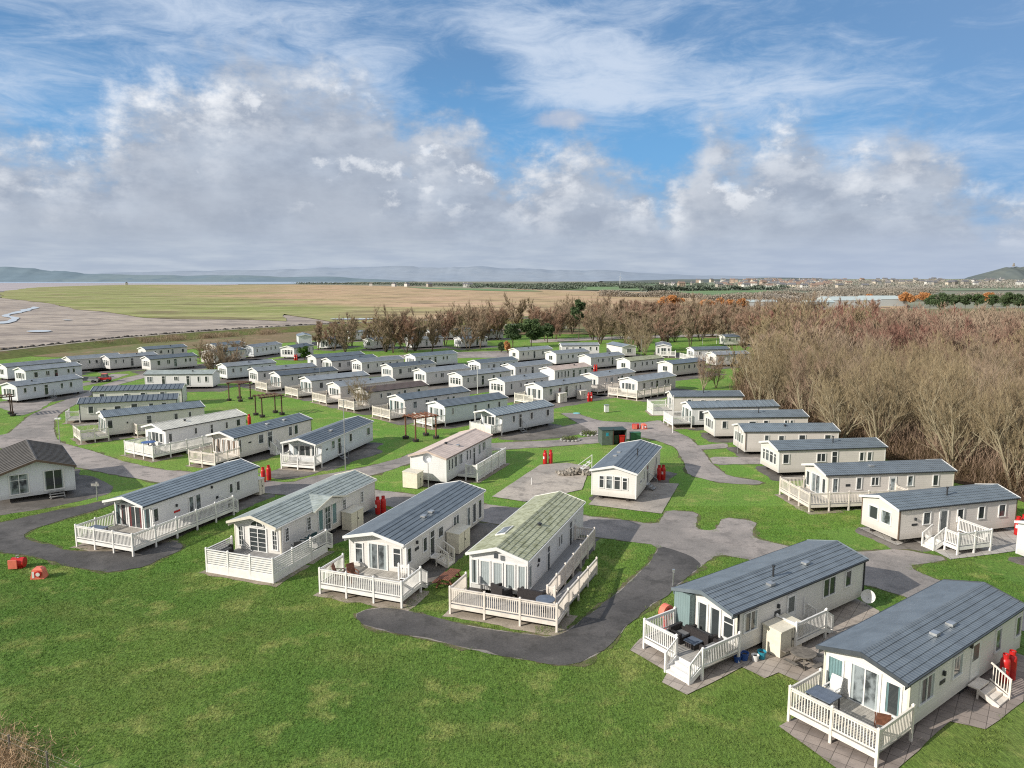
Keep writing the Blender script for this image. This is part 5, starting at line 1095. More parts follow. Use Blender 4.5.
pole(3,4.8,.05,'tall thin white pole before the sixth caravan of the second central row','pole','utility_pole','aerial','trim')
pole(4,2.2,.05,'thin dark post by the pale blue caravan nearest the left road','pole','utility_pole',None,'dark')
pole(5,2.9,.04,'pole with a grey satellite dish beside the pink-roofed caravan','satellite dish','dish_pole','dish')
pole(6,4.8,.05,'tall thin pale pole at the corner of the white planked deck','pole','utility_pole',None,'trim')
pole(7,1.1,.04,'low grey water tap post at the edge of the dark driveway','tap','tap_post','tap')
pole(9,4.5,.05,'thin pale pole before the far row of caravans','pole','utility_pole',None,'galv')
pole(10,.7,.05,'short white marker post on the lawn left of the red pair of bottles','post','service_post',None,'trim')
for k,(a,b,h,l) in dict(F10=(-.4,1.0,3.4,'right-hand row'),J3=(5,4.6,3.6,'third central row'),H3=(4,4.4,4.2,'nearest central row'),G5=(3,4.5,3.8,'left-hand group'),G1=(4,5,3.6,'blue caravans at left')).items():
    x,y=w2(k,a,b); t=thing('aerial_pole','thin television aerial pole rising behind a caravan of the %s'%l,'aerial',x,y,0,40,'thin aerial poles'); MB().tube((0,0,0),(0,0,h),.03,n=6).build('pole',MAT['galv'],t)
    m=MB(); m.beam((-.35,0,h-.1),(.35,0,h-.1),.02,.02)
    for q in range(6): m.beam((-.35+q*.13,-.22,h-.1),(-.35+q*.13,.22,h-.1),.012,.012)
    m.build('aerial',MAT['galv'],t,fix=False)
x,y=LP[8]; t=thing('meter_cabinet','small white upright service cabinet alone on the open lawn','service cabinet',x,y,0,15)
MB().box(-.3,.3,-.22,.22,.12,1.05).build('body',MAT['trim'],t); MB().box(-.35,.35,-.27,.27,1.05,1.14).build('lid',MAT['galv'],t); MB().box(-.2,.2,-.15,.15,0,.12).build('base',MAT['concrete_blk'],t)
x,y=OBJ['dish']; t=thing('satellite_dish','white satellite dish on a low stand behind the cream caravan with rattan sofas','satellite dish',x,y,0,0)
MB().tube((0,0,0),(0,0,.55),.03).build('stand',MAT['galv'],t); m=MB(); m.lathe([(.02,0),(.22,.03),(.40,.11),(.39,.13),(.2,.05),(.02,.02)],n=20); d=m.build('dish',MAT['trim'],t,smooth=False); d.location=(0,-.05,.62); d.rotation_euler=(R(70),0,R(-20))
MB().beam((0,-.1,.5),(-.05,-.42,.62),.03,.03).build('receiver_arm',MAT['galv'],t,fix=False)
# bin shelter
x,y=OBJ['bin'][1]; t=thing('bin_store','dark green open-fronted bin shelter at the head of the curved road','bin store',x-1.0,y+.3,0,8)
m=MB(); m.box(-1.35,-1.28,-.9,.9,0,1.75); m.box(1.5,1.57,-.9,.9,0,1.75); m.box(-1.35,1.57,.83,.9,0,1.75); m.build('side_panels',MAT['greengrey'],t)
MB().box(-1.35,-.1,-.95,-.9,.05,1.72).build('door',MAT['greengrey'],t); MB().box(-1.4,1.62,-1.0,.95,1.752,1.80).build('roof',MAT['greenbox'],t)
MB().box(-.05,.02,-.95,-.88,0,1.9).build('post',MAT['pergwood'],t); m=MB(); m.box(-.9,-.6,-.965,-.952,1.1,1.5); m.build('sign',MAT['tealplastic'],t)
def bin_(x,y,label,mat,s=1): 
    t=thing('wheelie_bin',label,'bin',x,y,0,8); m=MB(); m.add([(-.25,-.3,.08),(.25,-.3,.08),(.25,.25,.08),(-.25,.25,.08),(-.3,-.38,1.0),(.3,-.38,1.0),(.3,.32,1.0),(-.3,.32,1.0)],[(3,2,1,0),(0,1,5,4),(1,2,6,5),(2,3,7,6),(3,0,4,7),(4,5,6,7)]); m.build('body',MAT[mat],t)
    MB().box(-.33,.33,-.42,.36,1.0,1.09).build('lid',MAT[mat],t); MB().tube((-.28,.28,.12),(.28,.28,.12),.12).build('wheel',MAT['dark'],t)
X0,Y0=x-1.0,y+.3
bin_(X0+.5,Y0-.1,'dark green bin inside the shelter','greenbox'); bin_(X0+1.15,Y0-.2,'red bin at the right end inside the shelter','red')
x,y=OBJ['bin'][2]; t=thing('electric_cabinet','green metal electricity cabinet right of the bin shelter','electricity cabinet',x,y,0,8); MB().box(-.6,.6,-.3,.3,.08,1.15).build('body',MAT['midgreen'],t); MB().box(-.64,.64,-.34,.34,1.15,1.2).build('lid',MAT['midgreen'],t); MB().box(-.55,.55,-.25,.25,0,.08).build('base',MAT['concrete_blk'],t); MB().box(-.01,.01,-.315,-.3,.12,1.1).build('door_gap',MAT['dark'],t)
# rubble heap with discarded steps
x,y=OBJ['rubble']; rr=random.Random(5)
m=MB()
for i in range(170):
    a=rr.uniform(-1.7,1.7); b=rr.uniform(-.7,.7); hh=max(0,.45*(1-abs(a)/1.9)); s=rr.uniform(.08,.22); z=rr.uniform(0,hh)
    q=Matrix.Rotation(rr.uniform(0,3),3,Vector((rr.random(),rr.random(),rr.random())).normalized())
    vs=[q@Vector((sx*s,sy*s*.7,sz*s*.6))+Vector((a,b,z+s*.3)) for sx in(-1,1) for sy in(-1,1) for sz in(-1,1)]
    m.add(vs,[(0,1,3,2),(4,6,7,5),(0,4,5,1),(2,3,7,6),(0,2,6,4),(1,5,7,3)])
t=thing('rubble_heap','heap of broken pale rubble and timber at the back of the empty slab','rubble heap',x,y,.05,5); o=m.build('rubble',MAT['stone'],t); o['kind']='stuff'
t=thing('discarded_steps','white metal steps lying tilted on the rubble heap','steps',x+1.0,y+.1,.1,10)
m=MB()
for i in range(4): m.beam((-.7+i*.35,-.3,.2+i*.28),(-.7+i*.35,.3,.2+i*.28),.25,.03)
for s in(-.3,.3): m.beam((-.8,s,.0),(.6,s,1.15),.05,.08)
m.build('treads',MAT['trim'],t,fix=False); m=MB(); m.beam((.6,-.3,.0),(.6,-.3,1.9),.05,.05); m.beam((-.8,-.3,.9),(.6,-.3,1.85),.04,.04); m.build('handrail',MAT['trim'],t,fix=False)
# flower mounds on the grass island
for (x,y),l in zip(OBJ['planter'],['round stone-edged flower bed with yellow-green plants at the road bend','small stone-edged flower bed left of the larger one on the grass island','pale blue paddling-pool-like lid lying on the open lawn']):
    if 'pool' in l:
        t=thing('lid','flat pale turquoise disc lying on the open lawn','disc',x,y,0,0); MB().lathe([(.5,0),(.52,.06),(.36,.1),(.02,.11)],n=20).build('disc',plain('turquoise_plastic',(.25,.55,.58)),t); continue
    t=thing('flower_bed',l,'flower bed',x,y,0,0)
    m=MB()
    for i in range(14):
        a=i/14*6.283; s=rr.uniform(.14,.24); m.lathe([(s*.7,0),(s,s*.5),(s*.6,s),(.02,s*1.1)],(math.cos(a)*1.1,math.sin(a)*.8,0),7)
    m.build('stone_edge',MAT['concrete_blk'],t)
    m=MB()
    for i in range(420):
        a=rr.uniform(0,6.28); q=math.sqrt(rr.random()); c=Vector((math.cos(a)*q*.95,math.sin(a)*q*.65,rr.uniform(.1,.5))); d=Vector((rr.uniform(-1,1),rr.uniform(-1,1),rr.uniform(-.2,1))).normalized()*.13; n=d.cross(Vector((rr.uniform(-1,1),rr.uniform(-1,1),.3))).normalized()*.05
        m.add([c-n,c+n,c+d],[(0,1,2)])
    m.build('plants',plain('bed_foliage',(.12,.14,.05),.8,var=.5,scale=6),t,fix=False)
# small vehicles
x,y=OBJ['car'][0]; t=thing('utility_vehicle','small red utility vehicle parked by the far left path','small vehicle',x,y,0,10)
m=MB(); m.add([(-1.1,-.55,.35),(1.1,-.55,.35),(1.1,.55,.35),(-1.1,.55,.35),(-1.1,-.55,.8),(1.1,-.5,.8),(1.1,.5,.8),(-1.1,.55,.8)],[(3,2,1,0),(0,1,5,4),(1,2,6,5),(2,3,7,6),(3,0,4,7),(4,5,6,7)]); m.build('body',MAT['red'],t)
m=MB(); m.add([(-.5,-.5,.8),(.7,-.5,.8),(.7,.5,.8),(-.5,.5,.8),(-.35,-.45,1.45),(.5,-.45,1.45),(.5,.45,1.45),(-.35,.45,1.45)],[(0,1,5,4),(1,2,6,5),(2,3,7,6),(3,0,4,7)]); m.build('windows',MAT['glass'],t); MB().box(-.4,.55,-.48,.48,1.45,1.52).build('roof',MAT['orange'],t)
for sx in(-.7,.75):
    for sy in(-.58,.58): MB().tube((sx,sy-.08,.3),(sx,sy+.08,.3),.3,n=12).build('wheel',MAT['dark'],t)
x,y=OBJ['car'][1]; t=thing('trailer','low grey loaded trailer left of the small red vehicle','trailer',x,y,0,10)
MB().box(-.9,.9,-.55,.55,.4,.75).build('body',MAT['galv'],t); MB().box(-.75,.6,-.4,.4,.76,1.05).build('load',MAT['cushion'],t)
for sy in(-.6,.6): MB().tube((0,sy-.06,.28),(0,sy+.06,.28),.28,n=12).build('wheel',MAT['dark'],t)
MB().beam((-.9,0,.45),(-1.6,0,.4),.06,.06).build('towbar',MAT['dark'],t,fix=False)
# wire fence bottom left
P=OBJ['fence']
t=thing('wire_fence','post and wire fence running along the brambles in the bottom left corner','fence',P[0][0],P[0][1],0,0)
o0=Vector((P[0][0],P[0][1],0)); tops=[]
for p in P:
    q=Vector((p[0],p[1],0))-o0; q=q-Vector((0,0,0)); MB().tube(q,q+Vector((.02,0,1.05)),.045,.04,n=7).build('post',MAT['greywood'],t); tops.append(q)
m=MB()
for a,b in zip(tops[:-1],tops[1:]):
    for z in(.45,.75,1.0): m.tube(a+Vector((0,0,z)),b+Vector((0,0,z)),.0035,n=4,cap=False)
m.build('wire',MAT['concrete_blk'],t,fix=False)
# ================================================================ vegetation
import numpy as np
def npmesh(name,V,F,mat):
    me=bpy.data.meshes.new(name); V=np.asarray(V,dtype=np.float32).reshape(-1,3); F=np.asarray(F,dtype=np.int32)
    k=F.shape[1]; me.vertices.add(len(V)); me.vertices.foreach_set('co',V.ravel()); me.loops.add(F.size); me.loops.foreach_set('vertex_index',F.ravel())
    me.polygons.add(len(F)); me.polygons.foreach_set('loop_start',np.arange(0,F.size,k,dtype=np.int32)); me.update(calc_edges=True); me.materials.append(mat); return me
def twigmat(name,c0,c1,c2=None,scale=.5,tr=.0):
    m,nt,b,tc=base(name,.9,.1)
    oi=nt.new('ShaderNodeObjectInfo').outputs['Random']
    n=nt.noise(tc,scale,4,.6)
    c=nt.mix(nt.ramp(n,.3,.7),c0,c1)
    c=nt.mix(nt.m('MULTIPLY',oi,.6),c,c2 or c1)
    nt.l.new(c,b.inputs['Base Color']); return m
BARK=twigmat('pale_bark',(.33,.285,.19),(.45,.39,.27),(.27,.225,.15))
BARKD=twigmat('dark_bark',(.11,.085,.06),(.16,.125,.09),(.09,.07,.055))
TW_TAN=twigmat('tan_twigs',(.30,.235,.14),(.41,.33,.20),(.22,.16,.105))
TW_DRED=twigmat('dark_red_twigs',(.23,.115,.09),(.31,.155,.12),(.27,.17,.13))
TW_PALE=twigmat('pale_silvery_twigs',(.50,.45,.40),(.62,.56,.50),(.42,.38,.33))
TW_BELT=twigmat('belt_twigs',(.29,.215,.155),(.39,.295,.21),(.33,.26,.17))
TW_BELTR=twigmat('belt_red_twigs',(.33,.205,.15),(.42,.27,.195),(.30,.225,.16))
TW_RED=twigmat('red_brown_twigs',(.28,.18,.135),(.36,.235,.175),(.31,.235,.165))
TW_GREY=twigmat('grey_brown_twigs',(.33,.25,.185),(.41,.31,.225),(.30,.235,.165))
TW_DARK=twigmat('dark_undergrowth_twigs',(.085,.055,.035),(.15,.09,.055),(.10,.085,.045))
TW_BRAM=twigmat('dry_bramble',(.50,.35,.21),(.62,.45,.29),(.38,.26,.15),2)
LF_DARK=twigmat('evergreen_leaves',(.06,.10,.045),(.11,.155,.065),(.08,.11,.06),.8)
LF_ORANGE=twigmat('orange_leaves',(.52,.235,.09),(.62,.31,.12),(.42,.21,.10),.8)
LF_GREEN=twigmat('bright_green_leaves',(.05,.11,.02),(.09,.17,.03),(.07,.12,.03),.8)
def grow(rng,h,spread,stems,lean=.25,levels=3,first=.15):
    segs=[]; tips=[]
    def rec(p,d,L,r,lv):
        n=3 if lv==0 else 2
        q=p
        for i in range(n):
            d2=(d+Vector((rng.uniform(-1,1),rng.uniform(-1,1),rng.uniform(-.2,.5)))*(.10+.07*lv)).normalized()
            e=q+d2*L/n; segs.append((q,e,r*(1-.5*i/n),r*(1-.5*(i+1)/n),lv)); 
            if lv>=levels-1: tips.append((q,e,lv))
            if lv<levels:
                k=rng.randint(1,3) if lv else (0 if i==0 and first>.3 else rng.randint(2,3))
                for _ in range(k):
                    a=rng.uniform(0,6.283); ang=rng.uniform(.35,.85)
                    u=d2.orthogonal().normalized(); v=d2.cross(u)
                    dd=(d2*math.cos(ang)+(u*math.cos(a)+v*math.sin(a))*math.sin(ang)); dd.z+=.25; dd.normalize()
                    rec(q.lerp(e,rng.uniform(.3,1)),dd,L*rng.uniform(.38,.6),r*(1-.5*(i+1)/n)*.6,lv+1)
            q=e; d=d2
        tips.append((p,q,lv))
    for s in range(stems):
        a=s/stems*6.283+rng.uniform(-.5,.5)
        d=Vector((math.cos(a)*lean,math.sin(a)*lean,1)).normalized()
        rec(Vector((math.cos(a)*.2*(stems>1),math.sin(a)*.2*(stems>1),-.1)),d,h*rng.uniform(.75,1)*.92,h*.0165*(1.4 if stems==1 else 1),0)
    return segs,tips
def twigs(rng,tips,n,L,w,up=.45,z0=0):
    tp=[t for t in tips if t[1].z>z0]
    A=np.array([[*(t[0]),*(t[1])] for t in tp]); r=np.random.RandomState(rng.randint(0,99999))
    i=r.randint(0,len(A),n); t=r.rand(n,1); p=A[i,:3]*(1-t)+A[i,3:]*t
    ax=A[i,3:]-A[i,:3]; ax/=np.linalg.norm(ax,axis=1,keepdims=True)+1e-9
    d=ax*1.0+r.randn(n,3)*.36; d[:,2]+=up; d/=np.linalg.norm(d,axis=1,keepdims=True)
    l=L*(.5+r.rand(n,1)); s=np.cross(d,r.randn(n,3)); s/=np.linalg.norm(s,axis=1,keepdims=True)+1e-9
    bend=p+d*l*.5+r.randn(n,3)*l*.03
    e=p+d*l; e[:,2]+=l[:,0]*.1
    V=np.stack([p-s*w/2,p+s*w/2,bend+s*w*.4,bend-s*w*.4,e],1).reshape(-1,3)
    k=np.arange(n)*5
    F=np.concatenate([np.stack([k,k+1,k+2],1),np.stack([k,k+2,k+3],1),np.stack([k+3,k+2,k+4],1)])
    return V,F
def tree_proto(seed,h,stems,lean,ntw,L,w,bark,tw,levels=3,first=.15,z0=.8):
    rng=random.Random(seed); segs,tips=grow(rng,h,1,stems,lean,levels,first)
    m=MB()
    for p,q,r0,r1,lv in segs:
        if lv<=2: m.tube(p,q,max(r0,.018),max(r1,.012),n=6 if lv==0 else 4,cap=False)
    tm=m.mesh('trunk',bark)
    # outermost branches belong to the crown
    V,F=twigs(rng,tips,ntw,L,w,z0=z0)
    return tm,npmesh('crown',V,F,tw)
def leafblob(seed,n,size,leaf,mat,shape='round'):
    r=np.random.RandomState(seed); 
    K=26; c=r.randn(K,3); c/=np.linalg.norm(c,axis=1,keepdims=True); c*=(r.rand(K,1)**.4)
    c=c*np.array(size)*.8
    if shape=='cone': c[:,2]=r.rand(K)*size[2]*1.8-size[2]*.9; f=(1-(c[:,2]/size[2]+1)/2)*1.05+.12; a=r.rand(K)*6.28; c[:,0]=np.cos(a)*f*size[0]*r.rand(K)**.5; c[:,1]=np.sin(a)*f*size[1]*r.rand(K)**.5
    i=r.randint(0,K,n); rad=min(size)*.38
    p=c[i]+ (lambda q:q/np.linalg.norm(q,axis=1,keepdims=True))(r.randn(n,3))*rad*(r.rand(n,1)**.5)*np.array([1.15,1.15,.75])
    d=r.randn(n,3); d/=np.linalg.norm(d,axis=1,keepdims=True); s=np.cross(d,r.randn(n,3)); s/=np.linalg.norm(s,axis=1,keepdims=True)
    V=np.stack([p-d*leaf-s*leaf*.1,p+s*leaf*.45,p+d*leaf,p-s*leaf*.45],1).reshape(-1,3); k=np.arange(n)*4
    return npmesh('crown',V,np.stack([k,k+1,k+2,k+3],1),mat)
def put_tree(pm,x,y,rz,s,name,label,cat,group,z=0,sz=None):
    t=thing(name,label,cat,x,y,z,rz,group)
    t.scale=(s,s,sz or s)
    link('trunk',pm[0],t); link('crown',pm[1],t); return t
rng=random.Random(21)
NEAR=[tree_proto(100+i,9.2,[4,5,3,6,4,5][i],[.28,.35,.2,.4,.3,.25][i],5200,.78,.024,BARK,[TW_TAN,TW_TAN,TW_GREY,TW_TAN,TW_RED,TW_TAN][i]) for i in range(6)]
MIDP=[tree_proto(200+i,7.2,[1,3,4,2][i],[.1,.3,.35,.2][i],4600,.75,.06,BARKD,[TW_BELT,TW_BELTR,TW_BELT,TW_BELT][i],first=.2,z0=1.6) for i in range(4)]
FARP=[tree_proto(300+i,9.0,[3,2,4,3,2][i],.3,2000,1.0,.085,BARK,[TW_RED,TW_TAN,TW_GREY,TW_DRED,TW_PALE][i]) for i in range(5)]
woodlab={0:('tan-twigged leafless tree in the dense wood on the right',),1:('red-brown leafless tree in the dense wood on the right',),2:('grey-brown leafless tree in the dense wood on the right',)}
# dense wood on the right: edge follows the backs of the right-hand row
def edge_x(y):
    pts=[(50,64),(60,49),(66,44.5),(74,42),(84,40),(95,38.5),(106,37),(120,37.5),(135,44),(150,52),(170,60),(200,68),(260,84),(330,110)]
    for (a,b),(c,d) in zip(pts[:-1],pts[1:]):
        if a<=y<=c: return b+(d-b)*(y-a)/(c-a)
    return 64 if y<50 else 110
cand=[]
y=54.0
while y<290:
    st=3.9+ (y-54)*.02
    x=edge_x(y)+rng.uniform(0,1.5)
    while x<y*.78+22:
        cand.append((x+rng.uniform(-1,1)*st*.45,y+rng.uniform(-1,1)*st*.45)); x+=st*rng.uniform(.8,1.25)
    y+=st*1.05
cand=[c for c in cand if not (abs(c[0]-77)>0 and 290<c[1]<296)]
cand=[c for c in cand if not (c[1]>282 and c[0]<125)]
cand.sort(key=lambda c:c[1]*1.0)
def visible_key(c): return math.hypot(c[0],c[1])
cand.sort(key=visible_key)
ind=cand[:290]; rest=cand[290:]
print('WOOD',len(cand))
for i,(x,y) in enumerate(ind):
    n=noise.noise(Vector((x*.03,y*.03,3)))
    far=y>118
    kk=rng.random()
    if not far:
        k=rng.randrange(6); ty=[0,0,2,0,1,0][k]; pm=NEAR[k]; s=rng.uniform(.66,1.06)
    else:
        k=(3 if rng.random()<.7 else 0) if n>.12 else (0 if n>-.08 else rng.choice((1,1,2))); k=4 if rng.random()<.012 else k; ty=[1,0,2,1,0][k]; pm=FARP[k]; s=rng.uniform(.62,1.08)
    s*=.93+.42*noise.noise(Vector((x*.045,y*.03,11)))
    if x-edge_x(y)<2.5: s*=.88
    put_tree(pm,x,y,rng.uniform(0,360),s,'woodland_tree',['tan-twigged','red-brown','grey-brown'][ty]+' leafless tree in the dense wood on the right'+(', part of its far half' if far else ', part of its near half'),'bare tree','leafless trees of the wood on the right')
# the remaining far trees of the wood read as one mass
r=np.random.RandomState(4); VV=[];FF=[];CC=0
base_=[tree_proto(400+i,9.0,3,.3,420,1.35,.19,BARK,TW_RED) for i in range(3)]
arr=[]
for pm in base_:
    me=pm[1]; v=np.zeros(len(me.vertices)*3,dtype=np.float32); me.vertices.foreach_get('co',v); f=np.zeros(len(me.loops),dtype=np.int32); me.loops.foreach_get('vertex_index',f); arr.append((v.reshape(-1,3),f.reshape(-1,3)))
def mass(name,pts,mat,label,zs=(.6,.9),cat='wood'):
    VV=[];FF=[];cc=0
    for (x,y,z) in pts:
        v,f=arr[rng.randrange(3)]; a=rng.uniform(0,6.28); s=rng.uniform(*zs); c_,s_=math.cos(a)*s,math.sin(a)*s
        w=np.stack([v[:,0]*c_-v[:,1]*s_+x,v[:,0]*s_+v[:,1]*c_+y,v[:,2]*s+z],1); VV.append(w); FF.append(f+cc); cc+=len(v)
    if not VV: return
    o=link(name,npmesh(name,np.concatenate(VV),np.concatenate(FF),mat)); tag(o,label,cat); o['kind']='stuff'
ra=[c for c in rest if noise.noise(Vector((c[0]*.02,c[1]*.02,9)))>.0]; rb=[c for c in rest if c not in ra]
mass('far_wood',[(x,y,-.2) for x,y in ra],TW_DRED,'far part of the wood on the right, reddish bare canopy')
mass('far_wood',[(x,y,-.2) for x,y in rb],TW_GREY,'far part of the wood on the right, grey-brown bare canopy')
# undergrowth at the wood edge
def thicket(name,pts,n,h,L,w,mat,label,cat='undergrowth',up=.6):
    r=np.random.RandomState(len(pts)*7+n); P=np.array(pts); i=r.randint(0,len(P),n); p=np.zeros((n,3)); p[:,:2]=P[i]+r.randn(n,2)*np.array([1.0,1.0])*.9; p[:,2]=r.rand(n)**1.4*h
    d=r.randn(n,3)*.7; d[:,2]=np.abs(d[:,2])+up; d/=np.linalg.norm(d,axis=1,keepdims=True); l=L*(.5+r.rand(n,1)); s=np.cross(d,r.randn(n,3)); s/=np.linalg.norm(s,axis=1,keepdims=True)+1e-9
    V=np.stack([p-s*w/2,p+s*w/2,p+d*l],1).reshape(-1,3); k=np.arange(n)*3
    o=link(name,npmesh(name,V,np.stack([k,k+1,k+2],1),mat)); tag(o,label,cat); o['kind']='stuff'; return o
ed=[(edge_x(yy)+rng.uniform(-.6,5),yy) for yy in [52+i*.35 for i in range(330)]]
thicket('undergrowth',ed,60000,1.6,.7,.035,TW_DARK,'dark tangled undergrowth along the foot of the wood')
thicket('undergrowth',ed,26000,3.4,1.2,.03,TW_RED,'reddish scrub stems at the wood edge',up=1.3)
gg=[c for c in cand if c[1]<200]
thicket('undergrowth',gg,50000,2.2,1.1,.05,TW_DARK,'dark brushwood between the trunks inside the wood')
# short grass blades on the near lawn
def inpoly(x,y,p):
    c=False; j=len(p)-1
    for i in range(len(p)):
        if (p[i][1]>y)!=(p[j][1]>y) and x<(p[j][0]-p[i][0])*(y-p[i][1])/(p[j][1]-p[i][1])+p[i][0]: c=not c
        j=i
    return c
blk=[DRIVE]+[ROADS[k] for k in ROADS]
def inside_units(x,y):
    for k in ('F1','F2','F3','F4','F5','F6','F7','F24','L1'):
        X,Y,h,L,W_,po=CAR[k]; r_=R(h); a=(x-X)*math.cos(r_)+(y-Y)*math.sin(r_); b=-(x-X)*math.sin(r_)+(y-Y)*math.cos(r_)
        if -3.6<a<L+.8 and -1.6<b<W_+.4: return True
    return False
rg=np.random.RandomState(11); cells=[]
for iy in range(0,76):
    yy=23+iy*.5
    for ix in range(int(-yy*.74/.5),int(yy*.74/.5)):
        xx=ix*.5
        if xx*1.0<-15 and yy<27.5: continue
        if inside_units(xx,yy) or any(inpoly(xx,yy,p) for p in blk): continue
        cells.append((xx,yy))
C_=np.array(cells); n=len(C_)*62; i=rg.randint(0,len(C_),n); p=np.zeros((n,3)); p[:,:2]=C_[i]+rg.rand(n,2)*.5-.25
cl=np.array([noise.noise(Vector((c[0]*.9,c[1]*.9,2))) for c in cells])[i]
d=rg.randn(n,3)*.55; d[:,2]=np.abs(d[:,2])+.8; d/=np.linalg.norm(d,axis=1,keepdims=True); l=(.045+.05*rg.rand(n,1))*(1+.6*np.clip(cl,-.5,.8)[:,None]); s_=np.cross(d,rg.randn(n,3)); s_/=np.linalg.norm(s_,axis=1,keepdims=True)+1e-9
V=np.stack([p-s_*.013,p+s_*.013,p+d*l],1).reshape(-1,3); k=np.arange(n)*3
o=link('lawn_grass',npmesh('lawn_grass',V,np.stack([k,k+1,k+2],1),G['lawn'])); tag(o,'short green grass blades covering the near lawn','grass'); o['kind']='stuff'
print('BLADES',n)
# brambles bottom-left
bp=[]
for i in range(500):
    t=rng.random()*.62; a=Vector((OBJ['fence'][0][0]-1,OBJ['fence'][0][1],0)).lerp(Vector((OBJ['fence'][3][0],OBJ['fence'][3][1],0)),t); bp.append((a.x-rng.random()*3.2+.2,a.y-.25-rng.random()*2.6))
thicket('brambles',bp,60000,.62,.32,.022,TW_BRAM,'dry tan brambles beyond the wire fence in the bottom left corner',up=.2)
# the tree belt
tm=OBJ['trees_mid']
posd=['left end','left part','left part','middle','middle','right part','right part','right end']
for i,(x,y) in enumerate(tm):
    k=i%4 if i<60 else 1; s=rng.uniform(.75,1.25)*(1.0 if y<260 else 1.15)
    px=x/y; j=min(7,max(0,int((px+.30)/.10)))
    put_tree(MIDP[k],x,y,rng.uniform(0,360),s,'bare_tree',['grey-brown','red-brown','grey-brown multi-stemmed','tan'][k]+' leafless tree in the %s of the tree belt behind the caravans'%posd[j],'bare tree','leafless trees of the belt')
# extra depth of the belt
k=0
for i in range(80):
    y=rng.uniform(235,345); x=rng.uniform(-.08 if y<270 else .06,.40)*y
    put_tree(MIDP[[1,0,2,1][i%4]],x,y,rng.uniform(0,360),rng.uniform(.9,1.25),'bare_tree','leafless %s tree deep in the far side of the tree belt'%['red-brown','grey-brown','multi-stemmed','red-brown'][i%4],'bare tree','leafless trees of the belt')
lf=['pinkish bare bush hiding the beige caravan, left stem','pinkish bare bush hiding the beige caravan, right stem','small bare tree behind the pinkish bush','small bare tree further right behind the bush','small bare tree left of the pinkish bush']
for (x,y),l,s in zip(OBJ['tree_left'],lf,(.68,.6,.5,.5,.5)): put_tree(MIDP[2],x,y,rng.uniform(0,360),s,'bare_tree',l,'bare tree','small bare trees at the left')
def at(px,py,z=0):  # helper values were measured once; these are plan positions
    return None
for (x,y,s,l,p) in ((-22.2,107.2,.42,'small tan bare tree in front of the brown-roofed caravan',NEAR[0]),(33.5,128,.50,'dense reddish bare bush at the far end of the right-hand row, left one',NEAR[4]),(36.2,130,.52,'dense reddish bare bush at the far end of the right-hand row, right one',NEAR[4]),(31.5,196,.8,'tan bare tree between the two end-on caravans',NEAR[1]),(34,188,.6,'tan low bare tree right of the end-on caravan',NEAR[3])):
    put_tree(p,x,y,rng.uniform(0,360),s,'bare_tree',l,'bare tree','single bare trees among the caravans')
# evergreens and autumn trees
def leafy(x,y,size,zc,n,leaf,mat,name,label,cat,trunkh,shape='round',seed=0):
    t=thing(name,label,cat,x,y,0,0)
    MB().tube((0,0,0),(.1,0,trunkh),.16,.08,n=7,cap=False).tube((0,0,trunkh*.6),(size[0]*.4,.2,zc),.08,.03,n=5,cap=False).tube((0,0,trunkh*.5),(-size[0]*.4,-.2,zc),.08,.03,n=5,cap=False).build('trunk',BARKD,t)
    o=link('crown',leafblob(seed or int(abs(x*7)+y),n,size,leaf,mat,shape),t); o.location=(0,0,zc)
    return t
leafy(5.5,212,(4.4,3.6,3.4),5.0,6500,.30,LF_DARK,'evergreen_tree','broad dark evergreen in the middle of the tree belt','evergreen tree',4.5)
leafy(0.2,205,(2.6,2.4,3.0),4.6,4500,.28,LF_DARK,'evergreen_tree','dark evergreen joined to the left side of the broad one','evergreen tree',3.5)
leafy(10.8,226,(2.3,2.2,2.2),4.0,4000,.3,LF_DARK,'evergreen_tree','low dark evergreen right of the broad one','evergreen tree',3)
leafy(21.5,238,(2.6,2.4,3.6),9.6,4200,.28,LF_DARK,'evergreen_tree','dark round-topped evergreen standing high above the belt','evergreen tree',8)
leafy(-2.9,196,(1.2,1.1,1.3),1.5,1600,.18,LF_DARK,'evergreen_bush','small dark bush beside the orange one','bush',1)
leafy(-1.2,194,(1.1,1.0,1.5),1.8,1600,.18,LF_ORANGE,'autumn_bush','small orange bush left of the broad evergreen','bush',1)
leafy(-49.6,176,(1.5,1.4,1.5),2.2,2200,.18,LF_GREEN,'green_bush','round bright green bush beside the far left caravans','bush',1.4)
leafy(70,330,(7,4.5,4.0),8.9,7500,.4,LF_ORANGE,'autumn_tree','large orange-leaved tree right of the belt','autumn tree',5)
for i,(px,s) in enumerate(((704,3.2),(717,3.6),(741,3.0),(729,3.0))):
    y=335+i*6; leafy((px-512)/740*y,y,(s,s*.9,s*1.15),7.6,3000,.4,LF_ORANGE,'autumn_tree',['first','second','fourth','third'][i]+' small orange tree from the left beyond the wood','autumn tree',4)
for i,(px,py,s) in enumerate(((905,292,5),(922,293,4.6),(985,293,4),(868,294,3.2))):
    y=560+i*10; leafy((px-512)/740*y,y,(s*1.4,s,s),6.0,2200,.55,LF_ORANGE,'autumn_tree','%s orange tree far off above the wood on the right'%['tall','round','rightmost','leftmost'][i],'autumn tree',3)
cl=['big dark','low dark','narrow dark','broad dark','low spreading dark','tall dark','bushy dark','last dark']
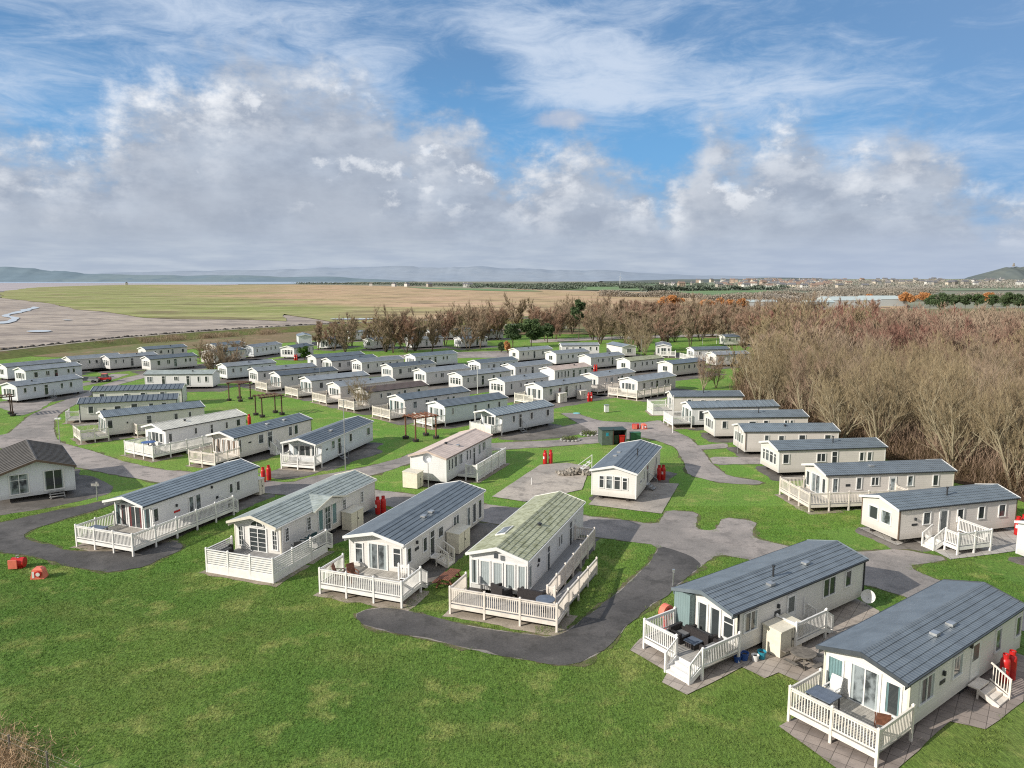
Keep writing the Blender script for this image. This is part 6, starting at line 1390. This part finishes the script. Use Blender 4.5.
for i,(px,s) in enumerate(((938,5.0),(952,3.6),(963,3.4),(975,3.8),(990,3.6),(1004,4.4),(1016,4.0),(928,3.0))):
    y=410+(i*37)%40; leafy((px-512)/740*y,y,(s*1.1,s,s),6.5+s*.3,3200,.42,LF_DARK,'pine_tree','%s pine in the line of evergreens at the far right, %s in it'%(cl[i],['first','third','fourth','fifth','sixth','seventh','eighth','left outlier'][i]),'pine tree',6)
# levee
LV=LEVEE; m=MB(); prof=[(-9,-1.4),(-2.2,1.4),(-1.2,1.5),(1.2,1.5),(7,-.2)]
rows_=[]
for i,(x,y) in enumerate(LV):
    a=Vector(LV[max(0,i-1)]); b=Vector(LV[min(len(LV)-1,i+1)]); d=(b-a).normalized(); n=Vector((d.y,-d.x)) # towards the park (right of travel)
    rows_.append([(x+n.x*q,y+n.y*q,z) for q,z in prof])
vs=[p for r_ in rows_ for p in r_]; k=len(prof); fs=[(i*k+j,i*k+j+1,(i+1)*k+j+1,(i+1)*k+j) for i in range(len(LV)-1) for j in range(k-1)]
m.add(vs,fs); o=m.build('embankment',G['leveegrass']); o['kind']='structure'
m=MB(); vs=[];
for i,r_ in enumerate(rows_): vs+= [(r_[2][0],r_[2][1],1.53),(r_[3][0],r_[3][1],1.53)]
m.add(vs,[(i*2,i*2+1,i*2+3,i*2+2) for i in range(len(LV)-1)]); o=m.build('path',plain('pale_gravel_track',(.36,.32,.25),.9,var=.2,scale=.3)); o['kind']='structure'
rk=[]
for i in range(len(LV)-1):
    a=Vector(rows_[i][1]);b=Vector(rows_[i+1][1]); c=Vector(rows_[i][0]); d_=Vector(rows_[i+1][0])
    for q in range(int((b-a).length*4.5)):
        t=rng.random(); u=rng.random()*.35-.12; rk.append(a.lerp(b,t).lerp(c.lerp(d_,t),u))
m=MB()
for p in rk:
    s=rng.uniform(.25,.7); m.lathe([(s*.8,-.2),(s,s*.2),(s*.5,s*.6)],p,5)
o=m.build('rock_armour',plain('dark_rock',(.10,.09,.085),.9,var=.5,scale=.8),fix=False); tag(o,'dark rock armour along the sea side of the embankment','rocks'); o['kind']='stuff'
sc_=[(x+rng.uniform(-1,1),y) for (x,y) in [(-121+i*.28+rng.uniform(-2,2),214+i*.40+rng.uniform(-4,4)) for i in range(130) if (i//14)%3!=1]]
thicket('scrub',sc_,9000,1.3,.8,.06,TW_BELT,'brown scrub on the park side of the embankment',cat='scrub')
# ================================================================ far land
def terrain(name,pts,D,mat,dz0=-3,depth=600):
    # a ridge line: (azimuth tangent, height in metres) at distance D
    m=MB(); vs=[]
    P2=[]
    for (a,h),(b,g) in zip(pts[:-1],pts[1:]):
        for i in range(8):
            t=i/8; hh=h+(g-h)*(t*t*(3-2*t)); x=a+(b-a)*t; P2.append((x,max(0,hh)*(1+.10*noise.noise(Vector((x*38,D*.01,0)))+.05*noise.noise(Vector((x*150,D*.01,4))))))
    for j,(f,k) in enumerate(((-1,0),(-.55,.35),(-.2,.8),(0,1),(.6,.5))):
        for x,h in P2:
            dd=D+f*depth; vs.append((x*D*(1 if f>0 else 1+f*depth/D*.3),dd+40*noise.noise(Vector((x*30,f*3,1))),dz0+(h-dz0)*k*(1+.12*noise.noise(Vector((x*90,f*5,2))) if 0<k<1 else 1)))
    n=len(P2)
    m.add(vs,[(j*n+i,j*n+i+1,(j+1)*n+i+1,(j+1)*n+i) for j in range(4) for i in range(n-1)])
    o=m.build(name,mat,smooth=True); o['kind']='structure'; return o
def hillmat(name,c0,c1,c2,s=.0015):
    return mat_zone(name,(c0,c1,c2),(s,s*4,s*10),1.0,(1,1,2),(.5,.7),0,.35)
def px2(l,D): return [((px-512)/740,19+(280-py)*D/740*1.0) for px,py in l]
terrain('hills',px2([(-700,266),(-400,262),(-200,268),(0,268),(90,274),(130,272.5),(190,271),(280,270),(330,268),(400,266.5),(440,267.8),(470,266.8),(520,268.5),(560,270.5),(600,270),(640,273),(700,275.5),(760,276.5),(830,279)],11500),11500,hillmat('far_haze_blue_hills',(.30,.355,.43),(.325,.375,.44),(.275,.33,.405),.0006),depth=1500)  # blue is aerial haze painted into the hill colour
terrain('hills',px2([(-500,262),(-200,264),(-60,266),(0,267),(30,268),(60,271),(100,274),(140,275),(190,275.6),(240,275.3),(290,277),(330,276.5),(370,279),(420,281)],8600),8600,hillmat('nearer_haze_blue_hills',(.20,.265,.31),(.23,.29,.315),(.17,.23,.28),.001),depth=700)  # bluish cast is painted aerial haze, thinner than on the range behind
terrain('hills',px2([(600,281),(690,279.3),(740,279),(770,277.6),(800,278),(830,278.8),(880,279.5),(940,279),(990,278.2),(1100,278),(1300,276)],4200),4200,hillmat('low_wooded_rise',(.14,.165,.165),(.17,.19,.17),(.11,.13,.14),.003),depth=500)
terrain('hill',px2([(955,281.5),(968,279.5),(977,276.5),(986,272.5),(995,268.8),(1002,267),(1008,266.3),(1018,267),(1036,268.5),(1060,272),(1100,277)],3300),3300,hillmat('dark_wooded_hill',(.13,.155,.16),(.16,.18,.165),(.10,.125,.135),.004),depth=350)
x,y=(1007.5-512)/740*3300,3300; t=thing('monument','tiny stone monument on top of the wooded hill at the far right','monument',x,y,78); m=MB(); m.box(-4,4,-4,4,0,6).box(-2.5,2.5,-2.5,2.5,6,12); m.build('tower',MAT['stone'],t); MB().ext([(-3,12),(3,12),(0,15)],'y',-2.6,2.6).build('roof',MAT['stone'],t)
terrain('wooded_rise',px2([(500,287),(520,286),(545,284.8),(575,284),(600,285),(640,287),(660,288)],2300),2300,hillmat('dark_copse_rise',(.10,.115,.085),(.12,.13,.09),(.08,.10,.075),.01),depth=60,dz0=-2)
me_=MB(); sl=[]
for j,(D,z) in enumerate(((1400,-.6),(1900,5.4),(2500,12.4),(3100,19),(3900,24),(4600,18))):
    for i in range(13):
        a=(690-512)/740+i*(1130-690)/740/12; sl.append((a*D,D,z*(.0 if i==0 else (.6 if i==1 else 1))-(.8 if i<1 else 0)))
me_.add(sl,[(j*13+i,j*13+i+1,(j+1)*13+i+1,(j+1)*13+i) for j in range(5) for i in range(12)])
o=me_.build('hillside',mat_zone('hazy_town_hillside',((.235,.285,.185),(.27,.30,.21),(.19,.20,.165)),(.0012,.004,.02),.95),smooth=True); o['kind']='structure'  # field green with distance haze painted in
# hedges and copses: one mass each
def hedge(label,segs,mat,n,h,leaf,zf=None):
    r=np.random.RandomState(n); P=[]
    for (x0,y0,x1,y1,w) in segs:
        L=math.hypot(x1-x0,y1-y0); k=max(3,int(n*L/sum(math.hypot(c-a,d-b) for a,b,c,d,_ in segs))); t=r.rand(k,1)
        p=np.array([[x0,y0]])*(1-t)+np.array([[x1,y1]])*t; p+=r.randn(k,2)*w; z=(r.rand(k,1)**.8)*h*(.6+.5*np.sin(t*L/23+x0)[:, :1]**2); P.append(np.concatenate([p,z-.5+(zf((y0+y1)/2) if zf else 0)],1))
    p=np.concatenate(P); n=len(p); d=r.randn(n,3); d/=np.linalg.norm(d,axis=1,keepdims=True); s=np.cross(d,r.randn(n,3)); s/=np.linalg.norm(s,axis=1,keepdims=True)
    V=np.stack([p-d*leaf,p+s*leaf*.6,p+d*leaf,p-s*leaf*.6],1).reshape(-1,3); k=np.arange(n)*4
    o=link('far_trees',npmesh('far_trees',V,np.stack([k,k+1,k+2,k+3],1),mat)); tag(o,label,'far trees'); o['kind']='stuff'
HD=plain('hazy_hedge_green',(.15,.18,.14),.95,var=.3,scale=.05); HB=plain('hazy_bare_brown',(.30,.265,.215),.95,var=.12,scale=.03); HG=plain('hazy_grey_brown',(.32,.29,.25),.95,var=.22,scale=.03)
S=lambda px0,py0,px1,py1,w: ((px0-512)/740*14060/(py0-280),14060/(py0-280),(px1-512)/740*14060/(py1-280),14060/(py1-280),w)
hedge('dark hedgerows and copses crossing the far fields',[S(400,285.4,560,285.7,12),S(470,287.2,640,286.2,7),S(515,289,580,288.6,10),S(560,284.2,700,284.0,14),S(690,285.3,860,285.6,10),S(620,288.2,760,286.9,5),S(300,284,420,284.3,14),S(870,285,960,285,12),S(640,291,790,289.4,3)],HD,26000,9,2.2)
hedge('band of leafless brown scrub beyond the wood',[S(760,297,905,296,7),S(700,299,830,301.5,6),S(900,299,1060,300,8),S(820,293.5,930,293,7),S(600,295.5,700,297,4)],HB,42000,7,.75)
hedge('grey-brown scrub and tree tops between the wood and the town',[S(790,290.4,930,290,12),S(760,301,850,303,5),S(930,287,1100,288,18)],HG,34000,7,.8)
SL=lambda px0,D0,px1,D1,w: ((px0-512)/740*D0,D0,(px1-512)/740*D1,D1,w)
hedge_z=12
hedge('tree lines among the houses on the far hillside',[SL(730,1700,900,1650,14),SL(760,2100,1040,2000,16),SL(850,2500,1060,2450,16),SL(900,1600,1090,1560,12)],HG,16000,9,1.6,zf=lambda D:max(0,(D-1400)*.0115))
# long pale sheds
SH=plain('pale_shed_roof',(.50,.57,.56),.6,var=.08,scale=.02); SW=plain('shed_wall',(.42,.45,.45),.7)
for i,(p0,p1,py,dp,l) in enumerate(((831,880,306.5,26,'long pale green-white shed roof beyond the wood, the largest of three'),(868,905,305,22,'long pale shed roof, middle one beyond the wood'),(806,834,309,12,'low pale shed at the left end of the long roofs'),(744,776,308.5,8,'low pale shed behind the brown scrub left of the long roofs'))):
    D=14060/(py-280); x0=(p0-512)/740*D; x1=(p1-512)/740*D; t=thing('long_shed',l,'shed',x0,D,0,2)
    L_=x1-x0; MB().box(0,L_,0,dp,-1,4.6).build('wall',SW,t); m=MB(); 
    nb=2 if i<2 else 1
    for q in range(nb):
        a=dp*q/nb; b=dp*(q+1)/nb; m.ext([(a-.3*(q==0),4.6),(b,4.6),((a+b)/2,7.0 if i<2 else 6)],'x',-.5,L_+.5)
    m.build('roof',SH,t)
# the town
HW=[plain('house_wall_%s'%n,c,.8,var=.08) for n,c in (('cream',(.56,.49,.40)),('brick',(.44,.33,.26)),('white',(.66,.64,.60)),('stone',(.40,.36,.31)))]; HR=[plain('house_roof_%s'%n,c,.8) for n,c in (('slate',(.17,.17,.18)),('tile',(.27,.19,.15)))]
hm={}
def house(x,y,rz,k,q,s,lab,grp,z=0):
    t=thing('house',lab,'house',x,y,z,rz,grp); t.scale=(s,s,s)
    if (k,q) not in hm:
        a=MB().box(-5,5,-3.5,3.5,-2,5).mesh('wall',HW[k]); 
        b=MB().ext([(-3.9,5),(3.9,5),(0,7.6)],'x',-5.2,5.2).mesh('roof',HR[q]); c=MB().box(-4.2,-3.2,-.4,.4,6.5,8.6).mesh('chimney',HW[k]); m=MB()
        for wx in(-3.3,0,3.3):
            for wz in(1,3.4): m.box(wx-.6,wx+.6,-3.55,-3.48,wz,wz+1.1)
        d=m.mesh('windows',MAT['glass']); hm[(k,q)]=(a,b,c,d)
    a,b,c,d=hm[(k,q)]; link('wall',a,t); r_=link('roof',b,t); link('chimney',c,r_); link('windows',d,t)
rt=random.Random(77)
side_=['cream-walled','brick-walled','white-walled','stone-walled']; rf_=['slate-roofed','tile-roofed']
for i in range(135):
    px=rt.gauss(785,38); D=rt.uniform(1500,2700); k=rt.choice((0,0,1,2,3)); q=rt.choice((0,1))
    house((px-512)/740*D,D,rt.uniform(-30,30),k,q,rt.uniform(1.15,1.6),'%s %s house in the distant town, seen over the wood'%(side_[k],rf_[q]),'houses of the distant town',z=max(0,(D-1400)*.0115)+.3)
for i in range(52):
    px=rt.uniform(870,1030); D=rt.uniform(1900,2900); k=rt.choice((0,2,3,3)); q=0
    house((px-512)/740*D,D,rt.uniform(-30,30),k,q,rt.uniform(1.0,1.6),'%s %s house scattered below the wooded hill'%(side_[k],rf_[q]),'houses below the wooded hill',z=max(0,(D-1400)*.0115)+.3)
for i in range(10):
    px=rt.uniform(655,720); py=rt.uniform(284.8,285.6); D=14060/(py-280); k=rt.choice((2,3)); house((px-512)/740*D,D,rt.uniform(-30,30),k,0,rt.uniform(1.2,1.9),'%s farm building in the fields left of the town'%side_[k],'farm buildings in the far fields')
for i,(px,py) in enumerate(((466,286.6),(470,286.5),(430,286.4),(408,286.2),(395,286.2),(372,285.8),(130,284.8))):
    D=14060/(py-280); house((px-512)/740*D,D,20*i,2 if i!=2 else 3,0,1.5,'lone farmhouse on the far plain, %s from the right'%['first','second','third','fourth','fifth','sixth','last'][i],'lone farmhouses')
x,y=(619-512)/740*3000,3000; t=thing('wind_turbine','tiny white wind turbine on the plain left of the town','wind turbine',x,y,-1,-10)
MB().tube((0,0,0),(0,0,34),1.1,.6,n=10).build('tower',MAT['trim'],t); MB().box(-1,1,-2.5,2,33.5,35.5).build('nacelle',MAT['trim'],t)
for a in(10,130,250): MB().beam((0,-3,34.5),(13*math.sin(R(a)),-3,34.5+13*math.cos(R(a))),1.0,.3).build('blade',MAT['trim'],t,fix=False)
# boundary fence posts on the far lawn
for i,(px,py) in enumerate(((703,345),(717,343.5),(723,343.3),(735,342.5),(642,345))):
    D=14060/(py-280); t=thing('goal_post','thin pale upright post on the far lawn, %s of five'%['second','third','fourth','fifth','first'][i],'post',(px-512)/740*D,D,0,0,'thin posts on the far lawn'); MB().tube((0,0,0),(0,0,3.2),.06,n=6).build('post',MAT['trim'],t)
# ================================================================ light, sky, camera
SUN=Vector((-.88,-.47,math.tan(R(27)))).normalized()
ld=bpy.data.lights.new('sun','SUN'); ld.energy=4.8; ld.angle=R(.55); ld.color=(1,.94,.85); lo=bpy.data.objects.new('sun',ld); COL.objects.link(lo); lo.rotation_euler=SUN.to_track_quat('Z','Y').to_euler(); lo['kind']='structure'
W=bpy.data.worlds.new('World'); SC.world=W; W.use_nodes=True; nt=NT(W.node_tree)
bg=W.node_tree.nodes['Background']; bg.inputs['Strength'].default_value=.12
g=nt.new('ShaderNodeTexCoord').outputs['Generated']
sky=nt.new('ShaderNodeTexSky',sky_type='NISHITA'); sky.sun_disc=False; sky.sun_elevation=math.asin(SUN.z); sky.sun_rotation=math.atan2(SUN.x,SUN.y); sky.air_density=1.0; sky.dust_density=.6; sky.ozone_density=1.6
x,y,z=sep(nt,g)
AZ=nt.m('MULTIPLY',nt.m('ARCTAN2',x,y),180/math.pi)
EL=nt.m('MULTIPLY',nt.m('ARCSINE',z),180/math.pi)
def vec(a,b,c=0.0):
    n=nt.new('ShaderNodeCombineXYZ'); nt.put(n,0,a); nt.put(n,1,b); nt.put(n,2,c); return n.outputs[0]
A_=vec(AZ,EL)
TOPS=[(-180,11),(-90,12),(-50,9.5),(-38,9.2),(-33.7,9.0),(-30.5,8.8),(-29.6,8.7),(-27.0,10.7),(-24.2,12.4),(-21.9,13.1),(-17.9,14.8),(-13.2,14.4),(-9.6,12.8),(-7.8,10.4),(-6.2,11.7),(-4.2,11.9),(-2.0,10.0),(-.2,7.9),(2.1,8.9),(4.5,10.3),(6.0,8.2),(9.5,7.9),(11.6,6.4),(12.7,8.4),(14.3,10.0),(16.8,9.3),(19.4,10.5),(22.4,9.9),(24.6,8.8),(26.8,9.6),(28.6,9.0),(29.8,7.2),(31.5,6.4),(34,4.4),(45,5),(90,9),(180,11)]
def cum(dx,dy,tag_=0):
    a=nt.m('ADD',AZ,dx); e=nt.m('ADD',EL,dy)
    v=vec(a,nt.m('MULTIPLY',e,1.5))
    n0=nt.noise(v,.10,3,.5); n1=nt.noise(v,.24,8,.60); 
    aw=nt.m('ADD',a,nt.m('MULTIPLY_ADD',n0,4.0,-2.0))
    fc=nt.new('ShaderNodeFloatCurve'); cv=fc.mapping.curves[0]; pts=[((q+180)/360,h/20) for q,h in TOPS]
    while len(cv.points)>2: cv.points.remove(cv.points[-1])
    cv.points[0].location=pts[0]; cv.points[1].location=pts[-1]
    for p in pts[1:-1]: cv.points.new(*p)
    for p in cv.points: p.handle_type='AUTO_CLAMPED'
    fc.mapping.update(); nt.put(fc,1,nt.m('MULTIPLY_ADD',aw,1/360,.5))
    top=nt.m('MULTIPLY',fc.outputs[0],20)
    n2=nt.noise(v,.75,6,.62)
    d=nt.m('DIVIDE',nt.m('SUBTRACT',top,e),3.4)
    return nt.m('ADD',d,nt.m('ADD',nt.m('MULTIPLY_ADD',n1,3.6,-1.85),nt.m('MULTIPLY_ADD',n2,.8,-.4))),n0,n1
D0,n0,n1=cum(0.0,0.0); D1,_,_=cum(-1.3,1.5)
cm=nt.m('MULTIPLY',nt.ramp(D0,-.75,.75),.96)
# soft light from the upper left: where the cloud thins towards the sun it is bright
lit=nt.ramp(nt.m('SUBTRACT',D0,D1),.1,1.5)
lit=nt.m('MULTIPLY',lit,nt.m('MULTIPLY',nt.ramp(D0,2.6,.5),nt.m('MULTIPLY_ADD',nt.ramp(n0,.35,.62),.75,.25)))
vA=nt.map(A_,(1,1.9,1))
tex=nt.noise(vA,.20,7,.62); low=nt.noise(vA,.07,3,.5)
grey=nt.mix(nt.ramp(tex,.33,.68),(.30,.345,.425),(.425,.475,.555))
grey=nt.mix(nt.m('MULTIPLY',nt.ramp(low,.4,.65),.5),grey,(.375,.405,.46))
spot=nt.m('MULTIPLY',nt.ramp(nt.noise(vec(AZ,nt.m('MULTIPLY',EL,1.3),7.0),.33,7,.6),.56,.70),nt.m('MULTIPLY',nt.ramp(EL,3.0,6.5),nt.ramp(D0,3.8,.8)))
lit=nt.m('MAXIMUM',lit,nt.m('MULTIPLY',spot,.75))
cc=nt.mix(lit,grey,(.77,.785,.81))
# flat haze band under the cumulus
band=nt.ramp(EL,4.6,1.2); bn=nt.noise(vec(nt.m('MULTIPLY',AZ,.35),nt.m('MULTIPLY',EL,2.4)),.55,5,.55)
hz=nt.mix(nt.ramp(bn,.35,.7),(.35,.41,.505),(.44,.495,.57))
hz=nt.mix(nt.ramp(AZ,8,26),hz,nt.mix(.5,hz,(.36,.43,.57)))
# cirrus veil
def gau(a,e,sa,se,amp,rot=0):
    da=nt.m('SUBTRACT',AZ,a); de=nt.m('SUBTRACT',EL,e)
    if rot:
        c,s=math.cos(R(rot)),math.sin(R(rot)); u=nt.m('ADD',nt.m('MULTIPLY',da,c),nt.m('MULTIPLY',de,s)); v=nt.m('SUBTRACT',nt.m('MULTIPLY',de,c),nt.m('MULTIPLY',da,s)); da,de=u,v
    u=nt.m('DIVIDE',da,sa); v=nt.m('DIVIDE',de,se); q=nt.m('ADD',nt.m('MULTIPLY',u,u),nt.m('MULTIPLY',v,v)); return nt.m('MULTIPLY',nt.m('EXPONENT',nt.m('MULTIPLY',q,-1)),amp)
G_=[gau(-22,17.5,15,3.2,.46),gau(-13,13.5,7,3,.40),gau(2.0,16.8,5.5,2.6,.75,-25),gau(8.5,15.0,3.0,3.6,.55),gau(3.5,13.2,4.2,1.1,.55),gau(17,13.2,8.5,2.2,.62),gau(27,8.6,7,1.6,.45),gau(-33,12.0,6,2.2,.42),gau(12,19,5,1.2,.3),
    gau(-4.5,14.0,2.6,2.6,-.55,30),gau(10.5,9.0,3.2,2.0,-.55),gau(29,16.5,6,3,-.25),gau(8.0,11.5,7,1.0,-.12)]
s=G_[0]
for q in G_[1:]: s=nt.m('ADD',s,q)
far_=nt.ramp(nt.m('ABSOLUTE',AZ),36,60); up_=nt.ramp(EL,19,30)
vC=nt.map(vec(AZ,nt.m('MULTIPLY',EL,3.2)),(1,1,1),(0,0,R(-14)))
c1=nt.noise(vC,.16,8,.66,dist=.9); c2=nt.noise(vC,.55,6,.7)
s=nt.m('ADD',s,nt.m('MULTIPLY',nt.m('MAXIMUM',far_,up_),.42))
ci=nt.m('ADD',s,nt.m('ADD',nt.m('MULTIPLY_ADD',c1,1.7,-.93),nt.m('MULTIPLY_ADD',c2,.5,-.25)))
ci=nt.m('MULTIPLY',nt.ramp(ci,-.25,.95),.88)
def sc10(c):
    n=nt.new('ShaderNodeVectorMath',operation='SCALE'); nt.put(n,0,c); n.inputs[3].default_value=10; return n.outputs[0]
blue=nt.mix(.78,sky.outputs[0],sc10(nt.mix(nt.ramp(EL,8,18),(.10,.32,.63),(.10,.235,.46))))
blue=nt.mix(nt.ramp(AZ,18,34),blue,nt.mix(.5,blue,sc10(nt.mix(0.0,(.17,.29,.50),(.17,.29,.50)))))
c=nt.mix(ci,blue,sc10(nt.mix(0.0,(.53,.61,.73),(0,0,0))))
# small grey cloud in the blue gap
gm=nt.ramp(nt.m('ADD',gau(3.6,11.6,3.0,.95,1.0),nt.m('MULTIPLY_ADD',n1,1.6,-.95)),.25,.8)
c=nt.mix(nt.m('MULTIPLY',gm,.8),c,sc10(nt.mix(0.0,(.40,.45,.56),(0,0,0))))
c=nt.mix(cm,c,sc10(cc))
c=nt.mix(nt.m('MULTIPLY',band,.93),c,sc10(hz))
fill_overcast=nt.mix(nt.ramp(nt.noise(vec(nt.m('MULTIPLY',AZ,.3),nt.m('MULTIPLY',EL,.6)),.08,5,.6),.35,.65),(4.9,4.85,4.85),(3.6,3.65,3.8))  # neutral overcast outside the view, added to light the shaded walls
c=nt.mix(nt.m('MULTIPLY',nt.ramp(nt.m('ABSOLUTE',AZ),42,75),.8),c,fill_overcast)
c=nt.mix(nt.ramp(EL,0,-3),c,sc10(nt.mix(0.0,(.13,.13,.11),(0,0,0))))
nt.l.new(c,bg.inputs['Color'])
W.cycles.sampling_method='MANUAL'; W.cycles.sample_map_resolution=512
cam=bpy.data.cameras.new('camera'); co=bpy.data.objects.new('camera',cam); COL.objects.link(co); SC.camera=co
cam.sensor_width=36; cam.lens=740/1024*36; cam.clip_start=.5; cam.clip_end=60000; co.location=(0,0,19); co.rotation_euler=(R(90)-math.atan(104/740),0,0)
SC.view_settings.view_transform='Standard'; SC.view_settings.look='None'; SC.view_settings.exposure=0
SC.cycles.filter_width=1.15; SC.cycles.use_denoising=False; SC.cycles.max_bounces=5; SC.cycles.diffuse_bounces=2; SC.cycles.glossy_bounces=2; SC.cycles.transparent_max_bounces=4
print('OBJECTS',len(SC.objects))
